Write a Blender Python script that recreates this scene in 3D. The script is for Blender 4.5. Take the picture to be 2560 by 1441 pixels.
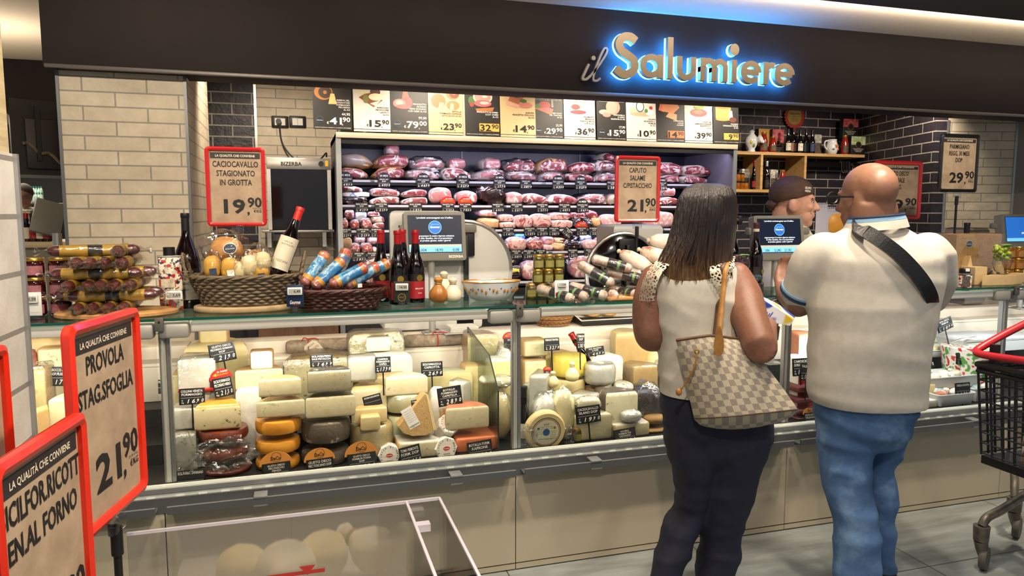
import bpy, bmesh, math, random
from mathutils import Vector, Matrix, noise
for o in list(bpy.data.objects): bpy.data.objects.remove(o)
SC = bpy.context.scene
COL = SC.collection
PI = math.pi
# ------------------------------------------------------------------ camera
FPX, PITCH, YAW, EYE = 1800.0, math.radians(5.87), math.radians(16.73), 1.55
cd = bpy.data.cameras.new('camera'); cam = bpy.data.objects.new('camera', cd); COL.objects.link(cam)
cd.sensor_fit = 'HORIZONTAL'; cd.sensor_width = 36; cd.lens = FPX/2560*36; cd.clip_start = .05; cd.clip_end = 60
cam.location = (0, 0, EYE); cam.rotation_euler = (PI/2-PITCH, 0, -YAW)
SC.camera = cam
SC.view_settings.view_transform = 'Standard'; SC.view_settings.look = 'None'
SC.view_settings.gamma = 1; SC.view_settings.use_curve_mapping = False
SC.view_settings.exposure = 0.22
# ------------------------------------------------------------------ world, shop lights and added fill lamps
w = bpy.data.worlds.new('World'); SC.world = w; w.use_nodes = True
w.node_tree.nodes['Background'].inputs[0].default_value = (.95, .97, 1, 1)
w.node_tree.nodes['Background'].inputs[1].default_value = .30
CY = SC.cycles
CY.max_bounces = 7; CY.diffuse_bounces = 2; CY.glossy_bounces = 3; CY.transmission_bounces = 4; CY.transparent_max_bounces = 24
CY.caustics_reflective = False; CY.caustics_refractive = False; CY.sample_clamp_indirect = 4; CY.sample_clamp_direct = 0
CY.use_adaptive_sampling = True; CY.adaptive_threshold = .02
def area(name, loc, aim, power, sx, sy, col, spread=180):
    l = bpy.data.lights.new(name, 'AREA'); l.shape = 'RECTANGLE'; l.size = sx; l.size_y = sy; l.energy = power; l.color = col
    l.spread = math.radians(spread)
    o = bpy.data.objects.new(name, l); COL.objects.link(o); o.location = loc
    o.rotation_euler = (Vector(aim)-Vector(loc)).to_track_quat('-Z', 'Y').to_euler(); return o
def spot(name, loc, aim, power, ang, col, r=.05, blend=.6):
    l = bpy.data.lights.new(name, 'SPOT'); l.energy = power; l.color = col; l.spot_size = math.radians(ang); l.spot_blend = blend; l.shadow_soft_size = r
    o = bpy.data.objects.new(name, l); COL.objects.link(o); o.location = loc
    o.rotation_euler = (Vector(aim)-Vector(loc)).to_track_quat('-Z', 'Y').to_euler(); return o
WARM = (1, .84, .65); COOL = (.97, .98, 1)
# ceiling spots over the shopper's aisle (out of the frame, above and behind the viewer); the last ones added to brighten woman, sign and pillar
for k, (x, y, ax, ay, az, p) in enumerate([(-.9, 1.9, -.8, 4., 1.2, 150), (.3, 2.1, .3, 3.1, 1.1, 110), (1.3, 2.1, 1.1, 3.1, 1.0, 110),
        (2.4, 2.25, 2.3, 3.1, 1.0, 110), (3.4, 2.2, 3.5, 3.2, 1., 110), (.2, .3, .3, 2.9, .4, 110), (1.9, 2.05, 1.9, 2.35, 0, 85), (3.2, 1.9, 3.2, 2.1, 0, 90), (1.25, 1.45, 1.45, 2.3, 1.1, 55), (2.2, .9, 2.0, 3.9, 2.45, 45), (.5, .8, -.48, 1.3, 1.35, 190)]):
    spot('aisle and added spot', (x, y, 2.69), (ax, ay, az), p, 82, WARM)
# service aisle lights behind the fascia
for x in (-.2, 1.0, 2.2, 3.4, 4.6): spot('service spot', (x, 4.45, 2.68), (x+.1, 5.3, 1.4), 75, 110, WARM)
area('aisle ambient', (1.5, .6, 2.70), (1.5, .9, 0), 42, 4.5, 1.6, (1, .95, .88))
area('far left ambient', (-3.2, 8.0, 2.66), (-3.2, 8.0, 0), 150, 2.5, 2.5, WARM)  # area lamp added to brighten the far left department
area('added ceiling uplight', (3.0, 3.40, 2.655), (3.0, 3.75, 2.80), 14, 8, .03, WARM); area('added far left uplight', (-2.2, 5.3, 2.30), (-2.2, 5.3, 2.8), 9, 1.4, .3, WARM)  # unseen uplights added to brighten the cream ceiling strip and far left ceiling
# cold light bars of the glass counter, under its top glass
for k in range(5): area('counter light bar', (-1.19+1.38*k, 2.945, 1.105), (-1.19+1.38*k, 3.28, .55), 6.8, 1.2, .03, (1, .93, .80) if k < 3 else (.93, .98, 1))
# lamps under the canopy and shelves of the wall fridge
for z, y, p in ((2.045, 5.16, 10), (1.757, 5.38, 3), (1.577, 5.35, 3), (1.395, 5.29, 3), (1.228, 5.22, 4)):
    area('fridge light', (1.85, y, z), (1.85, y+.22, z-.3), p, 3.0, .025, (.82, .78, 1))
# ------------------------------------------------------------------ picture <-> place
_f = Vector((math.sin(YAW)*math.cos(PITCH), math.cos(YAW)*math.cos(PITCH), -math.sin(PITCH)))
_r = Vector((math.cos(YAW), -math.sin(YAW), 0)); _u = _r.cross(_f); _c = Vector((0, 0, EYE))
def ray(x, y): return _f + _r*((x-1280)/FPX) - _u*((y-720.5)/FPX)
def at(x, y, Y): d = ray(x, y); return _c + d*(Y/d.y)
def atz(x, y, Z): d = ray(x, y); return _c + d*((Z-EYE)/d.z)
def atx(x, y, X): d = ray(x, y); return _c + d*(X/d.x)
def atd(x, y, D): return _c + ray(x, y)*D
def fit(x0, x1, y0, y1, Y, d=0.):
    """the box that, standing with its front at depth Y and d deep, spans this part of the view"""
    xm, ym = (x0+x1)/2, (y0+y1)/2
    a, b = at(x0, ym, Y+d*.3), at(x1, ym, Y+d*.3)
    z0 = at(xm, y1, Y).z; z1 = at(xm, y0, Y).z
    if z1 < 1.5 and d: z1 = max(at(xm, y0, Y+d*.8).z, z0+.25*(z1-z0))
    return (a.x+b.x)/2, z0, b.x-a.x, z1-z0
# ------------------------------------------------------------------ materials
def lin(h):
    if isinstance(h, (tuple, list)): return tuple(h)[:3]+(1,)
    h = h.lstrip('#'); v = [int(h[i:i+2], 16)/255 for i in (0, 2, 4)]
    return tuple(c/12.92 if c <= .04045 else ((c+.055)/1.055)**2.4 for c in v)+(1,)
_M = {}
class NT:
    def __init__(s, name):
        s.m = bpy.data.materials.new(name); s.m.use_nodes = True; s.t = s.m.node_tree; s.n = s.t.nodes; s.b = s.n['Principled BSDF']; s.out = s.n['Material Output']
    def N(s, t, **k):
        q = s.n.new(t)
        for a, b in k.items():
            if hasattr(q, a): setattr(q, a, b)
            else: q.inputs[a.replace('_', ' ')].default_value = b
        return q
    def L(s, a, b): s.t.links.new(a, b)
    def coord(s, rnd=True):
        c = s.N('ShaderNodeTexCoord'); o = c.outputs['Object']
        if rnd:
            i = s.N('ShaderNodeObjectInfo'); m = s.N('ShaderNodeVectorMath', operation='MULTIPLY'); m.inputs[1].default_value = (7, 13, 5); s.L(i.outputs['Random'], m.inputs[0])
            a = s.N('ShaderNodeVectorMath', operation='ADD'); s.L(o, a.inputs[0]); s.L(m.outputs[0], a.inputs[1]); o = a.outputs[0]
        return o
    def ramp(s, fac, stops):
        r = s.N('ShaderNodeValToRGB'); e = r.color_ramp.elements
        while len(e) < len(stops): e.new(.5)
        for q, (p, c) in zip(e, stops): q.position = p; q.color = lin(c)
        s.L(fac, r.inputs[0]); return r.outputs[0]
    def noise(s, vec, scale, detail=4, rough=.6, dist=0):
        n = s.N('ShaderNodeTexNoise', Scale=scale, Detail=detail, Roughness=rough, Distortion=dist); s.L(vec, n.inputs['Vector']); return n.outputs['Fac']
    def bump(s, h, st, d=.01):
        b = s.N('ShaderNodeBump', Strength=st, Distance=d); s.L(h, b.inputs['Height']); s.L(b.outputs[0], s.b.inputs['Normal']); return b.outputs[0]
def mat(name, c='#808080', rough=.5, metal=0, stops=None, scale=20, detail=4, dist=0, bump=0, bscale=80, bd=.004, spec=.5, coat=0, emit=0, alpha=1, sss=0, stretch=None):
    if name in _M: return _M[name]
    t = NT(name); b = t.b
    b.inputs['Base Color'].default_value = lin(c); b.inputs['Roughness'].default_value = rough; b.inputs['Metallic'].default_value = metal
    b.inputs['Specular IOR Level'].default_value = spec; b.inputs['Coat Weight'].default_value = coat; b.inputs['Coat Roughness'].default_value = .08
    if emit: b.inputs['Emission Color'].default_value = lin(c); b.inputs['Emission Strength'].default_value = emit
    if alpha < 1: b.inputs['Alpha'].default_value = alpha
    if stops or bump:
        v = t.coord()
        if stretch:
            mp = t.N('ShaderNodeVectorMath', operation='MULTIPLY'); mp.inputs[1].default_value = stretch; t.L(v, mp.inputs[0]); v = mp.outputs[0]
        if stops: t.L(t.ramp(t.noise(v, scale, detail, .62, dist), stops), b.inputs['Base Color'])
        if bump: t.bump(t.noise(v, bscale, 5), bump, bd)
    _M[name] = t.m; return t.m
def col(h, rough=.55, emit=0):
    return mat('colour %s %.2f %.2f' % (h, rough, emit), h, rough, emit=emit)
def film(name='clear film', tint='#ffffff', fac=.12, rough=.12, bump=.6, bscale=30):
    """thin clear plastic: mostly see-through, with gloss on its creases"""
    if name in _M: return _M[name]
    t = NT(name); t.n.remove(t.b); v = t.coord()
    tr = t.N('ShaderNodeBsdfTransparent'); tr.inputs[0].default_value = lin(tint)
    gl = t.N('ShaderNodeBsdfGlossy', Roughness=rough); lw = t.N('ShaderNodeLayerWeight', Blend=.25); mx = t.N('ShaderNodeMixShader')
    ma = t.N('ShaderNodeMath', operation='MULTIPLY_ADD'); ma.inputs[1].default_value = .6; ma.inputs[2].default_value = fac; ma.use_clamp = True
    bp = t.N('ShaderNodeBump', Strength=bump, Distance=.01); t.L(t.noise(v, bscale, 3), bp.inputs['Height']); t.L(bp.outputs[0], gl.inputs['Normal'])
    t.L(lw.outputs['Facing'], ma.inputs[0]); t.L(ma.outputs[0], mx.inputs[0]); t.L(tr.outputs[0], mx.inputs[1]); t.L(gl.outputs[0], mx.inputs[2]); t.L(mx.outputs[0], t.out.inputs[0])
    _M[name] = t.m; return t.m
def glass(name, tint='#f4fbf8', refl=.05):
    """a flat sheet of glass or acrylic"""
    if name in _M: return _M[name]
    t = NT(name); t.n.remove(t.b)
    tr = t.N('ShaderNodeBsdfTransparent'); tr.inputs[0].default_value = lin(tint); gl = t.N('ShaderNodeBsdfGlossy', Roughness=.02)
    fr = t.N('ShaderNodeLayerWeight', Blend=.12); ma = t.N('ShaderNodeMath', operation='MULTIPLY_ADD'); ma.inputs[1].default_value = .7; ma.inputs[2].default_value = refl; ma.use_clamp = True
    mx = t.N('ShaderNodeMixShader'); t.L(fr.outputs['Fresnel'], ma.inputs[0]); t.L(ma.outputs[0], mx.inputs[0]); t.L(tr.outputs[0], mx.inputs[1]); t.L(gl.outputs[0], mx.inputs[2]); t.L(mx.outputs[0], t.out.inputs[0])
    _M[name] = t.m; return t.m
def tiles(name, c1, c2, mortar, tw, th, axis, ms=.006, rough=.5, bump=.5, off=.5, ox=0, oz=0, squash=0):
    """wall tiles in running bond, on a wall along x, along y, or on the floor"""
    if name in _M: return _M[name]
    t = NT(name); c = t.N('ShaderNodeTexCoord'); sp = t.N('ShaderNodeSeparateXYZ'); t.L(c.outputs['Object'], sp.inputs[0]); cb = t.N('ShaderNodeCombineXYZ')
    a, b2 = {'x': (0, 2), 'y': (1, 2), 'z': (0, 1)}[axis]; t.L(sp.outputs[a], cb.inputs[0]); t.L(sp.outputs[b2], cb.inputs[1])
    ad = t.N('ShaderNodeVectorMath', operation='ADD'); ad.inputs[1].default_value = (ox, oz, 0); t.L(cb.outputs[0], ad.inputs[0])
    br = t.N('ShaderNodeTexBrick', offset=off, Scale=1.0); br.inputs['Mortar Size'].default_value = ms; br.inputs['Brick Width'].default_value = tw; br.inputs['Row Height'].default_value = th
    br.inputs['Mortar Smooth'].default_value = .1; br.inputs['Color1'].default_value = lin(c1); br.inputs['Color2'].default_value = lin(c2); br.inputs['Mortar'].default_value = lin(mortar); br.inputs['Bias'].default_value = 0
    t.L(ad.outputs[0], br.inputs['Vector'])
    nz = t.noise(c.outputs['Object'], 9, 5); mixc = t.N('ShaderNodeMix', data_type='RGBA', blend_type='MULTIPLY'); mixc.inputs[0].default_value = .55
    t.L(br.outputs['Color'], mixc.inputs[6]); t.L(t.ramp(nz, [(.3, '#c9c4bc'), (.7, '#ffffff')]), mixc.inputs[7]); t.L(mixc.outputs[2], t.b.inputs['Base Color'])
    inv = t.N('ShaderNodeMath', operation='MULTIPLY_ADD'); inv.inputs[1].default_value = -1; t.L(br.outputs['Fac'], inv.inputs[0]); t.L(t.noise(c.outputs['Object'], 25, 4), inv.inputs[2])
    t.bump(inv.outputs[0], bump, .01); t.b.inputs['Roughness'].default_value = rough
    _M[name] = t.m; return t.m
def checker(name, c1, c2, s, rough=.6):
    if name in _M: return _M[name]
    t = NT(name); c = t.N('ShaderNodeUVMap'); k = t.N('ShaderNodeTexChecker', Scale=s); k.inputs[1].default_value = lin(c1); k.inputs[2].default_value = lin(c2); t.L(c.outputs[0], k.inputs[0])
    nz = t.noise(t.coord(), 300, 2); mx = t.N('ShaderNodeMix', data_type='RGBA', blend_type='MULTIPLY'); mx.inputs[0].default_value = .5; t.L(k.outputs[0], mx.inputs[6]); t.L(t.ramp(nz, [(.3, '#c0bab0'), (.7, '#ffffff')]), mx.inputs[7])
    t.L(mx.outputs[2], t.b.inputs['Base Color']); t.b.inputs['Roughness'].default_value = rough; _M[name] = t.m; return t.m
# ------------------------------------------------------------------ mesh builder
_TX = {}
def glyphs(s, bold=0., shear=0.):
    """outline of a word as flat triangles, with its own width and cap height"""
    k = (s, bold, shear)
    if k not in _TX:
        c = bpy.data.curves.new('t', 'FONT'); c.body = s; c.size = 1; c.offset = bold; c.shear = shear; c.resolution_u = 2
        o = bpy.data.objects.new('t', c); COL.objects.link(o); bpy.context.view_layer.update()
        me = o.evaluated_get(bpy.context.evaluated_depsgraph_get()).to_mesh()
        vs = [v.co.copy() for v in me.vertices]; fs = [tuple(p.vertices) for p in me.polygons]
        bpy.data.objects.remove(o); bpy.data.curves.remove(c)
        x0 = min((v.x for v in vs), default=0); x1 = max((v.x for v in vs), default=1)
        _TX[k] = ([(v.x-x0, v.y) for v in vs], fs, max(x1-x0, .01))
    return _TX[k]
def frame(o, x, y):
    x = Vector(x).normalized(); z = x.cross(Vector(y)).normalized(); y = z.cross(x)
    m = Matrix((x, y, z)).transposed().to_4x4(); m.translation = Vector(o); return m
def rot(o=(0, 0, 0), rx=0, ry=0, rz=0): return Matrix.Translation(Vector(o)) @ Matrix.Rotation(rz, 4, 'Z') @ Matrix.Rotation(ry, 4, 'Y') @ Matrix.Rotation(rx, 4, 'X')
_RB = {}
class MB:
    def __init__(s): s.v, s.f, s.m, s.s = [], [], [], []
    def add(s, vs, fs, mi=0, smooth=False, T=None):
        n = len(s.v)
        for v in vs: s.v.append(tuple(T @ Vector(v)) if T is not None else tuple(v))
        for i, f in enumerate(fs):
            s.f.append(tuple(n+k for k in f)); s.m.append(mi[i] if isinstance(mi, list) else mi); s.s.append(smooth)
        return s
    def box(s, a, b, mi=0, T=None):
        (x0, y0, z0), (x1, y1, z1) = a, b
        return s.add([(x0,y0,z0),(x1,y0,z0),(x1,y1,z0),(x0,y1,z0),(x0,y0,z1),(x1,y0,z1),(x1,y1,z1),(x0,y1,z1)], [(0,3,2,1),(4,5,6,7),(0,1,5,4),(1,2,6,5),(2,3,7,6),(3,0,4,7)], mi, False, T)
    def rbox(s, a, b, r=.005, mi=0, T=None, seg=2):
        d = [abs(b[i]-a[i]) for i in range(3)]; r = min(r, min(d)*.49); k = tuple(round(q, 4) for q in d)+(round(r, 4), seg)
        if k not in _RB:
            bm = bmesh.new(); bmesh.ops.create_cube(bm, size=1); bmesh.ops.scale(bm, vec=d, verts=bm.verts); bmesh.ops.bevel(bm, geom=bm.edges[:], offset=r, segments=seg, profile=.5, affect='EDGES')
            _RB[k] = ([v.co.copy() for v in bm.verts], [tuple(v.index for v in f.verts) for f in bm.faces]); bm.free()
        c = Vector([(a[i]+b[i])/2 for i in range(3)]); vs, fs = _RB[k]
        return s.add([v+c for v in vs], fs, mi, True, T)
    def loft(s, rings, mi=0, cap=True, T=None, smooth=True, closed=True):
        n = len(rings[0]); vs = [p for r in rings for p in r]; fs = []
        for i in range(len(rings)-1):
            for j in range(n if closed else n-1):
                k = (j+1) % n; fs.append((i*n+j, i*n+k, (i+1)*n+k, (i+1)*n+j))
        if cap: fs.append(tuple(range(n-1, -1, -1))); fs.append(tuple((len(rings)-1)*n+j for j in range(n)))
        return s.add(vs, fs, mi, smooth, T)
    def lathe(s, prof, c=(0, 0, 0), n=20, mi=0, T=None, smooth=True, cap=True, sx=1, sy=1):
        c = Vector(c); return s.loft([[(c.x+r*sx*math.cos(2*PI*j/n), c.y+r*sy*math.sin(2*PI*j/n), c.z+z) for j in range(n)] for r, z in prof], mi, cap, T, smooth)
    def cyl(s, a, b, r, r2=None, n=12, mi=0, T=None, smooth=True):
        return s.tube([a, b], [r, r if r2 is None else r2], n, mi, T, smooth)
    def tube(s, path, r, n=8, mi=0, T=None, smooth=True, flat=1, closed=False):
        P = [Vector(p) for p in path]; R = r if isinstance(r, (list, tuple)) else [r]*len(P); rings = []; up = None
        for i, p in enumerate(P):
            t = (P[min(i+1, len(P)-1)]-P[max(i-1, 0)]).normalized()
            if closed: t = (P[(i+1) % len(P)]-P[i-1]).normalized()
            if up is None: up = Vector((0, 0, 1)) if abs(t.z) < .9 else Vector((0, 1, 0))
            b = t.cross(up).normalized(); up = b.cross(t).normalized()
            rings.append([p+(b*math.cos(2*PI*j/n)+up*flat*math.sin(2*PI*j/n))*R[i] for j in range(n)])
        if closed: rings.append(rings[0])
        return s.loft(rings, mi, not closed, T, smooth)
    def ell(s, c, r, mi=0, n=16, m=10, T=None, p=1., wob=0, ws=8, seed=0):
        """rounded solid, boxier with p<1, uneven with wob"""
        f = lambda q: math.copysign(abs(q)**p, q); rings = []
        for i in range(m+1):
            a = -PI/2+PI*i/m; ring = []
            for j in range(n):
                b = 2*PI*j/n; d = Vector((f(math.cos(a))*f(math.cos(b)), f(math.cos(a))*f(math.sin(b)), f(math.sin(a))))
                k = 1+wob*noise.noise(d*ws*.2+Vector((seed, seed*2.3, 0))) if wob else 1
                ring.append((c[0]+d.x*r[0]*k, c[1]+d.y*r[1]*k, c[2]+d.z*r[2]*k))
            rings.append(ring)
        return s.loft(rings, mi, False, T, True)
    def prism(s, poly, z0, z1, mi=0, T=None, smooth=False):
        n = len(poly); a = sum(poly[i][0]*poly[(i+1) % n][1]-poly[(i+1) % n][0]*poly[i][1] for i in range(n))
        if a < 0: poly = poly[::-1]
        return s.loft([[(x, y, z0) for x, y in poly], [(x, y, z1) for x, y in poly]], mi, True, T, smooth)
    def foot(s, poly, z0, z1, r=.006, mi=(0, 1), T=None, steps=3, bulge=0, front=-.75):
        """a cheese-like solid over an outline, with softened rims; the cut face towards -y gets mi[0]"""
        n = len(poly); cx = sum(p[0] for p in poly)/n; cy = sum(p[1] for p in poly)/n; ext = max(max(abs(p[0]-cx), abs(p[1]-cy)) for p in poly); rings = []
        lv = [(z0+r*(1-math.cos(PI/2*k/steps)), 1-(r/ext)*(1-math.sin(PI/2*k/steps))) for k in range(steps+1)]; lv += [(z0+z1-z, q) for z, q in lv[::-1]]
        for z, q in lv:
            q += bulge*(1-((z-(z0+z1)/2)/((z1-z0)/2))**2); rings.append([(cx+(x-cx)*q, cy+(y-cy)*q, z) for x, y in poly])
        k = len(s.f); s.loft(rings, mi[1], True, None, True)
        for i in range(k, len(s.f)):
            f = s.f[i]; a, b, c2 = (Vector(s.v[q]) for q in f[:3]); nn = (b-a).cross(c2-a)
            if nn.length and nn.normalized().y < front: s.m[i] = mi[0]
            if len(mi) > 2 and nn.length and nn.normalized().z > .9: s.m[i] = mi[2]
        if T is not None:
            base = min(min(f) for f in s.f[k:])
            for i in range(base, len(s.v)): s.v[i] = tuple(T @ Vector(s.v[i]))
        return s
    def ribbon(s, path, wd, z0, z1, mi=0, T=None, closed=False):
        P = [Vector((p[0], p[1])) for p in path]; n = len(P); A = []; B = []; W = wd if isinstance(wd, (list, tuple)) else [wd]*n
        for i in range(n):
            t = (P[(i+1) % n]-P[i-1]) if closed else P[min(i+1, n-1)]-P[max(i-1, 0)]
            t.normalize(); nn = Vector((-t.y, t.x))*W[i]/2; A.append(P[i]+nn); B.append(P[i]-nn)
        rings = [[(a.x, a.y, z1), (b.x, b.y, z1), (b.x, b.y, z0), (a.x, a.y, z0)] for a, b in zip(A, B)]
        if closed: rings.append(rings[0])
        return s.loft(rings, mi, not closed, T, False)
    def text(s, t, T, x, y, h, w=None, al='c', mi=0, bold=.012, dz=.0006, shear=0, maxw=None):
        """lettering with cap height h, squeezed to width w, in the plane of T"""
        vs, fs, W = glyphs(t, bold, shear); k = h/.70; kx = w/W if w else k
        if maxw and kx*W > maxw: kx = maxw/W
        ox = x-{'c': .5, 'l': 0, 'r': 1}[al]*kx*W
        return s.add([(ox+a*kx, y+b*k, dz) for a, b in vs], fs, mi, False, T)
    def disc(s, T, x, y, rx, ry=None, z=.0004, mi=0, n=24, a0=0, a1=2*PI):
        ry = ry or rx; vs = [(x+rx*math.cos(a0+(a1-a0)*i/n), y+ry*math.sin(a0+(a1-a0)*i/n), z) for i in range(n+(a1-a0 < 6.2))]
        return s.add(vs, [tuple(range(len(vs)))], mi, False, T)
    def poly(s, T, pts, z=.0004, mi=0):
        n = len(pts); a = sum(pts[i][0]*pts[(i+1) % n][1]-pts[(i+1) % n][0]*pts[i][1] for i in range(n))
        return s.add([(x, y, z) for x, y in (pts if a > 0 else pts[::-1])], [tuple(range(n))], mi, False, T)
    def rect(s, T, x0, y0, x1, y1, z=.0004, mi=0): return s.poly(T, [(x0, y0), (x1, y0), (x1, y1), (x0, y1)], z, mi)
    def build(s, name, mats, parent=None, loc=(0, 0, 0), rz=0, autosm=True):
        me = bpy.data.meshes.new(name); me.from_pydata(s.v, [], s.f)
        mats = mats if isinstance(mats, (list, tuple)) else [mats]
        for m in mats: me.materials.append(m)
        me.polygons.foreach_set('material_index', [min(i, len(mats)-1) for i in s.m]); me.polygons.foreach_set('use_smooth', s.s); me.update()
        if autosm and any(s.s): me.set_sharp_from_angle(angle=math.radians(42))
        o = bpy.data.objects.new(name, me); COL.objects.link(o); o.location = loc; o.rotation_euler = (0, 0, rz)
        if parent: o.parent = parent
        return o
def tag(o, label=None, cat=None, group=None, kind=None):
    if label: o['label'] = label
    if cat: o['category'] = cat
    if group: o['group'] = group
    if kind: o['kind'] = kind
    return o
def thing(name, label, cat, loc=(0, 0, 0), rz=0, group=None, rot3=None):
    o = bpy.data.objects.new(name, None); COL.objects.link(o); o.location = loc; o.rotation_euler = rot3 or (0, 0, rz); o.empty_display_size = .05
    return tag(o, label, cat, group)
def struct(name, mb, m, label=None): return tag(mb.build(name, m), label, None, None, 'structure')
def dup(root, loc=None, rz=None, label=None, group=None):
    r = root.copy(); COL.objects.link(r)
    if loc is not None: r.location = loc
    if rz is not None: r.rotation_euler = (0, 0, rz)
    tag(r, label, None, group)
    for ch in list(root.children):
        c = ch.copy(); COL.objects.link(c); c.parent = r
        for g in list(ch.children):
            d = g.copy(); COL.objects.link(d); d.parent = c
    return r
def remesh(mb, vox=.01, it=6, fac=.5):
    """weld overlapping closed shapes into one skin and soften it; gives a new builder"""
    o = mb.build('tmp', [col('#888888')], autosm=False); q = o.modifiers.new('r', 'REMESH'); q.mode = 'VOXEL'; q.voxel_size = vox; q.adaptivity = 0
    q = o.modifiers.new('s', 'SMOOTH'); q.factor = fac; q.iterations = it
    bpy.context.view_layer.update(); me = o.evaluated_get(bpy.context.evaluated_depsgraph_get()).to_mesh()
    r = MB(); r.add([v.co.copy() for v in me.vertices], [tuple(p.vertices) for p in me.polygons], 0, True)
    bpy.data.objects.remove(o); return r
def bez(pts, n=6):
    """smooth curve through points"""
    P = [Vector(p) for p in pts]; out = []
    for i in range(len(P)-1):
        a, b, c, d = P[max(i-1, 0)], P[i], P[i+1], P[min(i+2, len(P)-1)]
        for k in range(n):
            t = k/n; out.append(.5*((2*b)+(c-a)*t+(2*a-5*b+4*c-d)*t*t+(3*b-a-3*c+d)*t**3))
    out.append(P[-1]); return out
def arc(cx, cy, r, a0, a1, n=14, ry=None): return [(cx+r*math.cos(math.radians(a0+(a1-a0)*i/n)), cy+(ry or r)*math.sin(math.radians(a0+(a1-a0)*i/n))) for i in range(n+1)]
rnd = random.Random(7)
YB = 2.873          # front of the counter's base
ZT = 1.168          # top of the counter's glass shelf
ORD = ['first', 'second', 'third', 'fourth', 'fifth', 'sixth', 'seventh', 'eighth', 'ninth', 'tenth', 'eleventh', 'twelfth', 'thirteenth', 'fourteenth', 'fifteenth', 'sixteenth', 'seventeenth', 'eighteenth', 'nineteenth', 'twentieth']
# ================================================================== the setting
M_FASCIA = mat('dark brown painted fascia', '#2a2423', .7, stops=[(.3, '#282221'), (.7, '#2d2725')], scale=3, spec=.2)
M_CEIL = mat('cream ceiling paint', '#eadcc6', .85)
M_DARKC = mat('dark grey ceiling panel', '#4a443f', .8)
M_WT_X = tiles('cream wall tile front', '#e4d8c0', '#dccfb5', '#a09a8e', .285, .0705, 'x', .004, .55, .35, ox=.11, oz=.045)
M_WT_Y = tiles('cream wall tile side', '#ddd0b6', '#d3c5aa', '#a09a8e', .285, .0705, 'y', .004, .55, .35, oz=.045)
M_BT_X = tiles('charcoal wall tile front', '#26222a', '#2e2a32', '#a6a099', .285, .082, 'x', .005, .45, .6)
M_BT_Y = tiles('charcoal wall tile side', '#26222a', '#2e2a32', '#a6a099', .285, .082, 'y', .005, .45, .6)
M_ALU = mat('brushed aluminium', '#a5a8aa', .42, .75)
M_ALUD = mat('dark aluminium', '#6f7275', .45, .7)
M_STEEL = mat('stainless steel', '#b4b0aa', .33, .9, bump=.05, bscale=300, stretch=(1, 1, 40))
M_BLACK = mat('black plastic', '#0d0d0e', .45)
M_WHITE = mat('white plastic', '#e9e6df', .4)
# floor
def floor_mat():
    t = NT('floor tile'); c = t.N('ShaderNodeTexCoord'); br = t.N('ShaderNodeTexBrick', offset=0., Scale=1.0)
    for k, v in (('Mortar Size', .003), ('Brick Width', .9), ('Row Height', .9), ('Bias', 0.)): br.inputs[k].default_value = v
    br.inputs['Color1'].default_value = lin('#98a0a0'); br.inputs['Color2'].default_value = lin('#919999'); br.inputs['Mortar'].default_value = lin('#4a4640')
    mp = t.N('ShaderNodeMapping'); mp.inputs['Location'].default_value = (.06, .32, 0); t.L(c.outputs['Object'], mp.inputs[0]); t.L(mp.outputs[0], br.inputs['Vector'])
    st = t.N('ShaderNodeVectorMath', operation='MULTIPLY'); st.inputs[1].default_value = (1.2, 7, 1); t.L(c.outputs['Object'], st.inputs[0])
    mx = t.N('ShaderNodeMix', data_type='RGBA', blend_type='MULTIPLY'); mx.inputs[0].default_value = .8
    t.L(br.outputs['Color'], mx.inputs[6]); t.L(t.ramp(t.noise(st.outputs[0], 2.2, 6), [(.3, '#b9b3aa'), (.7, '#ffffff')]), mx.inputs[7]); t.L(mx.outputs[2], t.b.inputs['Base Color'])
    t.b.inputs['Roughness'].default_value = .38; return t.m
m = MB(); m.box((-6, -2.5, -.05), (9, 14, 0)); struct('floor', m, floor_mat())
m = MB(); m.box((-6, 3.38, 2.71), (9, 14, 2.76)); struct('ceiling', m, M_CEIL)
m = MB(); m.box((-6, -2.5, 2.70), (9, 3.38, 2.76)); struct('ceiling_front', m, M_DARKC)
# fascia over the counter
m = MB(); m.rbox((-1.096, 3.90, 2.235), (8.2, 4.14, 2.715), .004, 0); m.rbox((-1.09, 3.897, 2.228), (8.2, 3.915, 2.246), .003, 1)
struct('wall_fascia', m, [M_FASCIA, mat('fascia trim', '#6b6560', .4, .3)])
# cream tiled column on the left, with metal corner strips
m = MB(); m.box((-1.07, 4.0, 0), (-.50, 4.96, 2.71)); k = len(m.f); m.m = [1 if i in (3, 5) else 0 for i in range(k)]
for x in (-1.074, -.512): m.box((x, 3.994, 0), (x+.014, 4.008, 2.24), 2)
struct('wall_column', m, [M_WT_X, M_WT_Y, M_ALUD])
# back walls
m = MB(); m.box((-.62, 5.90, 0), (-.26, 6.0, 2.71)); struct('wall_back_charcoal', m, M_BT_X)
m = MB(); m.box((-.26, 5.85, 0), (.34, 6.0, 2.71), 0); m.box((-.268, 5.84, 0), (-.25, 5.852, 2.71), 1); struct('wall_back_cream', m, [M_WT_X, M_STEEL])
m = MB(); m.box((3.3, 5.9, 0), (5.5, 6.0, 2.71)); struct('wall_back', m, M_BT_X)
def skew(x0, y0, x1, y1, z0, z1, th, ms, name, extra=None):
    d = Vector((x1-x0, y1-y0, 0)); L = d.length; o = MB(); o.box((0, 0, z0), (L, th, z1))
    if extra: extra(o, L)
    q = o.build(name, ms); q.location = (x0, y0, 0); q.rotation_euler = (0, 0, math.atan2(d.y, d.x)); tag(q, kind='structure'); return q
skew(5.40, 5.9, 5.05, 4.63, 0, 2.71, -.1, [M_BT_X], 'wall_right')
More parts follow.
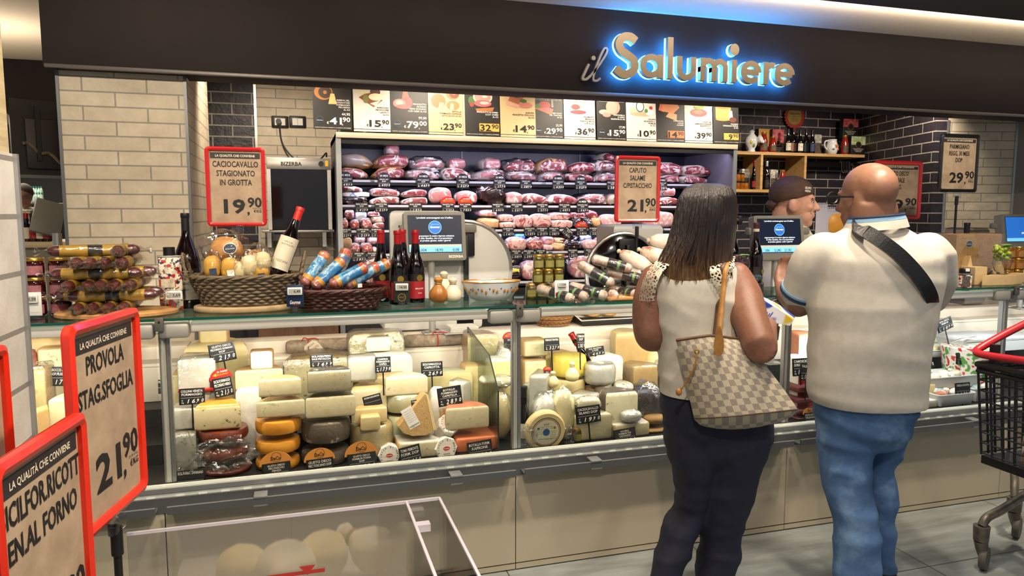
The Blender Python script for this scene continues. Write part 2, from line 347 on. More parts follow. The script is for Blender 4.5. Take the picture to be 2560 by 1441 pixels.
skew(5.05, 4.63, 5.62, 4.50, 0, 2.71, .1, [M_WT_X, M_ALU], 'wall_right_cream', lambda o, L: (o.box((-.006, -.006, 0), (.012, .004, 2.3), 1), o.box((L-.012, -.006, 0), (L+.008, .004, 2.3), 1)))
skew(5.62, 4.50, 8.6, 4.2, 0, 2.71, .1, [mat('grey plaster wall', '#8d847a', .8)], 'wall_right_end')
# neighbouring department seen on the far left
m = MB(); m.box((-6, 11.0, 0), (-.6, 11.1, 2.71)); struct('wall_far', m, mat('black rear wall', '#141213', .7))
m = MB(); m.box((-2.9, 6.4, 2.32), (-1.05, 6.55, 2.71)); struct('wall_far_fascia', m, M_FASCIA)
# near pillar at the left edge: grey white stone below, pale wood cladding above
M_PIL = tiles('rough white pillar tile', '#dedbd3', '#d2cfc8', '#8e8b86', 2.3, .105, 'y', .005, .5, .3, oz=.03)
M_WOODP = mat('pale wood cladding', '#c2b08a', .6, stops=[(.3, '#b39f76'), (.7, '#cdbd98')], scale=6, stretch=(1, 1, 9), dist=1)
m = MB(); m.box((-1.0, .95, 0), (-.492, 1.55, 1.66), 0); m.box((-.495, 1.545, 0), (-.485, 1.555, 1.66), 1); struct('wall_pillar', m, [M_PIL, M_ALU])
m = MB(); m.box((-1.0, .95, 1.66), (-.495, 1.54, 2.70)); struct('wall_pillar_cladding', m, M_WOODP)
# recessed ceiling lamp on the far left
t = thing('ceiling_spotlight', 'round recessed ceiling downlight glowing above the far left department', 'ceiling light', (-2.07, 7.24, 2.708))
m = MB(); m.lathe([(.13, -.008), (.17, -.008), (.17, 0), (.13, 0)], n=28, cap=False); m.build('trim_ring', M_CEIL, t)
m = MB(); m.disc(Matrix.Identity(4), 0, 0, .125, z=-.004, n=28); m.build('lamp', col('#fff4e0', .5, 9), t)
# ------------------------------------------------------------------ illuminated shop sign
t = thing('shop_sign', 'large shop name sign in metal letters with blue glow on dark fascia', 'sign', (0, 3.90, 0))
bl, br_, tp = at(1528, 200, 3.88), at(1966, 228, 3.88), at(1630, 98, 3.88)
# writing of the sign: strokes in units of x-height
def stroke_letters():
    S = bez([(.86, 1.50), (.62, 1.66), (.30, 1.62), (.14, 1.36), (.24, 1.08), (.50, .90), (.78, .68), (.80, .32), (.56, .10), (.28, .10), (.02, .30)], 6)
    out = [(0, [(S, False)])]
    out.append((1.12, [(arc(.44, .5, .38, 0, 360, 28)[:-1], True), ([(.84, 0), (.84, 1.0)], False)]))
    out.append((2.26, [([(.13, 0), (.13, 1.78)], False)]))
    out.append((2.68, [([(.13, 1.0), (.13, .42)]+arc(.45, .42, .32, 180, 360, 14)+[(.77, .42), (.77, 1.0)], False)]))
    out.append((3.76, [([(.13, 0), (.13, 1.0)], False), ([(.13, .4), (.13, .62)]+arc(.39, .62, .26, 180, 0, 10)+[(.65, .6), (.65, 0)], False), ([(.65, .4), (.65, .62)]+arc(.91, .62, .26, 180, 0, 10)+[(1.17, .6), (1.17, 0)], False)]))
    out.append((5.22, [([(.13, 0), (.13, 1.0)], False), ('dot', .14, 1.46)]))
    for x in (5.66, 7.30): out.append((x, [([(.12, .5), (.88, .5)], False), (arc(.5, .5, .38, 0, 318, 26), False)]))
    out.append((6.74, [([(.13, 0), (.13, 1.0)], False), ([(.13, .4), (.15, .66)]+arc(.42, .60, .27, 160, 62, 8), False)]))
    return out
LET = stroke_letters(); XH = (tp.z-bl.z)/1.86; KX = (br_.x-bl.x)/8.26
T = frame((bl.x, 0, bl.z+.014), (1, 0, 0), (0, 0, 1)); drop = 0.0
face, glow = MB(), MB(); wd = .265; nk = 0
for x0, st in LET:
    for s_ in st:
        wk = 1.35 if x0 == 0 else 1; nk += 1; dz_ = .0004*nk
        if s_[0] == 'dot':
            c = ((x0+s_[1])*KX, s_[2]*XH); face.prism(arc(c[0], c[1], .030, 0, 360, 24, .034)[:-1], .050, .080, 0, T); glow.prism(arc(c[0], c[1], .032, 0, 360, 24, .036)[:-1], .036, .049, 0, T); continue
        P = [((x0+q[0])*KX, q[1]*XH) for q in s_[0]]
        face.ribbon(P, wd*XH*1.0*wk, .050-dz_*.1, .080+dz_, 0, T, s_[1]); glow.ribbon(P, wd*XH*1.06*wk, .036-dz_*.1, .049-dz_*.2, 0, T, s_[1])
face.build('lettering', mat('brushed gold steel', '#b9a486', .45, .35), t); glow.build('letter_backlight', col('#2f94ff', .5, 60), t)
m = MB(); il = atz; a = at(1450, 203, 3.885)
T2 = frame((a.x, 0, a.z), (1, 0, 0), (0, 0, 1)); k = px = at(1551, 200, 3.885).x-at(1451, 200, 3.885).x; k /= 100
L1 = [(0, 0), (0, 0)]
def P2(pts, n=5): return bez([((x-1451)*k, (203-y)*k*1.0) for x, y in pts], n)
m.ribbon(P2([(1470, 165), (1460, 185), (1455, 198), (1464, 199), (1474, 191)]), .014, .012, .034, 0, T2)
m.ribbon(P2([(1474, 191), (1492, 170), (1512, 140), (1514, 128), (1506, 130), (1494, 155), (1484, 182), (1481, 199), (1490, 201), (1499, 195)]), .012, .012, .034, 0, T2)
m.prism(arc((1481-1451)*k, (203-151)*k, .0125, 0, 360, 16)[:-1], .012, .034, 0, T2)
m.build('script_lettering', mat('pale grey letter metal', '#a89e92', .45, .4), t)
# ================================================================== the glass counter
M_CREAM = mat('cream counter panel', '#b5ab95', .45, stops=[(.3, '#b2a892'), (.7, '#b9af99')], scale=2)
G_FRONT = glass('counter front glass', '#fbfaf7', .02); G_TOP = glass('counter top glass', '#dcefe8', .10)
M_GEDGE = mat('green glass edge', '#0f4a42', .15)
def counter_module(x, label):
    t = thing('display_counter', label, 'counter', (x, YB, 0), group='glass fronted counter modules'); W = 1.38
    m = MB(); m.box((.002, 0, .035), (W-.002, .02, .43)); m.box((.002, .006, .03), (W-.002, .022, .036), 1); m.box((.002, .001, .006), (W-.002, .02, .029)); m.build('base_panel', [M_CREAM, mat('panel joint shadow gap', '#3a342c', .7)], t)
    m = MB(); m.box((0, .024, 0), (W, .05, .034), 0); m.build('kick_strip', [M_BLACK], t)
    m = MB(); m.box((.02, -.075, .452), (W-.02, -.066, .478)); m.box((.02, -.066, .452), (W-.02, -.004, .456)); m.box((.02, -.0745, .478), (W-.02, -.066, .4795), 1); m.build('bumper_rail', [M_ALUD, M_ALU], t)
    m = MB(); m.box((0, -.004, .43), (W, .004, .488), 0); m.box((0, 0, .488), (W, .05, .4895), 1); m.box((0, .004, .49), (W, .05, .506), 2); m.box((0, .0, .506), (W, .045, .524), 1); m.box((0, .006, .524), (W, .04, .529), 2)
    for i in range(17): m.box((.04+.08*i, -.001, .4895), (.07+.08*i, .012, .494), 2)
    m.build('glass_rail', [M_ALUD, M_ALU, mat('pale plastic strip', '#cfd6cc', .4)], t)
    for u in (.32, 1.08):
        m = MB(); m.rbox((u, -.078, .478), (u+.05, -.02, .486), .002); m.box((u, -.076, .446), (u+.05, -.04, .4515)); m.build('rail_clip', M_ALU, t)
    m = MB(); m.box((.004, .016, .527), (W-.004, .022, 1.115)); m.build('front_glass', G_FRONT, t)
    m = MB(); m.box((.005, .05, .53), (.022, .075, 1.14), 1); m.box((.024, .05, .53), (.038, .075, 1.14), 0); m.box((.0, .05, .53), (.005, .075, 1.14), 0); m.build('post', [M_ALU, mat('pale post insert', '#c8ccc8', .4, .2)], t)
    [MB().rbox((q, .0, 1.092), (q+.105, .055, 1.148), .012).build('hinge_block', mat('grey hinge housing', '#a5a39d', .45, .3), t) for q in (.008, W-.112)]
    m = MB(); m.rbox((-.0, -.014, 1.122), (.03, -.002, 1.172), .002); m.cyl((.015, -.0145, 1.157), (.015, -.016, 1.157), .004, n=10, mi=1); m.build('glass_clamp', [mat('dark grey clamp', '#5d5a56', .5, .3), M_BLACK], t)
    m = MB(); m.rbox((.118, .012, 1.112), (W-.118, .05, 1.152), .006); m.build('lamp_bar', mat('frosted lamp bar', '#d5d3cb', .3, .2), t)
    m = MB(); m.box((.003, 0, ZT-.01), (W-.003, .36, ZT), 0); m.box((.003, -.0012, ZT-.01), (W-.003, 0, ZT), 1); m.box((.003, .36, ZT-.01), (W-.003, .361, ZT), 1); m.build('top_glass', [G_TOP, M_GEDGE], t)
    m = MB(); m.box((0, .05, .40), (W, .32, .515)); m.box((0, .32, .40), (W, .52, .60)); m.box((0, .52, .4), (W, .70, .70)); m.build('display_deck', mat('black deck sheet', '#1b1a1a', .45), t)
    m = MB(); m.rbox((0, .66, .70), (W, .70, .86), .006); m.rbox((0, .68, .84), (W, .80, .875), .012); m.rbox((0, .78, .80), (W, .92, .935), .012); m.box((0, .86, .035), (W, .92, .80)); m.build('back_ledge', mat('warm white counter ledge', '#e6dccb', .4), t)
    m = MB(); m.box((0, .02, .035), (W, .86, .4)); m.build('plinth', M_BLACK, t)
    return t
c0 = counter_module(-.5, 'glass cheese counter section behind the red provola price sign')
for k, l in ((-1, 'glass counter section at the left end beside the near pillar'), (1, 'glass counter section between the two shoppers and the wine bottles'), (2, 'glass counter section behind the man in the polo shirt'), (3, 'glass counter section at the right end behind the shopping trolley')):
    dup(c0, (-.5+1.38*k, YB, 0), 0, l)
# ================================================================== goods on the counter's glass top
def base(x, y, z=ZT): return atz(x, y, z)
FILM = film(); FILM_S = film('soft clear bag', '#ffffff', .09, .16, .9, 22)
INK = col('#121212', .6); PAPERW = col('#efece4', .6); CARD = mat('brown kraft card', '#b59c7c', .8, stops=[(.3, '#a98f6f'), (.7, '#bda585')], scale=14)
RED = mat('red sign plastic', '#c41a17', .35, coat=.2); GOLD = mat('gold lid', '#c9a24a', .3, .85)
BGL = mat('dark bottle glass', '#0b0507', .08, coat=.5); WINE = mat('bordeaux bottle glass', '#12060a', .07, coat=.6)
def loftx(m, x0, x1, prof, mi=0, n=14, T=None, cap=True):
    """solid of revolution lying along x: prof = [(t, r)]"""
    return m.loft([[(x0+(x1-x0)*t, r*math.cos(2*PI*j/n), r*math.sin(2*PI*j/n)) for j in range(n)] for t, r in prof], mi, cap, T, True)
def crumple(m, c, r, mi=0, n=22, k=14, amp=.22, seed=0, ws=14): return m.ell(c, r, mi, n, k, wob=amp, ws=ws, seed=seed)
def twist(m, x, d, r, L, mi=0, seed=0):
    """gathered bag end: pinched, then fanned out"""
    n = 14; rings = []
    for i, (t, q) in enumerate([(0, .9), (.25, .45), (.4, .22), (.6, .5), (.85, .95), (1, 1.15)]):
        rings.append([(x+d*L*t+(.1*L*math.sin(j*2.1+seed) if i > 3 else 0), r*q*math.cos(2*PI*j/n)*(1+.3*math.sin(5*j+seed+i)), r*q*.75*math.sin(2*PI*j/n)*(1+.3*math.cos(4*j+seed)))for j in range(n)])
    return m.loft(rings, mi, False)
def sausage(label, L, r, meat, bands, group, loc, rz=0, ry=0, film_end=1, name='wrapped_salami'):
    t = thing(name, label, 'salami', loc, group=group, rot3=(0, ry, rz))
    m = MB(); loftx(m, -L/2, L/2, [(0, .3*r), (.03, .75*r), (.08, .95*r), (.5, r), (.92, .95*r), (.97, .75*r), (1, .3*r)]); m.build('salami', meat, t)
    for i, (a, b, cm) in enumerate(bands):
        m = MB(); loftx(m, -L/2+L*a, -L/2+L*b, [(0, r*1.04), (.5, r*1.05), (1, r*1.04)], cap=False); m.build('paper_band', cm, t)
    if film_end:
        m = MB(); loftx(m, -L/2, L/2, [(0, r*.6), (.05, r*1.08), (.5, r*1.1), (.95, r*1.08), (1, r*.6)], cap=False); twist(m, L/2, 1, r*.9, L*.14, 0, 1); twist(m, -L/2, -1, r*.9, L*.14, 0, 2); m.build('wrapper', FILM_S, t)
    return t
SAL_D = mat('dark cured salami', '#4a1a1c', .45, stops=[(.35, '#3c1216'), (.62, '#6b2a2a'), (.75, '#a8696a')], scale=55, bump=.3, bscale=60)
MUST = mat('mustard paper band', '#b8912a', .6); BLKP = mat('black printed band', '#1d1a1a', .5)
p = base(270, 790)
t = thing('serving_board', 'round wooden board under the stack of wrapped sausage sticks', 'board', (p.x+.03, p.y+.02, ZT))
WOODB = mat('beech board', '#b98a52', .5, stops=[(.3, '#a87a45'), (.7, '#c79a62')], scale=8, stretch=(1, 9, 1)); m = MB(); m.lathe([(.16, 0), (.17, .004), (.17, .014), (.165, .018)], n=36, sx=1.25, sy=.8); m.build('board', WOODB, t)
r = .021; z = ZT+.018; cx, cy = p.x, p.y+.02; s0 = None
def stick(x, y, z, rz, lab):
    global s0
    if s0 is None: s0 = sausage(lab, .30, r, SAL_D, [(.12, .42, MUST), (.42, .58, BLKP), (.58, .86, MUST)], 'stacked sausage sticks', (x, y, z), rz); return s0
    return dup(s0, (x, y, z), rz, lab)
LAY = [('y', 4, 'bottom layer'), ('x', 3, 'second layer from below'), ('y', 5, 'middle layer'), ('x', 3, 'fourth layer from below'), ('y', 4, 'fifth layer from below')]
for li, (ax, n, nm) in enumerate(LAY):
    for i in range(n):
        off = (i-(n-1)/2)*(.049 if ax == 'y' else .052)+rnd.uniform(-.003, .003)
        if ax == 'y': stick(cx+off, cy+.02, z+r, PI/2+rnd.uniform(-.06, .06), '%s sausage stick pointing at the viewer in %s of the wrapped stack' % (ORD[i], nm))
        else: stick(cx+(.03 if li == 1 else -.02)*(-1)**i, cy+off, z+r, rnd.uniform(-.05, .05), '%s lengthwise sausage stick from the front in %s of the stack' % (ORD[i], nm))
    z += 2*r*.985
stick(cx-.035, cy, z+r, .25, 'sausage stick lying slantwise alone on top of the wrapped stack'); stick(cx+.05, cy+.02, z+r, PI/2+.1, 'sausage stick on top of stack with its cut end facing forward')
# ---- jars
def jar(label, r, h, glassm, lidm, labm, group, loc, name='jar', facets=24):
    t = thing(name, label, 'jar', loc, group=group)
    m = MB(); m.lathe([(r*.86, 0), (r*.98, .003), (r, .006), (r, h*.70), (r*.93, h*.80), (r*.84, h*.84)], n=facets); m.build('glass_body', glassm, t)
    m = MB(); m.lathe([(r*.93, h*.83), (r*.95, h*.84), (r*.95, h*.97), (r*.90, h), (0.001, h)], n=facets); m.build('lid', lidm, t)
    m = MB(); m.loft([[(r*1.012*math.cos(a), r*1.012*math.sin(a), z) for a in [(-PI/2-1.0)+2.0*j/10 for j in range(11)]] for z in (h*.14, h*.60)], 0, False, closed=False)
    m.build('label', labm, t); return t
def lab_mat(name, paper, ink, sc=160):
    return mat(name, paper, .6, stops=[(.50, paper), (.56, ink), (.60, paper)], scale=sc, detail=1, stretch=(1, 1, 3))
JG = mat('olive pate in glass', '#4b430f', .1, stops=[(.4, '#3a330a'), (.7, '#6b5d1c')], scale=30, coat=.6); JL = lab_mat('green jar label', '#8f8a4c', '#3a3a1c')
j0 = None; jr, jh = .0245, .066; o = base(1322, 748)
for row, (n, x0, nm) in enumerate([(4, .020, 'bottom row'), (3, .052, 'middle row'), (3, .056, 'top row')]):
    for i in range(n):
        q = (o.x+x0+i*.0515, o.y+.03+(.004*i), ZT+row*jh); l = '%s green jar in the %s of the stack by white gourmet tag' % (ORD[i], nm)
        if j0 is None: j0 = jar(l, jr, jh, JG, GOLD, JL, 'stacked green jars', q)
        else: dup(j0, q, rnd.uniform(-.3, .3), l)
for row, (n, x0, nm) in enumerate([(3, .018, 'bottom row'), (2, .05, 'middle row')]):
    for i in range(n): dup(j0, (o.x+x0+i*.0515+.03, o.y+.083, ZT+row*jh), rnd.uniform(-.4, .4), 'green jar in the rear %s, %s from the bowl side' % (nm, ORD[i]))
JP = mat('berry jam in glass', '#3a0d14', .1, coat=.6); JPL = lab_mat('pink jar label', '#b5737a', '#5e2a35'); j1 = None; o = base(62, 792)
for row in range(3):
    for i in range(3 if row < 2 else 2):
        q = (o.x+.035+i*.083, o.y+.02+.0*i, ZT+row*.073); l = '%s pink labelled jam jar from left in %s row beside near pillar' % (ORD[i], ('bottom', 'middle', 'top')[row])
        if j1 is None: j1 = jar(l, .036, .073, JP, GOLD, JPL, 'stacked pink jam jars', q)
        else: dup(j1, q, rnd.uniform(-.3, .3), l)
JH = mat('amber honey in glass', '#8a4a08', .08, coat=.6, stops=[(.3, '#6b3503'), (.7, '#b5701c')], scale=20); JHL = lab_mat('honey label', '#b98a45', '#5c3414'); j2 = None; o = base(2505, 712)
for row in range(3):
    for i in range(3):
        q = (o.x+.14+i*.075, o.y+.15, ZT+row*.066); l = '%s honey jar from left in %s row beneath the blue screen' % (ORD[i], ('bottom', 'middle', 'top')[row])
        if j2 is None: j2 = jar(l, .035, .066, JH, GOLD, JHL, 'stacked honey jars', q)
        else: dup(j2, q, rnd.uniform(-.3, .3), l)
# ---- tins with a tile pattern
def tile_pattern():
    t = NT('painted tile pattern'); c = t.N('ShaderNodeTexCoord'); mp = t.N('ShaderNodeMapping'); mp.inputs['Scale'].default_value = (1, 1, 1); t.L(c.outputs['Object'], mp.inputs[0])
    v = t.N('ShaderNodeTexVoronoi', Scale=75.0); t.L(mp.outputs[0], v.inputs['Vector']); w_ = t.N('ShaderNodeTexVoronoi', Scale=150.0); t.L(mp.outputs[0], w_.inputs['Vector'])
    c1 = t.ramp(v.outputs['Color'], [(.2, '#e8dcc4'), (.4, '#b8322a'), (.6, '#e6d8c0'), (.8, '#34406e')]); t.n[-1].color_ramp.interpolation = 'CONSTANT'
    c2 = t.ramp(w_.outputs['Color'], [(.3, '#ffffff'), (.5, '#3a2a2a'), (.62, '#ffffff')]); t.n[-1].color_ramp.interpolation = 'CONSTANT'
    mx = t.N('ShaderNodeMix', data_type='RGBA', blend_type='MULTIPLY'); mx.inputs[0].default_value = .8; t.L(c1, mx.inputs[6]); t.L(c2, mx.inputs[7]); t.L(mx.outputs[2], t.b.inputs['Base Color']); t.b.inputs['Roughness'].default_value = .35; return t.m
PAT = tile_pattern()
o = base(430, 775); t = thing('oil_tin', 'tall square tin with red and blue tile pattern behind 3,69 tag', 'tin', (o.x-.005, o.y+.03, ZT), .2)
m = MB(); m.rbox((-.042, -.035, 0), (.042, .035, .215), .004); m.build('tin_body', PAT, t); m = MB(); m.rbox((-.044, -.037, .211), (.044, .037, .217), .002); m.build('rim', M_STEEL, t); m = MB(); m.rect(frame((-.036, -.0358, .09), (1, 0, 0), (0, 0, 1)), 0, 0, .05, .035); m.build('label', lab_mat('cream tin label', '#e2d5b8', '#6b6048'), t); m = MB(); m.cyl((.0, 0, .216), (.0, 0, .250), .022, n=20); m.build('cap', M_BLACK, t)
ti = None
for k, (x, y, l) in enumerate([(791, 772, 'small patterned tin with black cap right of the blue gourmet tag'), (893, 772, 'small patterned tin with black cap in front of dark red basket'), (2376, 722, 'small patterned tin nearest the man in front of parmesan block'), (2398, 718, 'small patterned tin in the middle behind two others by parmesan'), (2422, 720, 'small patterned tin at right of the three by parmesan')]):
    o = base(x, y); q = (o.x, o.y+.03+(.04 if k == 3 else 0), ZT)
    if ti is None:
        ti = t = thing('spice_tin', l, 'tin', q, .2, 'small patterned tins'); m = MB(); m.lathe([(.033, 0), (.035, .002), (.035, .066), (.033, .070)], n=28); m.build('tin_body', PAT, t)
        m = MB(); m.loft([[(.0356*math.cos(a), .0356*math.sin(a), z) for a in [-PI/2-.75+1.1*j/8 for j in range(9)]] for z in (.006, .062)], 0, False, closed=False); m.build('label', lab_mat('black tin label', '#1c1a1c', '#b8b0a0', 220), t)
        m = MB(); m.lathe([(.034, .066), (.036, .068), (.036, .073), (.028, .075)], n=28); m.build('rim', M_STEEL, t); m = MB(); m.lathe([(.025, .074), (.026, .076), (.026, .096), (.024, .099)], n=24); m.build('cap', M_BLACK, t); m = MB(); m.box((-.010, -.0275, .085), (.010, -.012, .1), 0); m.build('paper_seal', PAPERW, t)
    else: dup(ti, q, rnd.uniform(-.4, .6), l)
# ---- bottles
def bottle(label, h, r, capm, labs, loc, group=None, rot3=None, shoulder=.60, neck=.0145, name='wine_bottle', gm=None, caph=.2):
    t = thing(name, label, 'bottle', loc, 0, group, rot3); gm = gm or BGL
    m = MB(); m.lathe([(r*.7, .002), (r*.96, 0), (r, .006), (r, h*shoulder*.72), (r*.97, h*shoulder*.82), (r*.80, h*shoulder*.96), (r*.55, h*shoulder*1.1), (neck*1.25, h*.76), (neck, h*.86), (neck, h*.985), (neck*1.15, h*.986), (neck*1.1, h)], n=28); m.build('glass_body', gm, t)
    m = MB(); m.lathe([(neck*1.12, h*(1-caph)), (neck*1.08, h*.95), (neck*1.2, h*.955), (neck*1.2, h*.99), (neck*1.1, h*1.003), (.001, h*1.004)], n=20); m.build('capsule', capm, t)
    for z0, z1, lm, lines, inkm in labs:
        m = MB(); A = [-PI/2-1.15+2.3*j/14 for j in range(15)]; m.loft([[(r*1.01*math.cos(a), r*1.01*math.sin(a), z) for a in A] for z in (h*z0, h*z1)], 0, False, closed=False)
        for s_, zz, hh, ww in lines:
            g, f, W_ = glyphs(s_, .012); k = ww*r/W_; kz = hh/.7; m.add([(r*1.02*math.sin((a-W_/2)*k/r), -r*1.02*math.cos((a-W_/2)*k/r), h*zz+b*kz) for a, b in g], f, 1)
        m.build('label', [lm, inkm], t)
    return t
CREAML = col('#d8cfb8', .6); GREYL = mat('grey bottle label', '#8f8a80', .6)
o = base(468, 772); bottle('tall dark red wine bottle with grey label beside the wicker basket', .385, .052, M_BLACK, [(.09, .37, GREYL, [('LANGHE', .30, .011, 1.3), ('NEBBIOLO', .25, .011, 1.6), ('2021', .19, .006, .35)], INK), (.375, .42, mat('black neck band', '#16120f', .5), [('Francesco', .385, .007, 1.1)], PAPERW)], (o.x, o.y+.055, ZT), shoulder=.62, caph=.22, gm=WINE)
REDC = mat('red foil capsule', '#a3191c', .3, .2); RLAB = mat('dark wine label', '#14110f', .55); RLAB2 = col('#a02028', .55); w0 = None
for k, (x, y, yy, l) in enumerate([(958, 757, .05, 'red capped wine bottle at left of the row before the scale'), (999, 762, .03, 'red capped wine bottle behind the 14,90 tag, second from left'), (1015, 752, .08, 'red capped wine bottle standing furthest back between two others'), (1044, 758, .04, 'red capped wine bottle at right of row with red label')]):
    o = base(x, y); q = (o.x, o.y+yy, ZT)
    if w0 is None: w0 = bottle(l, .312, .0385, REDC, [(.30, .40, RLAB, [], INK), (.06, .30, RLAB2, [('MELACCIO', .19, .006, 1.0), ('2022', .13, .004, .5)], PAPERW)], q, 'red capped wine bottles', caph=.24); m = MB(); m.disc(frame((.0, -.0394, .108), (1, 0, 0), (0, 0, 1)), 0, 0, .014); m.build('gold_seal', GOLD, w0)
    else: dup(w0, q, rnd.uniform(-.3, .3), l)
BRC = mat('brown foil capsule', '#4a1f1e', .35); w1 = None
for k, (x, y, yy, l) in enumerate([(1856, 712, .10, 'brown capped wine bottle behind the goblet of red grapes'), (1903, 715, .06, 'brown capped wine bottle beside the second scale screen')]):
    o = base(x, y); q = (o.x, o.y+yy, ZT)
    if w1 is None: w1 = bottle(l, .335, .040, BRC, [(.10, .30, RLAB, [], INK)], q, 'brown capped wine bottles', caph=.10); m = MB(); m.lathe([(.0165, .288), (.0168, .290), (.0162, .303), (.0155, .303)], n=20); m.build('neck_band', CREAML, w1); m = MB(); m.disc(frame((.012, -.0405, .075), (1, .1, 0), (0, 0, 1)), 0, 0, .012); m.build('gold_seal', GOLD, w1)
    else: dup(w1, q, .3, l)
o = base(2455, 700); bottle('dark wine bottle standing behind the parmesan block and balsamic bottle', .33, .040, M_BLACK, [(.10, .34, RLAB, [('Ca', .30, .012, .5)], PAPERW)], (o.x, o.y+.12, ZT), caph=.2)
o = base(2497, 700); t = bottle('small dark vinegar bottle with pourer cap between parmesan wedges', .20, .026, M_BLACK, [(.08, .5, RLAB, [('ACETO', .3, .005, 1.)], PAPERW)], (o.x, o.y+.06, ZT), caph=.3, name='vinegar_bottle', neck=.013); m = MB(); m.lathe([(.0125, .11), (.0150, .115), (.0150, .14), (.0125, .145)], n=18); m.build('collar', M_STEEL, t)
# ---- wicker basket with bread, cheeses and a bottle
def basket(label, loc, rx, ry, h, flare, cm, nst, nrow, group=None, rz=0, handles=True, stakes=None):
    t = thing('wicker_basket', label, 'basket', loc, rz, group); m = MB(); N = nst*2
    for i in range(nrow):
        z = .006+h*i/(nrow-1)*.95; q = 1+flare*(z/h); P = []
        for j in range(N+1):
            a = 2*PI*j/N; s = (.0035 if (j+i) % 2 else -.0035) if j % N or True else 0; P.append(((rx*q+s)*math.cos(a), (ry*q+s)*math.sin(a), z+.0015*math.sin(3*a+i)))
        m.tube(P[:-1], h/nrow*.58, 5, 0, closed=True)
    m.build('woven_side', cm, t); m = MB()
    for j in range(nst):
        a = 2*PI*(j+.5)/nst; m.tube([(rx*math.cos(a), ry*math.sin(a), .002), (rx*(1+flare)*math.cos(a), ry*(1+flare)*math.sin(a), h)], .0028, 5, 0)
    m.build('stakes', stakes or cm, t); m = MB()
    for k in range(3): m.tube([((rx*(1+flare)+.005*math.cos(a*9+k*2.1))*math.cos(a), (ry*(1+flare)+.005*math.cos(a*9+k*2.1))*math.sin(a), h+.005*math.sin(a*9+k*2.1)) for a in [2*PI*j/72 for j in range(72)]], .006, 6, 0, closed=True)
    m.build('braided_rim', cm, t); m = MB(); m.lathe([(1, 0), (1, .008)], n=32, sx=rx, sy=ry); m.build('bottom', cm, t)
    if handles:
        for sx in (-1, 1):
            m = MB(); P = bez([(sx*rx*(1+flare)*.98, -.07, h-.01), (sx*rx*(1+flare)*1.05, -.055, h+.05), (sx*rx*(1+flare)*1.09, 0, h+.085), (sx*rx*(1+flare)*1.05, .055, h+.05), (sx*rx*(1+flare)*.98, .07, h-.01)], 8)
            for k in range(2): m.tube([p_+Vector((0, .006*math.cos(i*.9+k*PI), .006*math.sin(i*.9+k*PI))) for i, p_ in enumerate(P)], .006, 6)
            m.build('handle', cm, t)
    return t
WICK = mat('grey brown wicker', '#6b5a45', .6, stops=[(.3, '#4a3d2e'), (.6, '#7d6c54'), (.8, '#a08f72')], scale=40, bump=.5, bscale=180, stretch=(1, 1, 4)); WICKR = mat('dark red wicker', '#3a120f', .5, stops=[(.3, '#2a0c0b'), (.7, '#5a2019')], scale=40)
o = base(610, 783); B = Vector((o.x+.005, o.y+.125, ZT+.022)); bx_, bt = B.x, B.z
t = thing('serving_board', 'thin pale wooden board beneath the grey wicker basket', 'board', (B.x, B.y, ZT)); m = MB(); m.lathe([(.98, 0), (1, .004), (1, .017), (.98, .021)], n=40, sx=.20, sy=.125); m.build('board', mat('pale board', '#b79e76', .5, stops=[(.3, '#a98f68'), (.7, '#c4ac84')], scale=8, stretch=(1, 9, 1)), t)
basket('grey wicker basket filled with bread, wrapped cheeses and a bottle', tuple(B), .158, .100, .115, .34, WICK, 26, 10)
BREAD = mat('crusty bread', '#c98a44', .6, stops=[(.3, '#b06a2a'), (.55, '#cf9450'), (.75, '#e3b77a')], scale=14, bump=.3, bscale=30); YEL = mat('yellow smoked cheese rind', '#e0a52a', .45, stops=[(.3, '#d4901c'), (.7, '#ecbc50')], scale=9); CREAMC = mat('creamy yellow cheese', '#ecd9a4', .5)
NAVY = mat('navy label', '#14294a', .4)
def bump_bag(t, c, r, seed): m = MB(); crumple(m, c, r, amp=.3, seed=seed); m.build('wrapper', FILM_S, t)
q = at(566, 628, B.y+.03); t = thing('bread_loaf', 'big round loaf with navy badge standing in the grey wicker basket', 'bread', tuple(q)); m = MB(); m.ell((0, 0, 0), (.066, .05, .060), wob=.06, seed=2); m.build('crust', BREAD, t)
m = MB(); T = frame((.018, -.052, .012), (1, .25, .1), (-.1, .2, 1)); m.disc(T, 0, 0, .026, .022, 0, 0); m.disc(T, 0, 0, .0235, .0195, .0006, 1); m.text('Gourmet', T, 0, -.003, .006, w=.036, mi=0, dz=.001, shear=.3); m.build('badge', [PAPERW, NAVY], t); bump_bag(t, (-.01, 0, .01), (.088, .060, .078), 3)
q = at(641, 648, B.y+.03); t = thing('bread_loaf', 'smaller bread roll in clear film at basket middle beside the loaf', 'bread', tuple(q)); m = MB(); m.ell((0, 0, 0), (.045, .04, .040), wob=.06, seed=5); m.build('crust', BREAD, t); bump_bag(t, (0, 0, .012), (.052, .046, .055), 6)
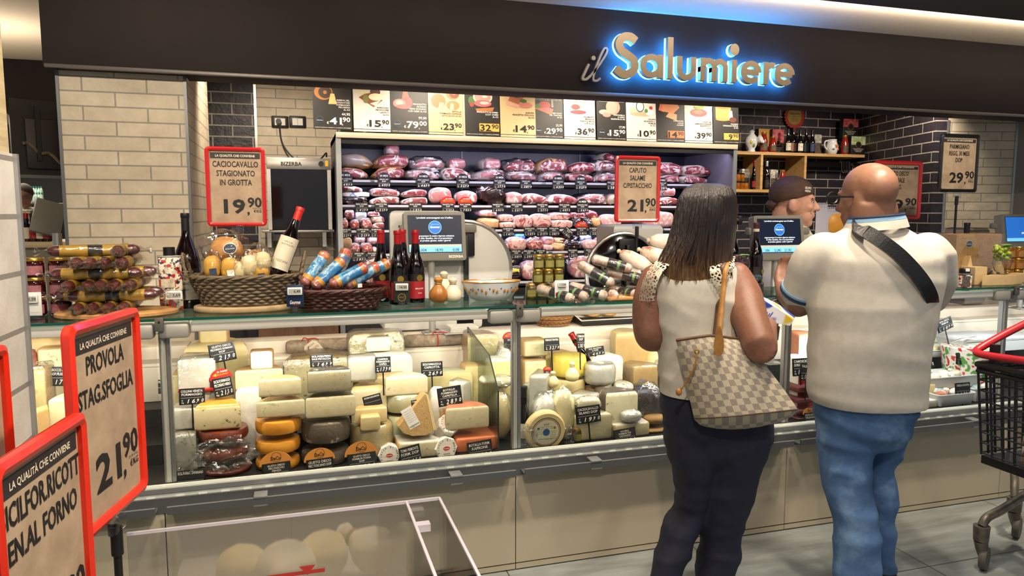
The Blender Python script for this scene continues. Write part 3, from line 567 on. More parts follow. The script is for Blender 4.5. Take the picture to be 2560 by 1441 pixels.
for k, (x, y, rx, rz_, c, l) in enumerate([(531, 668, .032, .045, YEL, 'yellow smoked cheese in clear film at basket left end'), (575, 672, .034, .044, YEL, 'orange cheese wedge with white label in wicker basket front'), (598, 678, .030, .040, CREAMC, 'pale round cheese between orange wedge and yellow cheese in basket'), (626, 666, .040, .045, CREAMC, 'pale cheese in shiny film at the middle of wicker basket'), (651, 680, .036, .034, YEL, 'bright yellow cheese with navy label before the tilted bottle'), (655, 655, .034, .04, CREAMC, 'cream coloured cheese leaning on the tilted bottle in basket')]):
    q = at(x, y, B.y-.045); t = thing('wrapped_cheese', l, 'cheese', tuple(q)); m = MB(); m.ell((0, 0, 0), (rx, .030, rz_), p=.75, wob=.05, seed=k); m.build('cheese', c, t); bump_bag(t, (0, 0, .008), (rx*1.22, .036, rz_*1.3), k+11)
    if k in (0, 1, 4): m = MB(); T = frame((.004, -.031, -.018), (1, 0, .1), (0, .2, 1)); m.rect(T, -.012, -.012, .014, .014, .002, 0); m.build('label', NAVY if k != 1 else PAPERW, t)
q = at(690, 692, B.y-.01); bottle('red capped wine bottle with cream label tilted in wicker basket', .30, .040, mat('bright red capsule', '#c8271c', .35), [(.10, .56, CREAML, [('VILLA', .48, .006, .9), ('ANTINORI', .44, .006, 1.3), ('TOSCANA', .20, .010, 1.3)], mat('pale ink', '#7a6f5a', .6))], tuple(q), rot3=(-.12, .36, 0), caph=.24)
# ---- dark red basket with blue wrapped salami
o = base(855, 778); B2 = Vector((o.x-.005, o.y+.13, ZT)); basket('dark red wicker basket holding blue wrapped salami beside wine bottles', tuple(B2), .150, .098, .075, .30, WICKR, 24, 7, handles=False)
BLU = mat('sky blue wrapper', '#2a86c8', .35, stops=[(.45, '#2a86c8'), (.55, '#7fc4e8'), (.6, '#d8eef8'), (.66, '#2a86c8')], scale=22, detail=2, coat=.3); PINKM = mat('pink salami meat', '#b35a55', .4, stops=[(.35, '#9c4340'), (.6, '#c47a72'), (.75, '#e6cbc0')], scale=40); YO = mat('yellow orange wrapper edge', '#e8a22c', .4); REDW = mat('red printed wrapper', '#c93a2c', .4, stops=[(.45, '#c93a2c'), (.6, '#f0b040')], scale=30)
for k, (x, y, rz, ry, dy, l) in enumerate([(788, 672, .5, -.85, .0, 'blue wrapped salami leaning at left in dark red basket'), (822, 684, .3, -.7, -.03, 'blue and white wrapped salami second from left in basket'), (850, 668, .6, -1.05, .02, 'blue wrapped salami standing steepest with tied bag end'), (872, 690, .2, -.45, -.05, 'blue salami with cut pink end in basket middle'), (905, 690, .3, -.5, -.02, 'blue wrapped salami lying third from basket right side'), (930, 678, .15, -.42, .01, 'blue wrapped salami resting on right rim of red basket')]):
    q = at(x, y, B2.y+dy-.02); sausage(l, .17, .024, PINKM, [(.16, .26, YO), (.26, .80, BLU), (.80, .92, REDW)], 'blue wrapped salami in basket', tuple(q), rz, ry, 1)
# ---- price displays on little stands
LCD = mat('grey e-paper display', '#a8aaa6', .4); ESL = mat('white tag plastic', '#dfe0de', .4); CLEARP = glass('clear plastic stand', '#f2f4f4', .12)
def esl(label, x, y, hb, price, w=.060, h=.033, board=None, logo=None, sub=None):
    o = base(x, y); t = thing('price_display', label, 'price tag', (o.x, o.y+.012, ZT), -.08); zb = hb
    m = MB(); m.rbox((-.03, -.012, 0), (.03, .022, .003), .001); m.rbox((-.014, .006, .003), (.014, .009, zb+h*.5), .001); m.build('clear_stand', CLEARP, t)
    if board:
        bw, bh, bm = board; m = MB(); m.rbox((-bw/2, .0, zb-bh+h*1.25), (bw/2, .005, zb+h*1.3), .004); T = frame((0, -.0005, zb-bh+h*1.25), (1, 0, 0), (0, 0, 1))
        if logo:
            if logo == 'Gourmet': m.text(logo, T, 0, bh*.13, .014, w=bw*.62, mi=1, shear=.3); m.rect(T, -bw*.1, bh*.08, bw*.22, bh*.10, .0006, 2)
            elif logo == 'seal': m.disc(T, 0, bh*.24, .017, z=.0005, mi=2); m.disc(T, 0, bh*.24, .0145, z=.0008, mi=0); m.text('SIGILLO', T, 0, bh*.22, .005, w=.022, mi=2, dz=.001)
            else: m.text(logo, T, .006, bh*.15, .008, w=bw*.55, mi=1); m.disc(T, -bw*.36, bh*.2, .006, .010, .0006, 2)
        m.build('tag_board', [bm, PAPERW if logo != 'Gastronauta' else INK, {'seal': GOLD}.get(logo, RED)], t)
    m = MB(); m.rbox((-w/2, -.010, zb), (w/2, -.001, zb+h), .003); T = frame((0, -.0102, zb), (1, 0, 0), (0, 0, 1)); m.rect(T, -w*.40, h*.2, w*.40, h*.80, .0003, 1); m.text(price, T, w*.37, h*.32, h*.34, al='r', mi=2, dz=.0008); m.build('display', [ESL, LCD, INK], t)
esl('white electronic price tag reading 3,69 in front of patterned tin', 437, 783, .052, '3,69', .062, .034)
esl('navy gourmet price stand reading 6,49 before the two baskets', 739, 782, .068, '6,49', .056, .030, (.066, .084, NAVY), 'Gourmet')
esl('black price stand reading 14,90 before the red capped bottles', 1006, 764, .062, '14,90', .054, .030, (.070, .088, BLKP), 'seal')
esl('white price stand reading 1,39 before the stacked green jars', 1407, 756, .066, '1,39', .040, .022, (.064, .076, ESL), 'Gastronauta')
esl('white price stand reading 1,39 before the pink jam jars', 80, 800, .060, '1,39', .045, .03, (.062, .085, ESL), 'aromatico')
# ---- smoked pear cheeses and the painted bowl
SMOK = mat('smoked cheese skin', '#b5732c', .4, stops=[(.3, '#99571c'), (.7, '#cf9348')], scale=12, coat=.2); MILK = mat('white stretched cheese', '#e9dfc4', .4, coat=.15); STRING = mat('straw string', '#b09468', .8)
def pear(label, q, r, m_, rot3=None, name='pear_cheese', k=1.):
    t = thing(name, label, 'cheese', q, rot3=rot3); m = MB(); m.lathe([(.01*r, 0), (.55*r, .05*r), (.9*r, .35*r), (r, .8*r), (.88*r, 1.25*r), (.55*r, 1.7*r), (.3*r, 1.95*r*k), (.27*r, 2.05*r*k), (.42*r, 2.25*r*k), (.45*r, 2.45*r*k), (.3*r, 2.65*r*k), (.02*r, 2.72*r*k)], n=20); m.build('cheese_body', m_, t)
    m = MB(); P = [(.33*r*math.cos(a), .33*r*math.sin(a), 2.03*r*k+.02*r*math.sin(a*2)) for a in [2*PI*j/14 for j in range(14)]]; m.tube(P, .07*r, 5, closed=True); m.build('string', STRING, t); return t
for x, y, r, mm, dy, l in [(1108, 765, .042, SMOK, .10, 'smoked brown pear cheese tied with string behind the wine'), (1143, 762, .040, MILK, .085, 'white pear cheese tied at the neck beside painted bowl'), (1128, 752, .044, MILK, .16, 'white pear cheese standing behind the smoked brown one')]:
    o = base(x, y); pear(l, (o.x, o.y+dy, ZT), r, mm)
o = base(1241, 757); t = thing('painted_bowl', 'lobed white ceramic bowl painted with ochre leaves on glass counter', 'bowl', (o.x, o.y+.085, ZT))
def bowl_r(a, z): return (.072+.058*(z/.085)**.55)*(1+.035*math.cos(6*a)*min(1, z/.03))
m = MB(); CER = mat('glazed ceramic', '#d9dde0', .12, coat=.5); N = 60
m.loft([[(bowl_r(2*PI*j/N, z)*k*math.cos(2*PI*j/N), .62*bowl_r(2*PI*j/N, z)*k*math.sin(2*PI*j/N), z) for j in range(N)] for z, k in [(0, .72), (.002, .9), (.01, 1), (.03, 1), (.055, 1), (.085, 1), (.084, .965), (.05, .95), (.015, .9), (.012, .1)]], 0, True); m.build('bowl_body', CER, t)
m = MB(); m.tube([(bowl_r(a, .085)*.985*math.cos(a), .62*bowl_r(a, .085)*.985*math.sin(a), .0865) for a in [2*PI*j/60 for j in range(60)]], .0035, 6, closed=True); m.build('ochre_rim', mat('ochre glaze', '#c08a3c', .25), t); m = MB()
for j in range(22):
    a = -PI+.05+(PI-.1)*j/21; zz = .052+.008*math.sin(j*2.2); r = bowl_r(a, zz)+.001; m.ell((r*math.cos(a), .62*r*math.sin(a), zz), (.0055, .002, .0085) if j % 3 else (.003, .002, .003), 0 if j % 3 else 1, 8, 5, rot((0, 0, 0)))
m.build('painted_leaves', [mat('ochre leaf paint', '#a8702a', .3), mat('blue dot paint', '#26315c', .3)], t)
# ---- sausages with black and green band on a board
SALP = mat('pale dry salami', '#d9c3b0', .6, stops=[(.35, '#b98a78'), (.5, '#d8c4b4'), (.7, '#efe6da')], scale=30, bump=.3, bscale=50); GRB = mat('green stripe band', '#7fae6a', .5); DKB = mat('charcoal band', '#2c2a2e', .5)
o = base(1585, 752); t = thing('serving_board', 'wooden board with rounded edge under the banded sausages', 'board', (o.x+.03, o.y+.12, ZT)); m = MB(); m.rbox((-.15, -.11, 0), (.15, .11, .016), .007); m.build('board', WOODB, t)
g0 = None; pos = [(1388, 735, .2, .9, .06), (1425, 728, .25, 1.0, .05), (1470, 728, .2, .85, .07), (1490, 685, .5, .7, .12), (1560, 735, .02, 1.25, .08), (1600, 738, .02, 1.3, .08), (1530, 660, .25, .55, .12), (1568, 690, .2, .6, .1), (1610, 690, .2, .5, .12), (1640, 725, .1, 1.2, .1), (1500, 738, .02, 1.1, .1)]
for k, (x, y, ry, rz, dy) in enumerate(pos):
    q = at(x, y, base(1585, 752).y+dy+.02); q.z = max(q.z, ZT+.025); l = '%s green banded sausage from the jars in the heap before the slicer' % ORD[k]
    if g0 is None: g0 = sausage(l, .19, .0235, SALP, [(.40, .64, DKB), (.64, .70, GRB), (.70, .84, DKB)], 'green banded sausages', tuple(q), -rz, ry)
    else: d = dup(g0, tuple(q), 0, l); d.rotation_euler = (0, ry, -rz)
WSAL = mat('white mould salami', '#dccbb8', .7, stops=[(.32, '#a8543f'), (.42, '#d9c6b2'), (.7, '#efe7dc')], scale=16, bump=.5, bscale=40); s1 = None
for k, (x, y, ry, rz, L, l) in enumerate([(1590, 655, .55, -.3, .21, 'lumpy white salami lying left on the sausage heap'), (1640, 640, .35, -.5, .19, 'lumpy white salami in the middle behind the woman\'s hair'), (1660, 605, .1, -.2, .17, 'topmost lumpy white salami beside the grey slicer')]):
    q = at(x, y, base(1585, 752).y+.21); t = thing('dry_salami', l, 'salami', tuple(q), group='white mould salami', rot3=(0, ry, rz)); m = MB(); loftx(m, -L/2, L/2, [(0, .006), (.04, .012), (.08, .007), (.12, .02), (.3, .036), (.6, .042), (.9, .03), (1, .01)]); m.build('salami', WSAL, t)
# ================================================================== cheeses inside the glass counter
def chz(name, a, b, c=None, sc=22, rough=.45, bump=.12, bs=60, coat=.05, dist=0): return mat(name, a, rough, stops=[(.32, a), (.6, b)]+([(.665, c)] if c else []), scale=sc, bump=bump, bscale=bs, coat=coat, dist=dist)
C_IV = chz('ivory cheese paste', '#cfc49c', '#dbd1ac', '#b8ab80', 30); C_WH = chz('white fresh cheese', '#e2dccb', '#ebe7da', None, 18); C_YE = chz('straw cheese paste', '#dccb8e', '#e6d8a2', '#cdb878', 26); C_PEP = chz('peppercorn cheese', '#e2d5ae', '#dccda0', '#4a3a26', 42, dist=.4)
C_PIS = chz('pistachio cheese', '#e6dcb4', '#e0d4a6', '#6e6a3a', 34); C_BUT = chz('buttery cheese', '#dcc88e', '#e4d29c', None, 20); R_OR = chz('orange cheese rind', '#c98420', '#dc9c38', '#b36a18', 9, bump=.3); R_RED = chz('brick red rind', '#5f2415', '#74301b', '#43170c', 10, .4, .5, 90, .3)
R_ASH = chz('ash grey rind', '#4a4238', '#5c5346', '#b3aca0', 12, .8, .7, 70); R_BRN = chz('brown natural rind', '#9c7a48', '#b08c56', '#7f5f34', 14, .6, .4); R_TAN = chz('tan rind', '#c9a468', '#d6b47c', None, 12); R_DRK = chz('black wax rind', '#2a221f', '#3a302b', None, 12); R_WHT = chz('bloomy white rind', '#e9e4d6', '#f1ede2', None, 30, .8, .4, 120)
R_GRN = chz('pale green rind', '#c9cfa4', '#dcdcb8', None, 14); R_PNK = chz('terracotta rind', '#b0674a', '#c07c5a', None, 20, .6, .3); C_LEAF = chz('brown leaf wrap', '#8a6a3c', '#a5834e', '#5f4526', 12, .7, .6, 40); ORW = chz('orange waxed paper', '#c4663c', '#d27a4e', None, 8, .5, .8, 16); MAR = chz('maroon wrapped cheese', '#5a2a2a', '#6e3836', None, 8, .45, .7, 14)
C_GORG = chz('blue veined cheese', '#e6e0c0', '#dcd8b8', '#8a9a88', 30, dist=.6); C_TAL = chz('pale yellow soft cheese', '#ece2ae', '#efe8be', '#ddd097', 18); C_FIL = mat('cheese seen through film', '#dfe0d2', .3, stops=[(.4, '#d3d6cc'), (.6, '#eceade')], scale=12, coat=.6, bump=.5, bscale=25); C_YW = chz('bright yellow wheel', '#e6c848', '#ecd66a', '#c9a63a', 26)
FILM_W = film('cheese cling film', '#fdfdfb', .16, .14, .9, 34)
def deck(Y): d = Y-YB; return .515 if d < .32 else .60 if d < .52 else .70 if d < .66 else .875 if d < .79 else .935
def outline(kind, w, d):
    if kind == 'half': return [(-w/2, 0), (0, 0), (w/2, 0)]+[(w/2*math.cos(a), d*math.sin(a)) for a in [PI*j/16 for j in range(1, 16)]]
    if kind == 'quarter': return [(-w/2, 0), (w/2, 0)]+[(-w/2+w*math.cos(a), d*math.sin(a)) for a in [PI/2*j/9 for j in range(1, 10)]]
    if kind == 'wedge': return [(-w/2, .25*d), (w*.1, 0), (w/2, .35*d), (.1*w, d)]
    if kind == 'wedgel': return [(-w/2, .0), (w/2, .1*d), (w*.35, d), (.1*w, d)]
    r = min(w, d)*.12; return [(sx*(w/2-r)+r*math.cos(a), (d/2-r)*sy+d/2+r*math.sin(a)) for sx, sy, a0 in ((1, -1, -PI/2), (1, 1, 0), (-1, 1, PI/2), (-1, -1, PI)) for a in [a0+PI/2*k/3 for k in range(4)]]
def cheese(kind, x0, x1, y0, y1, Y, d, mats, label, ext=False, wrap=False, yaw=0, name='cheese', cat='cheese', group=None, r=None, tilt=None, stick=None):
    x, z, w_, h = fit(x0, x1, y0, y1, Y, d)
    if z < deck(Y): h += z-deck(Y); z = deck(Y)
    if ext: h += z-deck(Y); z = deck(Y)
    h = max(h, .012); t = thing(name, label, cat, (x, Y, z), yaw, group)
    if tilt: t.rotation_euler = (tilt[0], tilt[1], yaw)
    m = MB(); q = MB(); rr = r or min(h, w_)*.14
    if kind == 'wheel':
        R = w_/2; h *= 1.10; t.location.y = Y+R; p = [(.02, 0), (R*.88, 0), (R*.96, h*.06), (R, h*.25), (R*1.012, h*.5), (R, h*.75), (R*.96, h*.94), (R*.88, h), (.02, h)]; m.lathe(p, n=36)
        if wrap: q.lathe([(a*1.02+.001, b*1.02) for a, b in p], n=36, cap=False)
    elif kind == 'disc':       # a wheel standing on edge, its face towards the viewer
        R = max(w_, h)/2; m.lathe([(.01, -d/2), (R*.93, -d/2), (R, -d*.35), (R, d*.35), (R*.93, d/2), (.01, d/2)], n=40, T=rot((0, d/2, h/2), PI/2+.12)); t['r'] = R; t['h'] = h
    elif kind in ('ball', 'loaf'):
        m.ell((0, d/2, h/2), (w_/2, d/2, h/2), p=.9 if kind == 'ball' else .7, wob=.04, seed=x0)
        if wrap: q.ell((0, d/2, h/2), (w_*.56, d*.6, h*.58), wob=.22, ws=14, seed=x0, n=22, m=14)
    else:
        P = outline(kind, w_, d); m.foot(P, 0, h, rr, (0, 1) if len(mats) < 3 else (0, 1, 2))
        if wrap: q.foot([(a*1.03, b*1.03-.004) for a, b in P], -.001, h*1.03, rr, (0, 0))
    m.build('cheese_body', mats, t)
    if wrap and kind not in ('ball', 'loaf'): q.v = [tuple(Vector(v)*(1+.035*noise.noise(Vector(v)*38+Vector((x0, 0, 0))))) for v in q.v]
    if wrap: q.build('wrapper', wrap if wrap is not True else FILM_W, t)
    if stick: m = MB(); stick(m, w_, h, d); m.build('label', [PAPERW, INK, col('#2f8a4a', .6), RED], t)
    return t
F, Mi, Ba = 2.965, 3.21, 3.41
lst = [
 # front row and its stacks, left to right
 ('half', 436, 495, 1067, 1170, 3.0, .16, [C_FIL, C_FIL], 'white cheese in cloudy film at the far left of front window', 1, 1), ('half', 430, 494, 1002, 1075, 3.06, .16, [C_FIL, C_FIL], 'film wrapped white wheel above the cloudy one, left post', 0, 1),
 ('wheel', 503, 628, 1150, 1212, F, .2, [R_RED], 'lowest brick red wheel of the left stack in a plastic bag'), ('wheel', 497, 622, 1104, 1156, F, .2, [R_RED], 'middle brick red wheel of the left stack'), ('wheel', 494, 620, 1058, 1110, F, .2, [R_RED], 'top brick red wheel under the peppercorn half cheese'), ('half', 489, 604, 997, 1077, F+.02, .15, [C_PEP, R_OR, C_PEP], 'half peppercorn cheese on top of the brick red wheels'),
 ('wheel', 638, 750, 1131, 1192, F, .19, [R_OR], 'lowest orange pienza wheel behind the first orange topped card'), ('wheel', 637, 751, 1085, 1139, F, .19, [R_OR], 'middle orange pienza wheel in its stack'), ('wheel', 637, 754, 1036, 1091, F, .19, [R_OR], 'upper orange pienza wheel beneath two cut halves'), ('half', 642, 762, 991, 1043, F+.02, .10, [C_IV, R_TAN], 'larger ivory cheese half directly on the orange wheels'), ('half', 647, 753, 939, 992, F+.02, .09, [C_IV, R_TAN], 'ivory cheese half topmost on the orange wheels'),
 ('wheel', 753, 876, 1109, 1180, F, .2, [R_ASH], 'lower ash grey toscano wheel in the dark stack'), ('wheel', 754, 878, 1040, 1114, F, .2, [R_ASH], 'upper ash grey wheel with white mould patches'), ('half', 764, 887, 979, 1045, F+.02, .11, [C_IV, R_ASH], 'ivory half cheese resting on the ash grey wheels'), ('half', 769, 876, 917, 981, F+.02, .10, [C_IV, R_ASH], 'topmost ivory half on ash grey stack under pistachio card', 0, 1),
 ('wheel', 877, 984, 1054, 1122, F+.02, .18, [C_BUT], 'film wrapped fossa wheel behind the third orange topped card', 1, 1), ('half', 885, 966, 1010, 1060, F+.05, .09, [C_BUT, R_TAN], 'cut half cheese lying on the film wrapped fossa wheel'), ('block', 901, 950, 1035, 1078, F-.0, .05, [C_BUT, R_TAN], 'small square cheese cube in front of cut half'),
 ('block', 991, 1106, 1083, 1158, F, .16, [C_IV, R_TAN, R_WHT], 'large rectangular toma block behind its small tilted card', 1), ('block', 1134, 1236, 1073, 1152, F+.01, .16, [ORW, ORW], 'cheese wrapped in orange paper at right behind kaprone card', 1), ('half', 1110, 1217, 1004, 1075, F+.02, .12, [C_IV, R_PNK], 'pale half cheese with terracotta rind on orange package'),
 # second row
 ('block', 446, 541, 889, 971, 3.16, .12, [C_WH, C_WH], 'large white feta-like block in film on red tray, left', 1, 1), ('half', 592, 655, 962, 1062, 3.14, .12, [C_FIL, R_WHT], 'pale tall wheel half hidden behind orange stack', 1), ('half', 590, 708, 912, 976, Mi-.02, .13, [C_IV, R_BRN], 'ivory half wheel with brown rind beneath small white wedge'), ('block', 625, 684, 872, 925, Mi-.01, .08, [C_WH, R_BRN], 'small white cheese with brown rind on ivory half wheel'),
 ('half', 876, 964, 955, 1022, 3.12, .13, [C_IV, R_TAN], 'half wheel with brown base behind the sardinian card', 1), ('block', 870, 941, 887, 956, 3.13, .09, [C_WH, R_WHT], 'tall white cut cheese in film on the brown based half', 0, 1), ('half', 935, 1019, 924, 960, 3.26, .13, [C_BUT, R_TAN], 'pale wheel behind the goat cheese card at centre', 1),
 ('wheel', 964, 1068, 1030, 1092, 3.08, .18, [R_GRN], 'lower film wrapped wheel behind the tilted big wedge', 1), ('wheel', 959, 1067, 976, 1036, 3.08, .18, [R_GRN], 'greenish rimmed film wrapped wheel under an ivory half', 0, 1), ('half', 962, 1066, 932, 990, 3.10, .11, [C_IV, R_GRN], 'ivory half cheese on the greenish rimmed wheel'),
 ('half', 1060, 1176, 919, 968, 3.26, .14, [C_BUT, R_GRN], 'wheel with printed green label behind the cafrotta card', 1), ('loaf', 1070, 1120, 962, 1014, 3.1, .09, [R_WHT], 'small white wrapped goat cheese left of capritilla card', 1), ('wedge', 1120, 1177, 948, 1012, 3.14, .12, [C_WH, R_WHT], 'white brie wedge in film behind the capritilla card', 1, 1), ('block', 1100, 1130, 1015, 1075, 3.06, .1, [R_TAN, R_TAN], 'tan cheese edge between big wedge and pale half', 1),
 # back row
 ('half', 465, 622, 845, 935, Ba-.03, .22, [C_BUT, C_BUT], 'big romano half wheel with dark label on its face', 1, 0), ('block', 499, 571, 818, 858, Ba+.02, .12, [C_BUT, R_TAN], 'thick cheese slab on top of the romano half wheel'), ('half', 711, 879, 879, 951, Ba-.06, .2, [C_PIS, R_TAN], 'long pistachio speckled half wheel behind the pistachio card', 1, 1),
 ('block', 871, 1008, 826, 884, Ba+.0, .14, [C_PIS, C_PIS], 'long speckled cheese block at back centre', 1, 1), ('half', 895, 1027, 873, 927, Ba-.09, .16, [C_WH, R_WHT], 'round pure white wheel below the white cheese end', 1), ('half', 915, 973, 838, 880, Ba-.06, .08, [C_WH, C_BUT], 'white cheese end piece lying on pure white wheel'), ('quarter', 1164, 1240, 828, 908, Ba+.02, .15, [C_YE, R_TAN], 'tall straw coloured wedge in film at the back right', 1, 1), ('block', 432, 470, 925, 990, 3.3, .12, [C_YE, R_TAN], 'straw coloured cheese behind the left post', 1),
 # beyond the glass divider
 ('quarter', 1159, 1215, 903, 962, 3.28, .12, [C_YE, R_TAN], 'straw wedge with slanted red label behind the glass divider', 1), ('half', 1211, 1270, 890, 937, 3.22, .12, [C_BUT, R_WHT], 'cream cheese half speckled green right of glass divider', 1), ('ball', 1201, 1244, 935, 966, 3.14, .1, [MILK], 'small white provola ball beside the divider'), ('loaf', 1236, 1280, 935, 972, 3.12, .1, [MILK], 'white provola lying beside the small ball', 0, 1), ('ball', 1223, 1282, 976, 1073, 3.05, .14, [C_YE], 'large pear shaped provola in printed net bag by the post', 1, 1), ('loaf', 1236, 1290, 868, 905, 3.3, .1, [C_FIL], 'cheese wrapped in silver film under the red round tag', 1, 1),
 # second window
 ('block', 1303, 1366, 843, 893, 3.3, .13, [C_TAL, R_TAN], 'pale yellow soft cheese block topmost behind middle post'), ('block', 1304, 1362, 889, 940, 3.3, .13, [C_TAL, R_TAN], 'pale yellow soft cheese block under another, right of middle post', 1), ('half', 1356, 1432, 872, 927, 3.36, .16, [C_YE, R_TAN], 'straw half wheel behind the blue grey 32,70 card', 1), ('wheel', 1388, 1470, 886, 947, 3.2, .16, [C_YW], 'bright yellow wheel with round label behind the pear cheese'), ('wheel', 1392, 1466, 945, 1010, 3.2, .16, [C_BUT], 'buttery wheel directly beneath the bright yellow wheel', 1), ('wedgel', 1470, 1551, 882, 922, 3.24, .14, [C_WH, R_WHT], 'white brie wedge right of the bright yellow wheel', 1),
 ('half', 1527, 1620, 820, 905, 3.42, .2, [R_TAN, C_BUT], 'large pale half wheel standing at back near the woman', 1), ('ball', 1617, 1662, 866, 900, 3.36, .12, [C_BUT], 'round buttery cheese peeking past the woman\'s elbow', 1), ('quarter', 1576, 1636, 905, 955, 3.2, .12, [R_TAN, R_TAN], 'tan cheese quarter in film behind the leaf shaped bag', 1, 1), ('wedge', 1322, 1384, 930, 990, 3.06, .12, [C_FIL, C_FIL], 'white wedge in stiff film beside the dark bottle', 1, 1), ('loaf', 1330, 1410, 982, 1036, 3.0, .12, [C_FIL], 'crumpled film pack of cheese above the round labelled wheel', 1, 1),
 ('wedge', 1409, 1510, 975, 1032, 3.03, .16, [C_GORG, C_FIL], 'big film wrapped wedge behind the caciocavallo card', 1, 1), ('wheel', 1470, 1541, 908, 966, 3.13, .14, [C_FIL], 'cheese wheel in white printed film at centre of second window', 0, 1), ('block', 1474, 1538, 962, 1012, 3.15, .14, [C_YE, R_TAN], 'straw coloured block carrying the white printed wheel', 1), ('loaf', 1378, 1440, 972, 1030, 2.99, .09, [C_TAL], 'pale cheese in crumpled bag right of the round labelled wheel', 1, 1), ('loaf', 1446, 1502, 988, 1034, 2.96, .07, [C_GORG], 'film bag of cheese resting behind the caciocavallo card', 0, 1), ('loaf', 1556, 1604, 1022, 1060, 2.95, .07, [C_FIL], 'small film pack on the flat block at right', 0, 1), ('wedgel', 1296, 1340, 960, 1010, 3.12, .1, [C_GORG, R_WHT], 'white cheese edge behind the dark bottle', 1, 1), ('quarter', 1505, 1584, 966, 1048, 3.0, .14, [C_GORG, R_ASH], 'tall blue veined wedge with grey rind', 1), ('loaf', 1538, 1584, 950, 992, 3.1, .1, [C_GORG], 'leaf shaped bag of pale cheese right of printed wheel', 0, 1), ('loaf', 1572, 1660, 957, 1034, 3.05, .14, [R_DRK], 'dark glossy vacuum pack of cheese by the woman\'s hip', 1, 1),
 ('half', 1431, 1521, 1022, 1100, 2.97, .12, [C_TAL, C_TAL], 'large soft pale half cheese in film at front centre', 1, 1), ('block', 1523, 1617, 1045, 1092, 2.97, .12, [C_IV, R_BRN, C_FIL], 'flat cheese block behind the chestnut leaf card', 1), ('loaf', 1612, 1662, 1063, 1096, 2.98, .1, [C_LEAF], 'brown leaf wrapped cheese at bottom right of window', 1), ('loaf', 1612, 1664, 1030, 1066, 3.0, .1, [C_LEAF], 'brown leaf wrapped cheese on another leaf wrapped one'), ('half', 1385, 1440, 1020, 1075, 3.06, .1, [C_LEAF, C_LEAF], 'dry leaf wrapped cheese behind the olive jar', 1),
 ('half', 1640, 1700, 900, 960, 3.2, .14, [C_WH, R_WHT], 'white cheese beside the woman\'s blouse at window height', 1, 1),
 # left end window
 ('block', 100, 165, 860, 925, 3.34, .14, [C_PIS, R_TAN], 'speckled cheese slab behind provola sign at far left', 1), ('block', 74, 122, 915, 1000, 3.1, .12, [C_YE, R_TAN], 'tall cheese block with barcode beside near pillar', 1, 1), ('half', 130, 185, 985, 1060, 3.06, .12, [C_IV, R_GRN], 'green grey cheese piece left of the provola sign edge', 1), ('wedge', 74, 122, 1015, 1085, 2.98, .12, [C_BUT, R_TAN], 'pale cheese wedge at bottom beside near pillar', 1), ('half', 66, 180, 835, 885, 3.42, .16, [R_TAN, R_TAN], 'tan half wheel at back of the left end window', 1), ('loaf', 66, 90, 868, 910, 3.3, .08, [PINKM], 'small pink wrapped piece at far left of counter', 1),
]
for q in lst:
    k = dict(zip(('ext', 'wrap'), [bool(v) for v in q[9:]])); nm = 'round_cheese' if q[0] in ('wheel', 'disc') else 'cheese'
    cheese(*q[:9], name=nm, **k)
for k, (y0, y1, l) in enumerate([(954, 983, 'topmost of the maroon wrapped cheeses beside the polo shirt'), (983, 1010, 'second maroon wrapped cheese from the top of its pile'), (1010, 1037, 'third maroon wrapped cheese from the top of its pile'), (1037, 1066, 'lowest of the four maroon wrapped cheeses in pile')]): cheese('block', 1983, 2033, y0, y1, 2.97, .12, [MAR, MAR], l, k == 3, group='maroon wrapped cheeses', r=.008)
cheese('half', 1984, 2036, 825, 888, 3.1, .14, [C_WH, R_PNK], 'pinkish white cheese half above the red edged packages', True); cheese('block', 1984, 2036, 884, 905, 3.02, .12, [col('#b02a2a'), C_WH], 'white package with red edge behind two black cards', True)
# wheel on edge with a printed label
t = cheese('disc', 1313, 1412, 1037, 1130, 2.955, .045, [C_BUT], 'round cheese with blue green printed label facing the viewer at front', name='round_cheese'); R = t['r']; h = t['h']; T = rot((0, .045/2, h/2), PI/2+.12) @ Matrix.Translation((0, 0, .045/2)); m = MB(); GR = col('#175a3c'); rr = R*.74
for q, z, i in ((1, .0004, 1), (.94, .0008, 0), (.90, .0012, 2), (.86, .0016, 0)): m.disc(T, 0, 0, rr*q, z=z, mi=i, n=40)
m.disc(T, 0, 0, rr*.24, z=.002, mi=3); m.disc(T, 0, rr*.0, rr*.10, rr*.05, z=.0024, mi=1); m.text('DOP', T, 0, rr*.48, rr*.12, mi=4, dz=.002)
for k in range(5): m.text('asiago della valle', T, -rr*.50 if k > 1 else 0, rr*(.36-.12*k) if k < 2 else rr*(.14-.13*(k-2)), rr*.06, w=rr*(.9 if k < 2 else .42), mi=4, dz=.002, bold=0); m.text('dop biologico', T, rr*.50, rr*(.14-.13*k)-rr*.1, rr*.05, w=rr*.4, mi=4, dz=.002, bold=0)
m.rect(T, -rr*.62, rr*.22, -rr*.46, rr*.36, .002, 1); m.disc(T, rr*.56, rr*.28, rr*.09, z=.002, mi=5); m.text('prodotto biologico italiano', T, 0, -rr*.48, rr*.07, w=rr*1.0, mi=4, dz=.002)
m.build('printed_label', [col('#cfd0b8'), GR, RED, col('#27508a'), INK, mat('bronze dot', '#a8682c', .5)], t); del t['r']; del t['h']
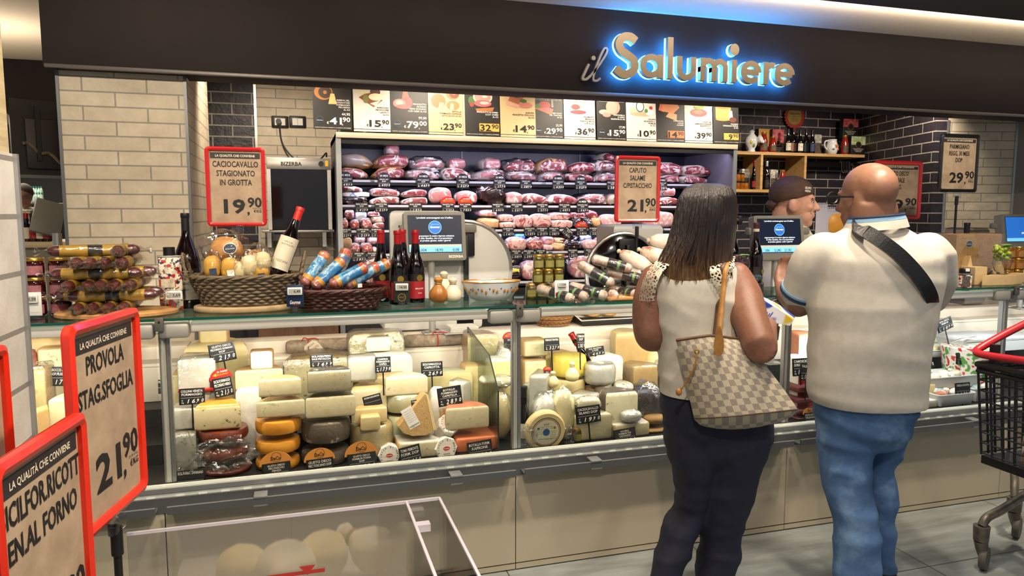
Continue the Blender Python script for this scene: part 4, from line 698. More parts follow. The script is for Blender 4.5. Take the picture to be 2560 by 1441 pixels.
# hexagonal paper wrapped rounds
def tommino(x0, x1, y0, y1, Y, rx, rz, l):
    x, z, w_, h = fit(x0, x1, y0, y1, Y, 0); R = w_/2*.94; t = thing('wrapped_cheese', l, 'cheese', (x, Y+.05, z+R), rot3=(0, 0, rz), group='paper wrapped goat cheeses'); m = MB(); T = rot((0, 0, 0), PI/2-rx)
    m.lathe([(R*.9, -.035), (R, -.028), (R, .028), (R*.92, .035)], n=8, T=T, smooth=False); m.build('paper_wrap', R_WHT, t); m = MB(); T2 = T @ Matrix.Translation((0, 0, .0352)); m.disc(T2, 0, 0, R*.30, R*.17, .0006, 1); m.text('botalla', T2, 0, -R*.05, R*.12, mi=2, dz=.001)
    for s_, ra, a0, a1 in (('Fiocco di Neve', R*.66, 205, -25),):
        for i, ch in enumerate(s_):
            if ch != ' ': a = math.radians(a0+(a1-a0)*i/(len(s_)-1)); m.text(ch, T2 @ rot((ra*math.cos(a), ra*math.sin(a), 0), rz=a-PI/2), 0, 0, R*.19, mi=0, dz=.0006)
    m.text('caciotta', T2, 0, -R*.50, R*.13, mi=0); m.text('di CAPRA', T2, 0, -R*.72, R*.15, mi=0); m.build('printed_face', [INK, RED, PAPERW], t)
tommino(1090, 1150, 1049, 1106, F+.02, .75, .4, 'white paper wrapped goat round on top, tilted upward'); tommino(1085, 1147, 1098, 1156, F-.02, .12, .1, 'white paper wrapped goat round facing forward beside toma block'); tommino(944, 1005, 1113, 1172, F-.02, .1, .0, 'white paper wrapped goat round right of third orange topped card')
# big tilted wedge with paper label
a, b = at(997, 1040, F), at(1094, 1040, F); zz = at(1050, 1092, F).z; hh = at(1050, 988, F+.02).z-zz; w_ = b.x-a.x
t = thing('cheese_wedge', 'big tilted parmesan-like wedge with white paper label at centre', 'cheese', ((a.x+b.x)/2, F+.01, zz)); m = MB(); T = frame((-w_/2, 0, 0), (1, 0, 0), (0, .12, 1)); P = [(0, hh*.26), (w_*.12, hh*.10), (w_*.35, hh*.01), (w_*.70, 0), (w_*.96, hh*.12), (w_*.80, hh*.97), (w_*.70, hh)]
m.prism(P, -.10, 0, 0, T); m.m = [0]*len(m.m); m.build('cheese_body', [chz('brown stippled rind', '#b8935a', '#c9a56c', '#a07c44', 60, .6, .6, 200)], t); m = MB(); m.poly(T, [(w_*.74, hh*.99), (w_*.80, hh*.97), (w_*.98, hh*.12), (w_*.90, hh*.10)], .001); m.build('cut_face', C_BUT, t)
m = MB(); T2 = T @ rot((w_*.30, hh*.16, .0006), rz=.45); m.rect(T2, 0, 0, w_*.30, hh*.52, 0, 0)
for k in range(6): m.text('formaggio latte crudo', T2, w_*.15, hh*(.44-.055*k), .003, w=w_*.25, mi=1, bold=0)
m.text('valguana', T2, w_*.15, hh*.04, .009, w=w_*.27, mi=2); m.build('label', [PAPERW, col('#55504a'), col('#2f7a4a')], t)
# pear cheeses in the second window
for x, y1, r, Y, l in [(1436, 957, .035, 3.10, 'big pear shaped caciocavallo before the bright yellow wheel'), (1388, 972, .028, 3.05, 'smaller pear shaped caciocavallo leaning by a little card')]:
    q = at(x, y1, Y); pear(l, (q.x, Y+.03, q.z), r, chz('caciocavallo skin', '#e2cf94', '#ead9a4', None, 10))
# long salami with hang tags on the ledge
FELT = mat('grey mouldy salami skin', '#8f7f6c', .85, stops=[(.3, '#7a6855'), (.6, '#9f907c'), (.8, '#c4b8a6')], scale=35, bump=.6, bscale=70); REDS = col('#b3202a')
for x0, x1, y, l, sx in [(713, 900, 841, 'long grey salami with cream hang tag on the back ledge', 770), (1008, 1168, 846, 'long grey salami with red string behind the scale pole', 1092)]:
    a, b = at(x0, y, 3.60), at(x1, y, 3.60); t = thing('long_salami', l, 'salami', ((a.x+b.x)/2, 3.60, .876+.034), group='long salami on the ledge'); L = b.x-a.x; m = MB(); loftx(m, -L/2, L/2, [(0, .012), (.015, .026), (.06, .032), (.5, .034), (.94, .032), (.985, .026), (1, .01)], n=18); m.build('salami', FELT, t)
    u = at(sx, y, 3.60).x-(a.x+b.x)/2; m = MB(); m.tube([(u+.0355*0, .0355*math.cos(q), .0355*math.sin(q)) for q in [2*PI*j/20 for j in range(20)]], .003, 5, closed=True); m.tube(bez([(u, -.01, .036), (u-.02, -.03, .045), (u-.03, -.035, .03)]), .003, 5); m.tube(bez([(u, -.01, .036), (u+.03, -.03, .042), (u+.05, -.035, .035)]), .003, 5); m.build('red_string', REDS, t)
    if sx == 770:
        m = MB(); T = frame((u+.02, -.04, .03), (.80, -.1, .62), (-.62, -.1, .80)) @ rot((-.06, -.085, 0)); m.prism([(0, 0), (.075, 0), (.075, .075), (.06, .09), (.015, .09), (0, .075)], 0, .001, 0, T); m.text('LEVONI', T, .0375, .070, .008, w=.04, mi=1, dz=.0014); m.text('IL DUCATO', T, .0375, .045, .012, w=.06, mi=2, dz=.0014); m.text('salame', T, .0375, .034, .005, mi=1, dz=.0014)
        for k in range(3): m.text('prodotto italiano stagionato', T, .0375, .026-.007*k, .0035, w=.055, mi=1, dz=.0014, bold=0)
        m.build('hang_tag', [CREAML, col('#6a5a48'), col('#7a2c26')], t)
# bottles and little things in the window
q = at(1316, 1052, 3.0); bottle('dark wine bottle standing inside the counter right of middle post', .26, .026, M_BLACK, [(.10, .36, CREAML, [('vino', .2, .008, .8)], INK)], (q.x, 3.04, .515), caph=.2)
q = at(537, 1010, 3.2); bottle('bottle with brown cap behind the peppercorn half cheese', .36, .026, BRC, [], (q.x, 3.17, .515), caph=.16, gm=mat('clear bottle glass', '#8a8c84', .1)); q = at(726, 960, 3.2); bottle('bottle with violet cap between ivory halves of the front stacks', .345, .022, col('#7a2a55', .4), [], (q.x, 3.17, .515), caph=.12)
q = at(1445, 1117, F); dup(j0, (q.x, F+.02, .515), .2, 'green jar with gold lid at the front between wheel and card'); q = at(1500, 905, 3.25); bottle('bottle lying with its red cap up among the rear cheeses', .2, .02, REDC, [], (q.x, 3.37, .77), caph=.35, rot3=(-.2, -.5, 0))
# plastic bags bunched over stacks
for x0, x1, y0, y1, Y, l in [(486, 636, 1096, 1175, F-.02, 'torn clear plastic bag hanging around the brick red wheels'), (430, 500, 1090, 1190, F-.02, 'crumpled clear bag at the foot of the left post'), (1290, 1340, 1085, 1140, F-.02, 'clear bag corner at the middle post'), (1410, 1440, 1085, 1128, F, 'clear bag end with strings beside the olive jar')]:
    x, z, w_, h = fit(x0, x1, y0, y1, Y, 0); t = tag(MB().ell((0, 0, h/2), (w_/2, .03 if w_ > .12 else .02, h/2), wob=.55, ws=17, seed=x0, n=28, m=18).build('plastic_bag', FILM_S, None, (x, Y, max(z, .516))), l, 'plastic bag')
# glass divider across the deck
X = at(1243, 1140, 2.95).x; m = MB(); P = [(2.93, .517), (2.93, .79), (3.08, .92), (3.5, .985), (3.5, .70), (3.40, .61), (3.2, .53)]; m.prism([(a, b) for a, b in P], -.003, .003, 0, frame((X, 0, 0), (0, 1, 0), (0, 0, 1))); m.m[-1] = m.m[0] = 0
m.m = [1 if 2 > abs(0) and i < len(P) else 0 for i in range(len(m.m))]; tag(m.build('glass_divider', [glass('divider glass', '#f0f6f4', .04), mat('dark divider edge', '#2a302e', .3)]), 'clear glass divider with cut corner between two cheese sections', 'divider')
# red tray under the white block
x, z, w_, h = fit(443, 545, 962, 978, 3.14, .0); tag(MB().rbox((-w_/2, 0, 0), (w_/2, .15, .012), .004).build('red_tray', RED, None, (x, 3.145, z-.006)), 'red tray edge below the large white block', 'tray')
# bread basket and trays at the back of the second window
q = at(1390, 840, 3.68); t = basket('brown wicker basket of bread rolls at back of second window', (q.x, 3.72, .94), .082, .07, .075, .45, mat('brown striped wicker', '#7a4a2a', .6, stops=[(.4, '#5f3420'), (.5, '#a87c48')], scale=5, stretch=(.2, .2, 14)), 22, 7, handles=False)
for k, (x, y, rx) in enumerate([(1380, 800, .05), (1350, 808, .04), (1425, 806, .045)]):
    q = at(x, y, 3.72); tag(MB().ell((0, 0, 0), (rx, .045, .032), wob=.05, seed=k).build('bread_roll', CREAMC if k else BREAD, None, (q.x, 3.72+.02*k, 1.0)), 'pale roll in the brown wicker basket, %s from left' % ('second', 'first', 'third')[k], 'bread roll')
x, z, w_, h = fit(1449, 1586, 812, 838, 3.68, 0); t = thing('bun_tray', 'black tray with paper sheet holding golden buns', 'tray', (x, 3.72, .936)); m = MB(); m.foot([(-w_/2, -.08), (w_/2, -.08), (w_/2, .08), (-w_/2, .08)], 0, .04, .006); m.build('tray', M_BLACK, t); m = MB(); m.add([(-w_/2-.015, -.10, .03), (w_/2+.01, -.10, .034), (w_/2+.02, .08, .06), (-w_/2, .08, .05)], [(0, 1, 2, 3)]); m.build('paper_sheet', PAPERW, t)
BUN = mat('golden bun', '#d8a254', .45, stops=[(.3, '#cc8f3e'), (.7, '#e3b26a')], scale=8)
for k, (x, y, dy) in enumerate([(1470, 803, .0), (1500, 797, .06), (1530, 805, .02), (1482, 815, -.05), (1522, 816, -.05), (1492, 790, .07)]):
    q = at(x, y, 3.72+dy); tag(MB().ell((0, 0, 0), (.046, .036, .024), p=.9).build('bun', BUN, None, (q.x, 3.72+dy, 1.005 if k not in (1, 5) else 1.03)), '%s golden bun on the black tray behind the glass' % ORD[k], 'bun', 'golden buns on the tray')
# ------------------------------------------------------------------ price cards in the window
CBLK = mat('slate card', '#14171b', .5); CFR = mat('black card frame', '#0c0c0d', .35); DECO = mat('orange brand disc', '#cf8a3a', .5)
def card(x0, x1, y0, y1, Y, lines, price, label, top=None, yaw=0, roll=0, pole=True, lean=.12):
    x, z, w_, h = fit(x0, x1, y0, y1, Y, 0); t = thing('price_card', label, 'price card', (x, Y, z), rot3=(-lean, roll, yaw)); m = MB(); m.rbox((-w_/2, -.002, 0), (w_/2, .003, h), .0015, 0); T = frame((-w_/2, -.0022, 0), (1, 0, 0), (0, 0, 1)); m.rect(T, w_*.05, h*.05, w_*.95, h*.95, .0002, 1); m.rect(T, w_*.07, h*.42, w_*.93, h*.43, .0005, 2)
    n = len(lines); lh = min(.14*h, .48*h/max(n, 1)*.66)
    for i, s_ in enumerate(lines): m.text(s_, T, w_/2, h*.90-lh-(i)*lh*1.45, lh, mi=2, maxw=w_*.84)
    ds = [c for c in price]; big = [c for c in ds if c not in ',']
    if price:
        m.text(big[0]+' '+big[1], T, w_*.62, h*.10, h*.24, w=w_*.30, al='r', mi=2, shear=.25, dz=.0009); m.text(big[2]+"  "+big[3], T, w_*.95, h*.14, h*.20, w=w_*.26, al='r', mi=2, shear=.25, dz=.0009); m.text(',', T, w_*.665, h*.1, h*.16, mi=2, dz=.0009); m.text('al', T, w_*.10, h*.24, h*.08, al='l', mi=2); m.text('Kg', T, w_*.10, h*.10, h*.08, al='l', mi=2)
    m.build('card_face', [CFR, CBLK, PAPERW], t)
    if top:
        m = MB(); T = frame((0, .0005, h), (1, 0, 0), (0, 0, 1)); R = w_*.58; c_ = -h*.12
        if top == 'deco': m.prism([(R*math.cos(a), c_+R*.82*math.sin(a)) for a in [PI*j/20 for j in range(21)]], -.003, .001, 0, T); m.disc(T, R*.05, R*.34, R*.30, z=.0014, mi=1); m.disc(T, R*.05, R*.34, R*.275, z=.0017, mi=0); m.text('DeCo', T, 0, R*.16, R*.22, w=R*.62, mi=1, dz=.002, shear=.15, bold=.03)
        elif top == 'sic': m.prism(arc(0, 0, R, -10, 190, 24, R*.85), -.003, .001, 0, T); m.text('IO SONO', T, R*.2, R*.48, R*.16, mi=1, dz=.0016); m.text('SICILIANO', T, R*.18, R*.22, R*.16, mi=2, dz=.0016); m.poly(T, [(-R*.72, R*.28), (-R*.38, R*.5), (-R*.38, R*.16)], .0016, 2)
        else: m.prism(arc(0, 0, R*.8, 0, 180, 20, R*.72), -.003, .001, 0, T); m.text(top, T, 0, R*.16, R*.24, maxw=R*1.3, mi=1, dz=.0016)
        m.build('card_topper', {'deco': [DECO, INK], 'sic': [mat('red topper', '#b8201c', .45), PAPERW, YO]}.get(top, [BLKP, PAPERW]), t)
    if pole: m = MB(); m.box((-.003, .003, -.10), (.003, .006, h*.5)); m.build('holder_stick', CFR, t)
    return t
cards = [
 (438, 514, 1176, 1222, 2.93, ['SICIL.FORM.F. ZAFARANO'], '23,90', 'black price card reading 23,90 at the foot of left post', None, 0, 0, 0), (657, 729, 1158, 1200, 2.925, ['GUSTO DECO', 'PEC.PASCOLI', 'PIENZA'], '19,90', 'black card with orange disc before the orange pienza wheels', 'deco', 0, -.06, 0), (768, 836, 1148, 1190, 2.925, ['GUSTO DECO', 'PEC.TOSCANO DOP'], '18,90', 'black card with orange disc before the ash grey wheels', 'deco', 0, -.06, 0), (870, 942, 1134, 1176, 2.925, ['GUSTO DECO', 'FORM.DI FOSSA', 'DOP'], '24,90', 'black card with orange disc before the fossa wheel', 'deco', 0, -.05, 0),
 (1003, 1057, 1116, 1164, 2.92, ['TOMA PIEMONTE', 'FORM. DOP'], '14,50', 'small tilted black card before the rectangular toma block', None, .1, -.14, 0), (1171, 1233, 1104, 1148, 2.925, ['BOTALLA FORM.', 'KAPRONE'], '23,90', 'black card for kaprone before the orange paper package', None, 0, -.08, 0), (526, 592, 858, 904, 3.18, ['GUSTO DECO', 'PECORINO ROMANO', 'DOP'], '21,90', 'black card for romano cheese on its stick, tilted', None, .1, -.14, 1), (537, 585, 944, 992, 3.08, ['SICILFORMAGGI', 'PECORINO NERO'], '21,50', 'black card with red round topper beside the white block', 'sic', .15, -.14, 0), (447, 512, 972, 1012, 3.06, ['COLLINA VENETA', 'FORMAGGIO'], '16,90', 'black card for collina formaggio under the white block', None, 0, 0, 1),
 (775, 832, 886, 918, 3.12, ['SICIL.FORM.PRIMO', 'SALE PISTACCH.'], '16,99', 'black card for pistachio cheese on top of ash grey stack', None, 0, 0, 1), (938, 977, 893, 932, 3.11, ['CAMPINA', 'FORMAGGIO DI', 'CAPRA'], '17,90', 'black card on stick before the pure white wheel', None, 0, 0, 1), (1053, 1107, 905, 942, 3.18, ['SICILFORMAGGI LA', 'CAFROTTA'], '26,90', 'black card on stick before the green labelled wheel', None, 0, .0, 1), (1097, 1157, 968, 1014, 3.05, ['BOTALLA', 'FORMAGGIO', 'CAPRITILLA'], '28,90', 'black card for capritilla above the pale half cheese', None, 0, -.1, 1), (911, 957, 988, 1016, 3.06, ['PECORINO SARDO MATURO'], '', 'narrow card for mature sardinian cheese without price', None, 0, -.2, 0), (1030, 1048, 1001, 1024, 3.04, ['TOMA'], '', 'little blue grey card half hidden by the tilted wedge', None, 0, -.1, 1),
 (1361, 1399, 845, 877, 3.22, ['FORMAGGIO TOMA PERSA'], '32,70', 'slate card reading 32,70 behind the soft yellow blocks', None, 0, 0, 1), (1437, 1467, 835, 873, 3.16, ['FORMAGGIO', 'DOP'], '38,70', 'slate card turned sideways on a tall black stick', None, .55, .12, 1), (1467, 1512, 868, 890, 3.3, ['SICIL. PECORINO', 'IL FIORE'], '44,90', 'black card beside the red capped bottle at the back', None, 0, -.1, 1), (1442, 1503, 1016, 1058, 2.95, ['CACIOCAVALLO', 'SILANO DOP'], '19,90', 'black card for caciocavallo on a black stick in front', None, 0, -.06, 1), (1537, 1592, 1073, 1110, 2.93, ['OCCELLI', 'FORM.IN F.DI', 'CASTAGNO'], '49,90', 'black card for chestnut leaf cheese at front right', None, 0, -.08, 0), (1357, 1375, 927, 955, 3.12, ['SIC'], '', 'small slate card beside the smaller pear cheese', 'sic', .2, .15, 1), (1260, 1290, 846, 874, 3.42, ['SICIL'], '', 'red round topped card behind the middle post', 'sic', 0, 0, 1),
 (118, 178, 918, 966, 3.18, ['S.ROCCO ASIAGO', 'DOP.FR.RISERVA'], '17,90', 'slate card for asiago left of the provola sign', None, 0, .08, 0), (395, 413, 950, 985, 3.2, ['ROCCO ASIAGO'], '', 'slate card behind the left counter post', None, 0, 0, 1), (1983, 2024, 897, 940, 3.0, ['CAMOSCIO', 'GORGONZOLA'], '19,90', 'black card above maroon cheeses beside the polo shirt', None, 0, 0, 1), (2000, 2034, 910, 952, 2.96, ['TALEGGIO'], '12,90', 'black card half hidden by the polo shirt side', None, 0, .1, 1), (2012, 2040, 1033, 1064, 2.93, ['GUSTO DECO', 'TALEGGIO'], '12,50', 'black card with orange disc beside the man\'s shirt hem', 'deco', 0, 0, 0),
 (2345, 2387, 797, 826, 3.2, ['FETA GRECA', 'PREMIUM'], '10,90', 'tilted black card on a swivel clip above the feta tub', None, .1, -.26, 1), (2305, 2342, 888, 928, 3.06, ['BUFALA', 'MOZZARELLA'], '10,90', 'steeply tilted black card beside polo shirt by mozzarella tub', None, .1, -.5, 1), (2388, 2435, 884, 912, 3.08, ['BOCCONCINI', 'MOZZARELLA'], '7,89 ', 'black card tilted before the decorated white tub', None, .1, .1, 1), (2390, 2427, 958, 993, 2.96, ['GIRELLA NOSTRA'], '13,90', 'black card clipped to the rim of white tub', None, 0, .0, 1), (2283, 2324, 1011, 1040, 2.93, ['CAMOSCIO D\'ORO'], '22,90', 'black card at front right beside the shirt hem', None, 0, -.05, 0)]
for q in cards: card(*q[:8], top=q[8], yaw=q[9], roll=-q[10]*-1, pole=bool(q[11]))
# tubs at the right end
TUB = mat('white tub plastic', '#e4e7e8', .35)
def tub(x0, x1, y0, y1, Y, d, label, fill=None, lid=None, print_=None):
    x, z, w_, h = fit(x0, x1, y0, y1, Y, d); z = max(z, deck(Y)); t = thing('cheese_tub', label, 'tub', (x, Y, z)); m = MB(); P = outline('block', w_, d); m.loft([[(a*q, d/2+(b-d/2)*q, k) for a, b in P] for q, k in ((.82, 0), (.88, .004), (1, h*.94), (1.04, h*.94), (1.04, h), (.97, h), (.95, h*.9), (.9, h*.6))], 0, True); m.build('tub_body', TUB, t)
    if fill:
        m = MB()
        for k in range(fill[1]): m.ell((rnd.uniform(-.36, .36)*w_, d*rnd.uniform(.2, .8), h*rnd.uniform(.85, 1.05)), (.030, .026, .022), k % len(fill[0]), 12, 8, wob=.2, seed=k)
        tag(m.build('filling', fill[0], t), kind='stuff')
    if lid: m = MB(); m.foot([(a*1.07, d/2+(b-d/2)*1.07) for a, b in P], h, h+.018, .004); m.build('lid', TUB, t)
    if print_:
        m = MB(); T = frame((-w_*.4, -.004, h*.15), (1, 0, 0), (0, -.12, 1)); m.rect(T, 0, 0, w_*.8, h*.66, 0, 0); m.text(print_, T, w_*.66, h*.40, h*.16, mi=1); m.disc(T, w_*.56, h*.2, h*.13, mi=2); m.text('S', T, w_*.38, h*.40, h*.16, mi=1); m.build('label', [PAPERW, col('#5b79b8'), col('#6fae4a'), RED], t)
    return t
tub(2385, 2479, 838, 882, 3.14, .2, 'white lidded feta tub with blue print behind the trolley', None, True, 'Feta'); tub(2310, 2400, 860, 895, 3.24, .2, 'wide white tub of cream cheese behind the feta tub', ([C_YE, C_WH], 10)); tub(2300, 2435, 925, 975, 3.02, .18, 'large white tub of mozzarella pieces behind the front tub', ([C_WH, MILK], 14))
TEAL = mat('teal candy paper', '#5f8f86', .4, stops=[(.4, '#3f7068'), (.6, '#c9dcd6')], scale=12); tub(2330, 2420, 995, 1044, 2.95, .15, 'white tub of teal wrapped cheeses at front right', ([TEAL, C_WH, TEAL, R_PNK], 22)); tub(2418, 2490, 985, 1036, 2.98, .14, 'white tub partly behind the trolley basket', ([C_WH, TEAL, C_YE], 12)); tub(2470, 2560, 835, 880, 3.3, .2, 'grey white tub at back right behind the post', None, True)
cheese('block', 2265, 2332, 990, 1050, 2.97, .12, [C_FIL, R_WHT], 'white soft cheese with dark print at right of shirt hem', True); cheese('block', 2310, 2332, 955, 1000, 3.02, .06, [C_BUT, C_BUT], 'small straw cheese cut beside the teal tub', True)
t = thing('decorated_tub', 'round tub printed with tomatoes and leaves near the trolley handle', 'tub', (at(2440, 950, 3.08).x, 3.14, .6)); x, z, w_, h = fit(2372, 2470, 860, 925, 3.08, .15); m = MB(); m.lathe([(w_*.40, 0), (w_*.5, z+h-.6), (w_*.48, z+h-.595)], n=30); m.build('tub_body', mat('tomato print', '#e8e4d4', .4, stops=[(.40, '#5f9a48'), (.46, '#f0ece0'), (.58, '#efe9da'), (.62, '#c8382c')], scale=26, detail=1), t)
q = at(2400, 850, 3.12); t = thing('serving_tongs', 'steel tongs lying across the tubs below the tilted card', 'tongs', (q.x, 3.10, q.z)); m = MB(); m.tube(bez([(-.10, 0, -.01), (0, 0, .01), (.08, 0, .02), (.095, .01, .016), (.08, .02, .012), (0, .02, .004), (-.10, .01, -.014)]), .003, 6); m.build('tongs', M_STEEL, t)
# ================================================================== wall fridge with cured meats
SH = [('top', 1.793, 5.36), ('second', 1.612, 5.33), ('third', 1.430, 5.27), ('fourth', 1.262, 5.20), ('bottom', 1.045, 5.12)]
FX0, FX1 = .285, 3.42
M_NAVYB = mat('dark blue fridge lining', '#171930', .35, stops=[(.4, '#13152a'), (.6, '#1b1e38')], scale=3)
t = thing('meat_fridge', 'wide open fridge wall of cured meats behind the counter', 'fridge', (0, 0, 0)); m = MB(); m.box((FX0, 5.86, .0), (FX1, 5.895, 2.1), 0); m.box((FX0, 5.11, 2.06), (FX1, 5.86, 2.10), 0)
for k in range(6): m.box((FX0, 5.85, 1.90+.06*k*0), (FX1, 5.861, 1.903), 1)
for x in (1.33, 2.37): m.box((x-.006, 5.852, 1.0), (x+.006, 5.86, 2.06), 2)
m.build('back_lining', [M_NAVYB, M_BLACK, M_ALUD], t)
for x in (FX0, FX1-.03): m = MB(); m.box((x, 5.1, 0), (x+.03, 5.86, 2.10), 0); m.box((x-.002, 5.095, 0), (x+.032, 5.105, 2.10), 1); m.build('side_panel', [mat('fridge side lining', '#5d5b68', .5), M_ALU], t)
m = MB(); m.rbox((FX0, 5.085, 2.066), (FX1, 5.13, 2.104), .004, 0); m.box((FX0, 5.10, 2.03), (FX1, 5.13, 2.066), 1); m.build('header', [mat('cream fridge header', '#c9bda6', .45, .2), M_BLACK], t)
m = MB(); m.box((FX0, 5.105, 0), (FX1, 5.13, .99)); m.box((FX0, 5.10, .97), (FX1, 5.2, 1.0), 0); m.build('lower_front', M_BLACK, t)
for nm, z, y in SH:
    m = MB(); m.box((FX0+.03, y+.012, z-.03), (FX1-.03, 5.86, z-.004), 0); m.box((FX0+.03, y, z-.012), (FX1-.03, y+.012, z+.004), 1); m.box((FX0+.03, y+.002, z-.03), (FX1-.03, y+.012, z-.012), 0)
    for k in range(9): m.box((FX0+.25+.33*k, y-.004, z-.014), (FX0+.28+.33*k, y, z+.002), 2)
    m.build('shelf', [M_BLACK, mat('pale shelf edge strip', '#c9c7d6', .4, .1), CLEARP], t)
def meat(name, a, b, c=None, sc=26, dist=1.4, coat=.25): return mat(name, a, .35, stops=[(.30, a), (.52, b)]+([(.60, c), (.67, c), (.74, b)] if c else []), scale=sc, detail=3, dist=dist, coat=coat)
MT_H = meat('cured ham face', '#7c3a40', '#944a4e', '#e2cfca', 14); MT_D = meat('dark ham face', '#6e2630', '#84343c', '#cfa8a4', 15); MT_P = meat('pink ham face', '#a46468', '#b47678', '#e8d4d2', 12, 1.); MT_B = meat('streaky bacon face', '#b8646a', '#e3c3b8', '#9c4048', 9, 3); MT_S = meat('salami face', '#94383c', '#a85050', '#e0c4bc', 70, .2); MT_M = meat('mortadella face', '#c9949a', '#d4a4a6', '#ecdcd6', 40, .2)
FT_W = meat('white ham fat', '#d3c2bc', '#e2d8d2', None, 12); FT_T = meat('tan ham rind', '#b98a5c', '#cfa478', None, 9, .6); FT_G = meat('grey mouldy rind', '#8f8378', '#a59a8c', '#c49a62', 8, .6); VAC = film('vacuum film', '#f4f2f8', .2, .15, .9, 26); DKBAG = mat('dark shiny bag', '#2a1a1c', .15, coat=.6, bump=.8, bscale=22)
MT_PUR = meat('magenta cooked ham', '#96566a', '#a86a7c', None, 8); WHB = mat('white printed pack', '#d6dbe4', .35, stops=[(.5, '#dfe3ea'), (.6, '#4a74c0'), (.66, '#e4e8ee')], scale=18, detail=1); BLB = mat('blue bag', '#2a5fb4', .35, stops=[(.5, '#2a5fb4'), (.7, '#dfe6f0')], scale=14)
KIND = {'H': ('cured_ham', 'cured ham with marbled cut face', FT_W, MT_H), 'T': ('cured_ham', 'tan rinded ham with red cut face', FT_T, MT_H), 'Dk': ('cured_ham', 'dark red cut ham', FT_W, MT_D), 'W': ('cured_ham', 'ham in cloudy vacuum film', FT_W, MT_P), 'G': ('whole_ham', 'whole uncut ham with grey tan rind', FT_G, None), 'S': ('ham_slab', 'flat slab of pink ham with white rim', FT_W, MT_H), 'R': ('ham_half', 'round cut ham with pink face', FT_W, MT_P), 'B': ('bacon_piece', 'streaky rolled bacon piece', FT_W, MT_B), 'A': ('salami_half', 'cut salami with red face in film', FT_W, MT_S), 'M': ('mortadella', 'pale pink mortadella', MT_M, MT_M), 'Bl': ('ham_ball', 'pale pink ham ball', MT_M, None), 'X': ('meat_bag', 'dark shrivelled meat in shiny bag', DKBAG, None), 'K': ('meat_pack', 'white and blue printed meat pack', WHB, None), 'U': ('meat_bag', 'blue printed bag of meat', BLB, None), 'N': ('ham_piece', 'tan beige cooked ham piece', FT_T, None), 'Y': ('meat_pack', 'black glossy ham pack with yellow label', DKBAG, None), 'Q': ('cooked_ham', 'magenta cooked ham in crinkled skin', MT_PUR, None), 'V': ('cooked_ham', 'large pale cooked ham in film', MT_M, MT_P), 'Pa': ('paper_bundle', 'brown paper bundle', mat('brown paper', '#a5835c', .8, bump=.5, bscale=20), None)}
def meats(row, si, dy, items, onto=False):
    z0 = SH[si][1]; Yf = SH[si][2]+.02+dy; cnt = {}; tot = {}
    for q in items: tot[q[0]] = tot.get(q[0], 0)+1
    for i, (k, x0, x1, y0, y1) in enumerate(items):
        nm, desc, rind, face = KIND[k]; cnt[k] = cnt.get(k, 0)+1; o = ('%s from left ' % ORD[cnt[k]-1]) if tot[k] > 1 else ''
        X0, X1 = at(x0, (y0+y1)/2, Yf+.05).x, at(x1, (y0+y1)/2, Yf+.05).x; w_ = X1-X0; zb = at((x0+x1)/2, y1, Yf).z; zt = at((x0+x1)/2, y0, Yf+.08).z
        if not onto: zb = z0+.002; h = max(zt-zb, .03)
        else: h = zt-zb
        d = min(.30 if onto or k in 'HTGWSDk' else .2, 5.80-Yf); t = thing(nm, '%s, %s%s' % (desc, o, row), 'packed meat' if k in ('K', 'U', 'Y', 'X') else 'meat', ((X0+X1)/2, Yf, zb), 0); sd = x0+y0; m = MB(); f = MB()
        if k in ('R', 'A', 'M', 'Bl', 'Q', 'V', 'P'):
            m.ell((0, d*.5, h/2), (w_/2, d/2, h/2), 0, 20, 12, p=.85, wob=.08 if k not in ('Bl',) else .02, seed=sd)
        elif k in ('S', 'K', 'U'): m.ell((0, d*.5, h/2), (w_/2, d/2, h/2), 0, 22, 12, p=.45, wob=.05, seed=sd)
        else: m.ell((0, d*.5, h/2), (w_/2, d/2, h/2), 0, 24, 14, p=.65, wob=.16 if k != 'X' else .35, ws=9, seed=sd)
        tp_ = .40*(1 if sd % 2 else -1); squash = lambda b: setattr(b, 'v', [(x, y, z*(1-.40*max(0, tp_/.40*x/(w_/2))**1.5)) for x, y, z in b.v])
        if k in ('T', 'H', 'W', 'Dk', 'G', 'S'): squash(m)
        m.build('meat_body', rind, t)
        if face:
            a, b = (.44, .395) if k not in ('W', 'B', 'M', 'V') else ((.40, .34) if k == 'W' else (.47, .455)); f.ell((w_*.012*((sd % 5)-2), d*.25-.006, h*.5), (w_*a, d*.25, h*b), 0, 24, 14, p=.55 if k != 'S' else .42, wob=.07, ws=10, seed=sd+3); (squash(f) if k in ('T', 'H', 'W', 'Dk', 'S') else 0); f.build('cut_face', face, t)
        if k in ('W', 'A', 'V') or (k in ('S', 'H') and i % 3 == 2): q = MB(); q.ell((0, d*.5, h*.52), (w_*.54, d*.52, h*.56), 0, 24, 14, p=.7, wob=.22, ws=16, seed=sd+7); q.build('vacuum_film', VAC, t)
        if k == 'X': q = MB(); q.ell((0, d*.4, h*.7), (w_*.5, d*.4, h*.5), 0, 24, 14, wob=.4, ws=16, seed=sd); q.build('bag', VAC, t)
        if k == 'Y':
            q = MB(); T = frame((-w_*.25, -.004, h*.45), (1, 0, 0), (0, .35, 1)); q.rect(T, 0, 0, w_*.5, h*.34, 0, 0); q.text('tacchino', T, w_*.25, h*.1, h*.14, w=w_*.42, mi=1); q.build('label', [col('#d8c23a', .5), INK], t)
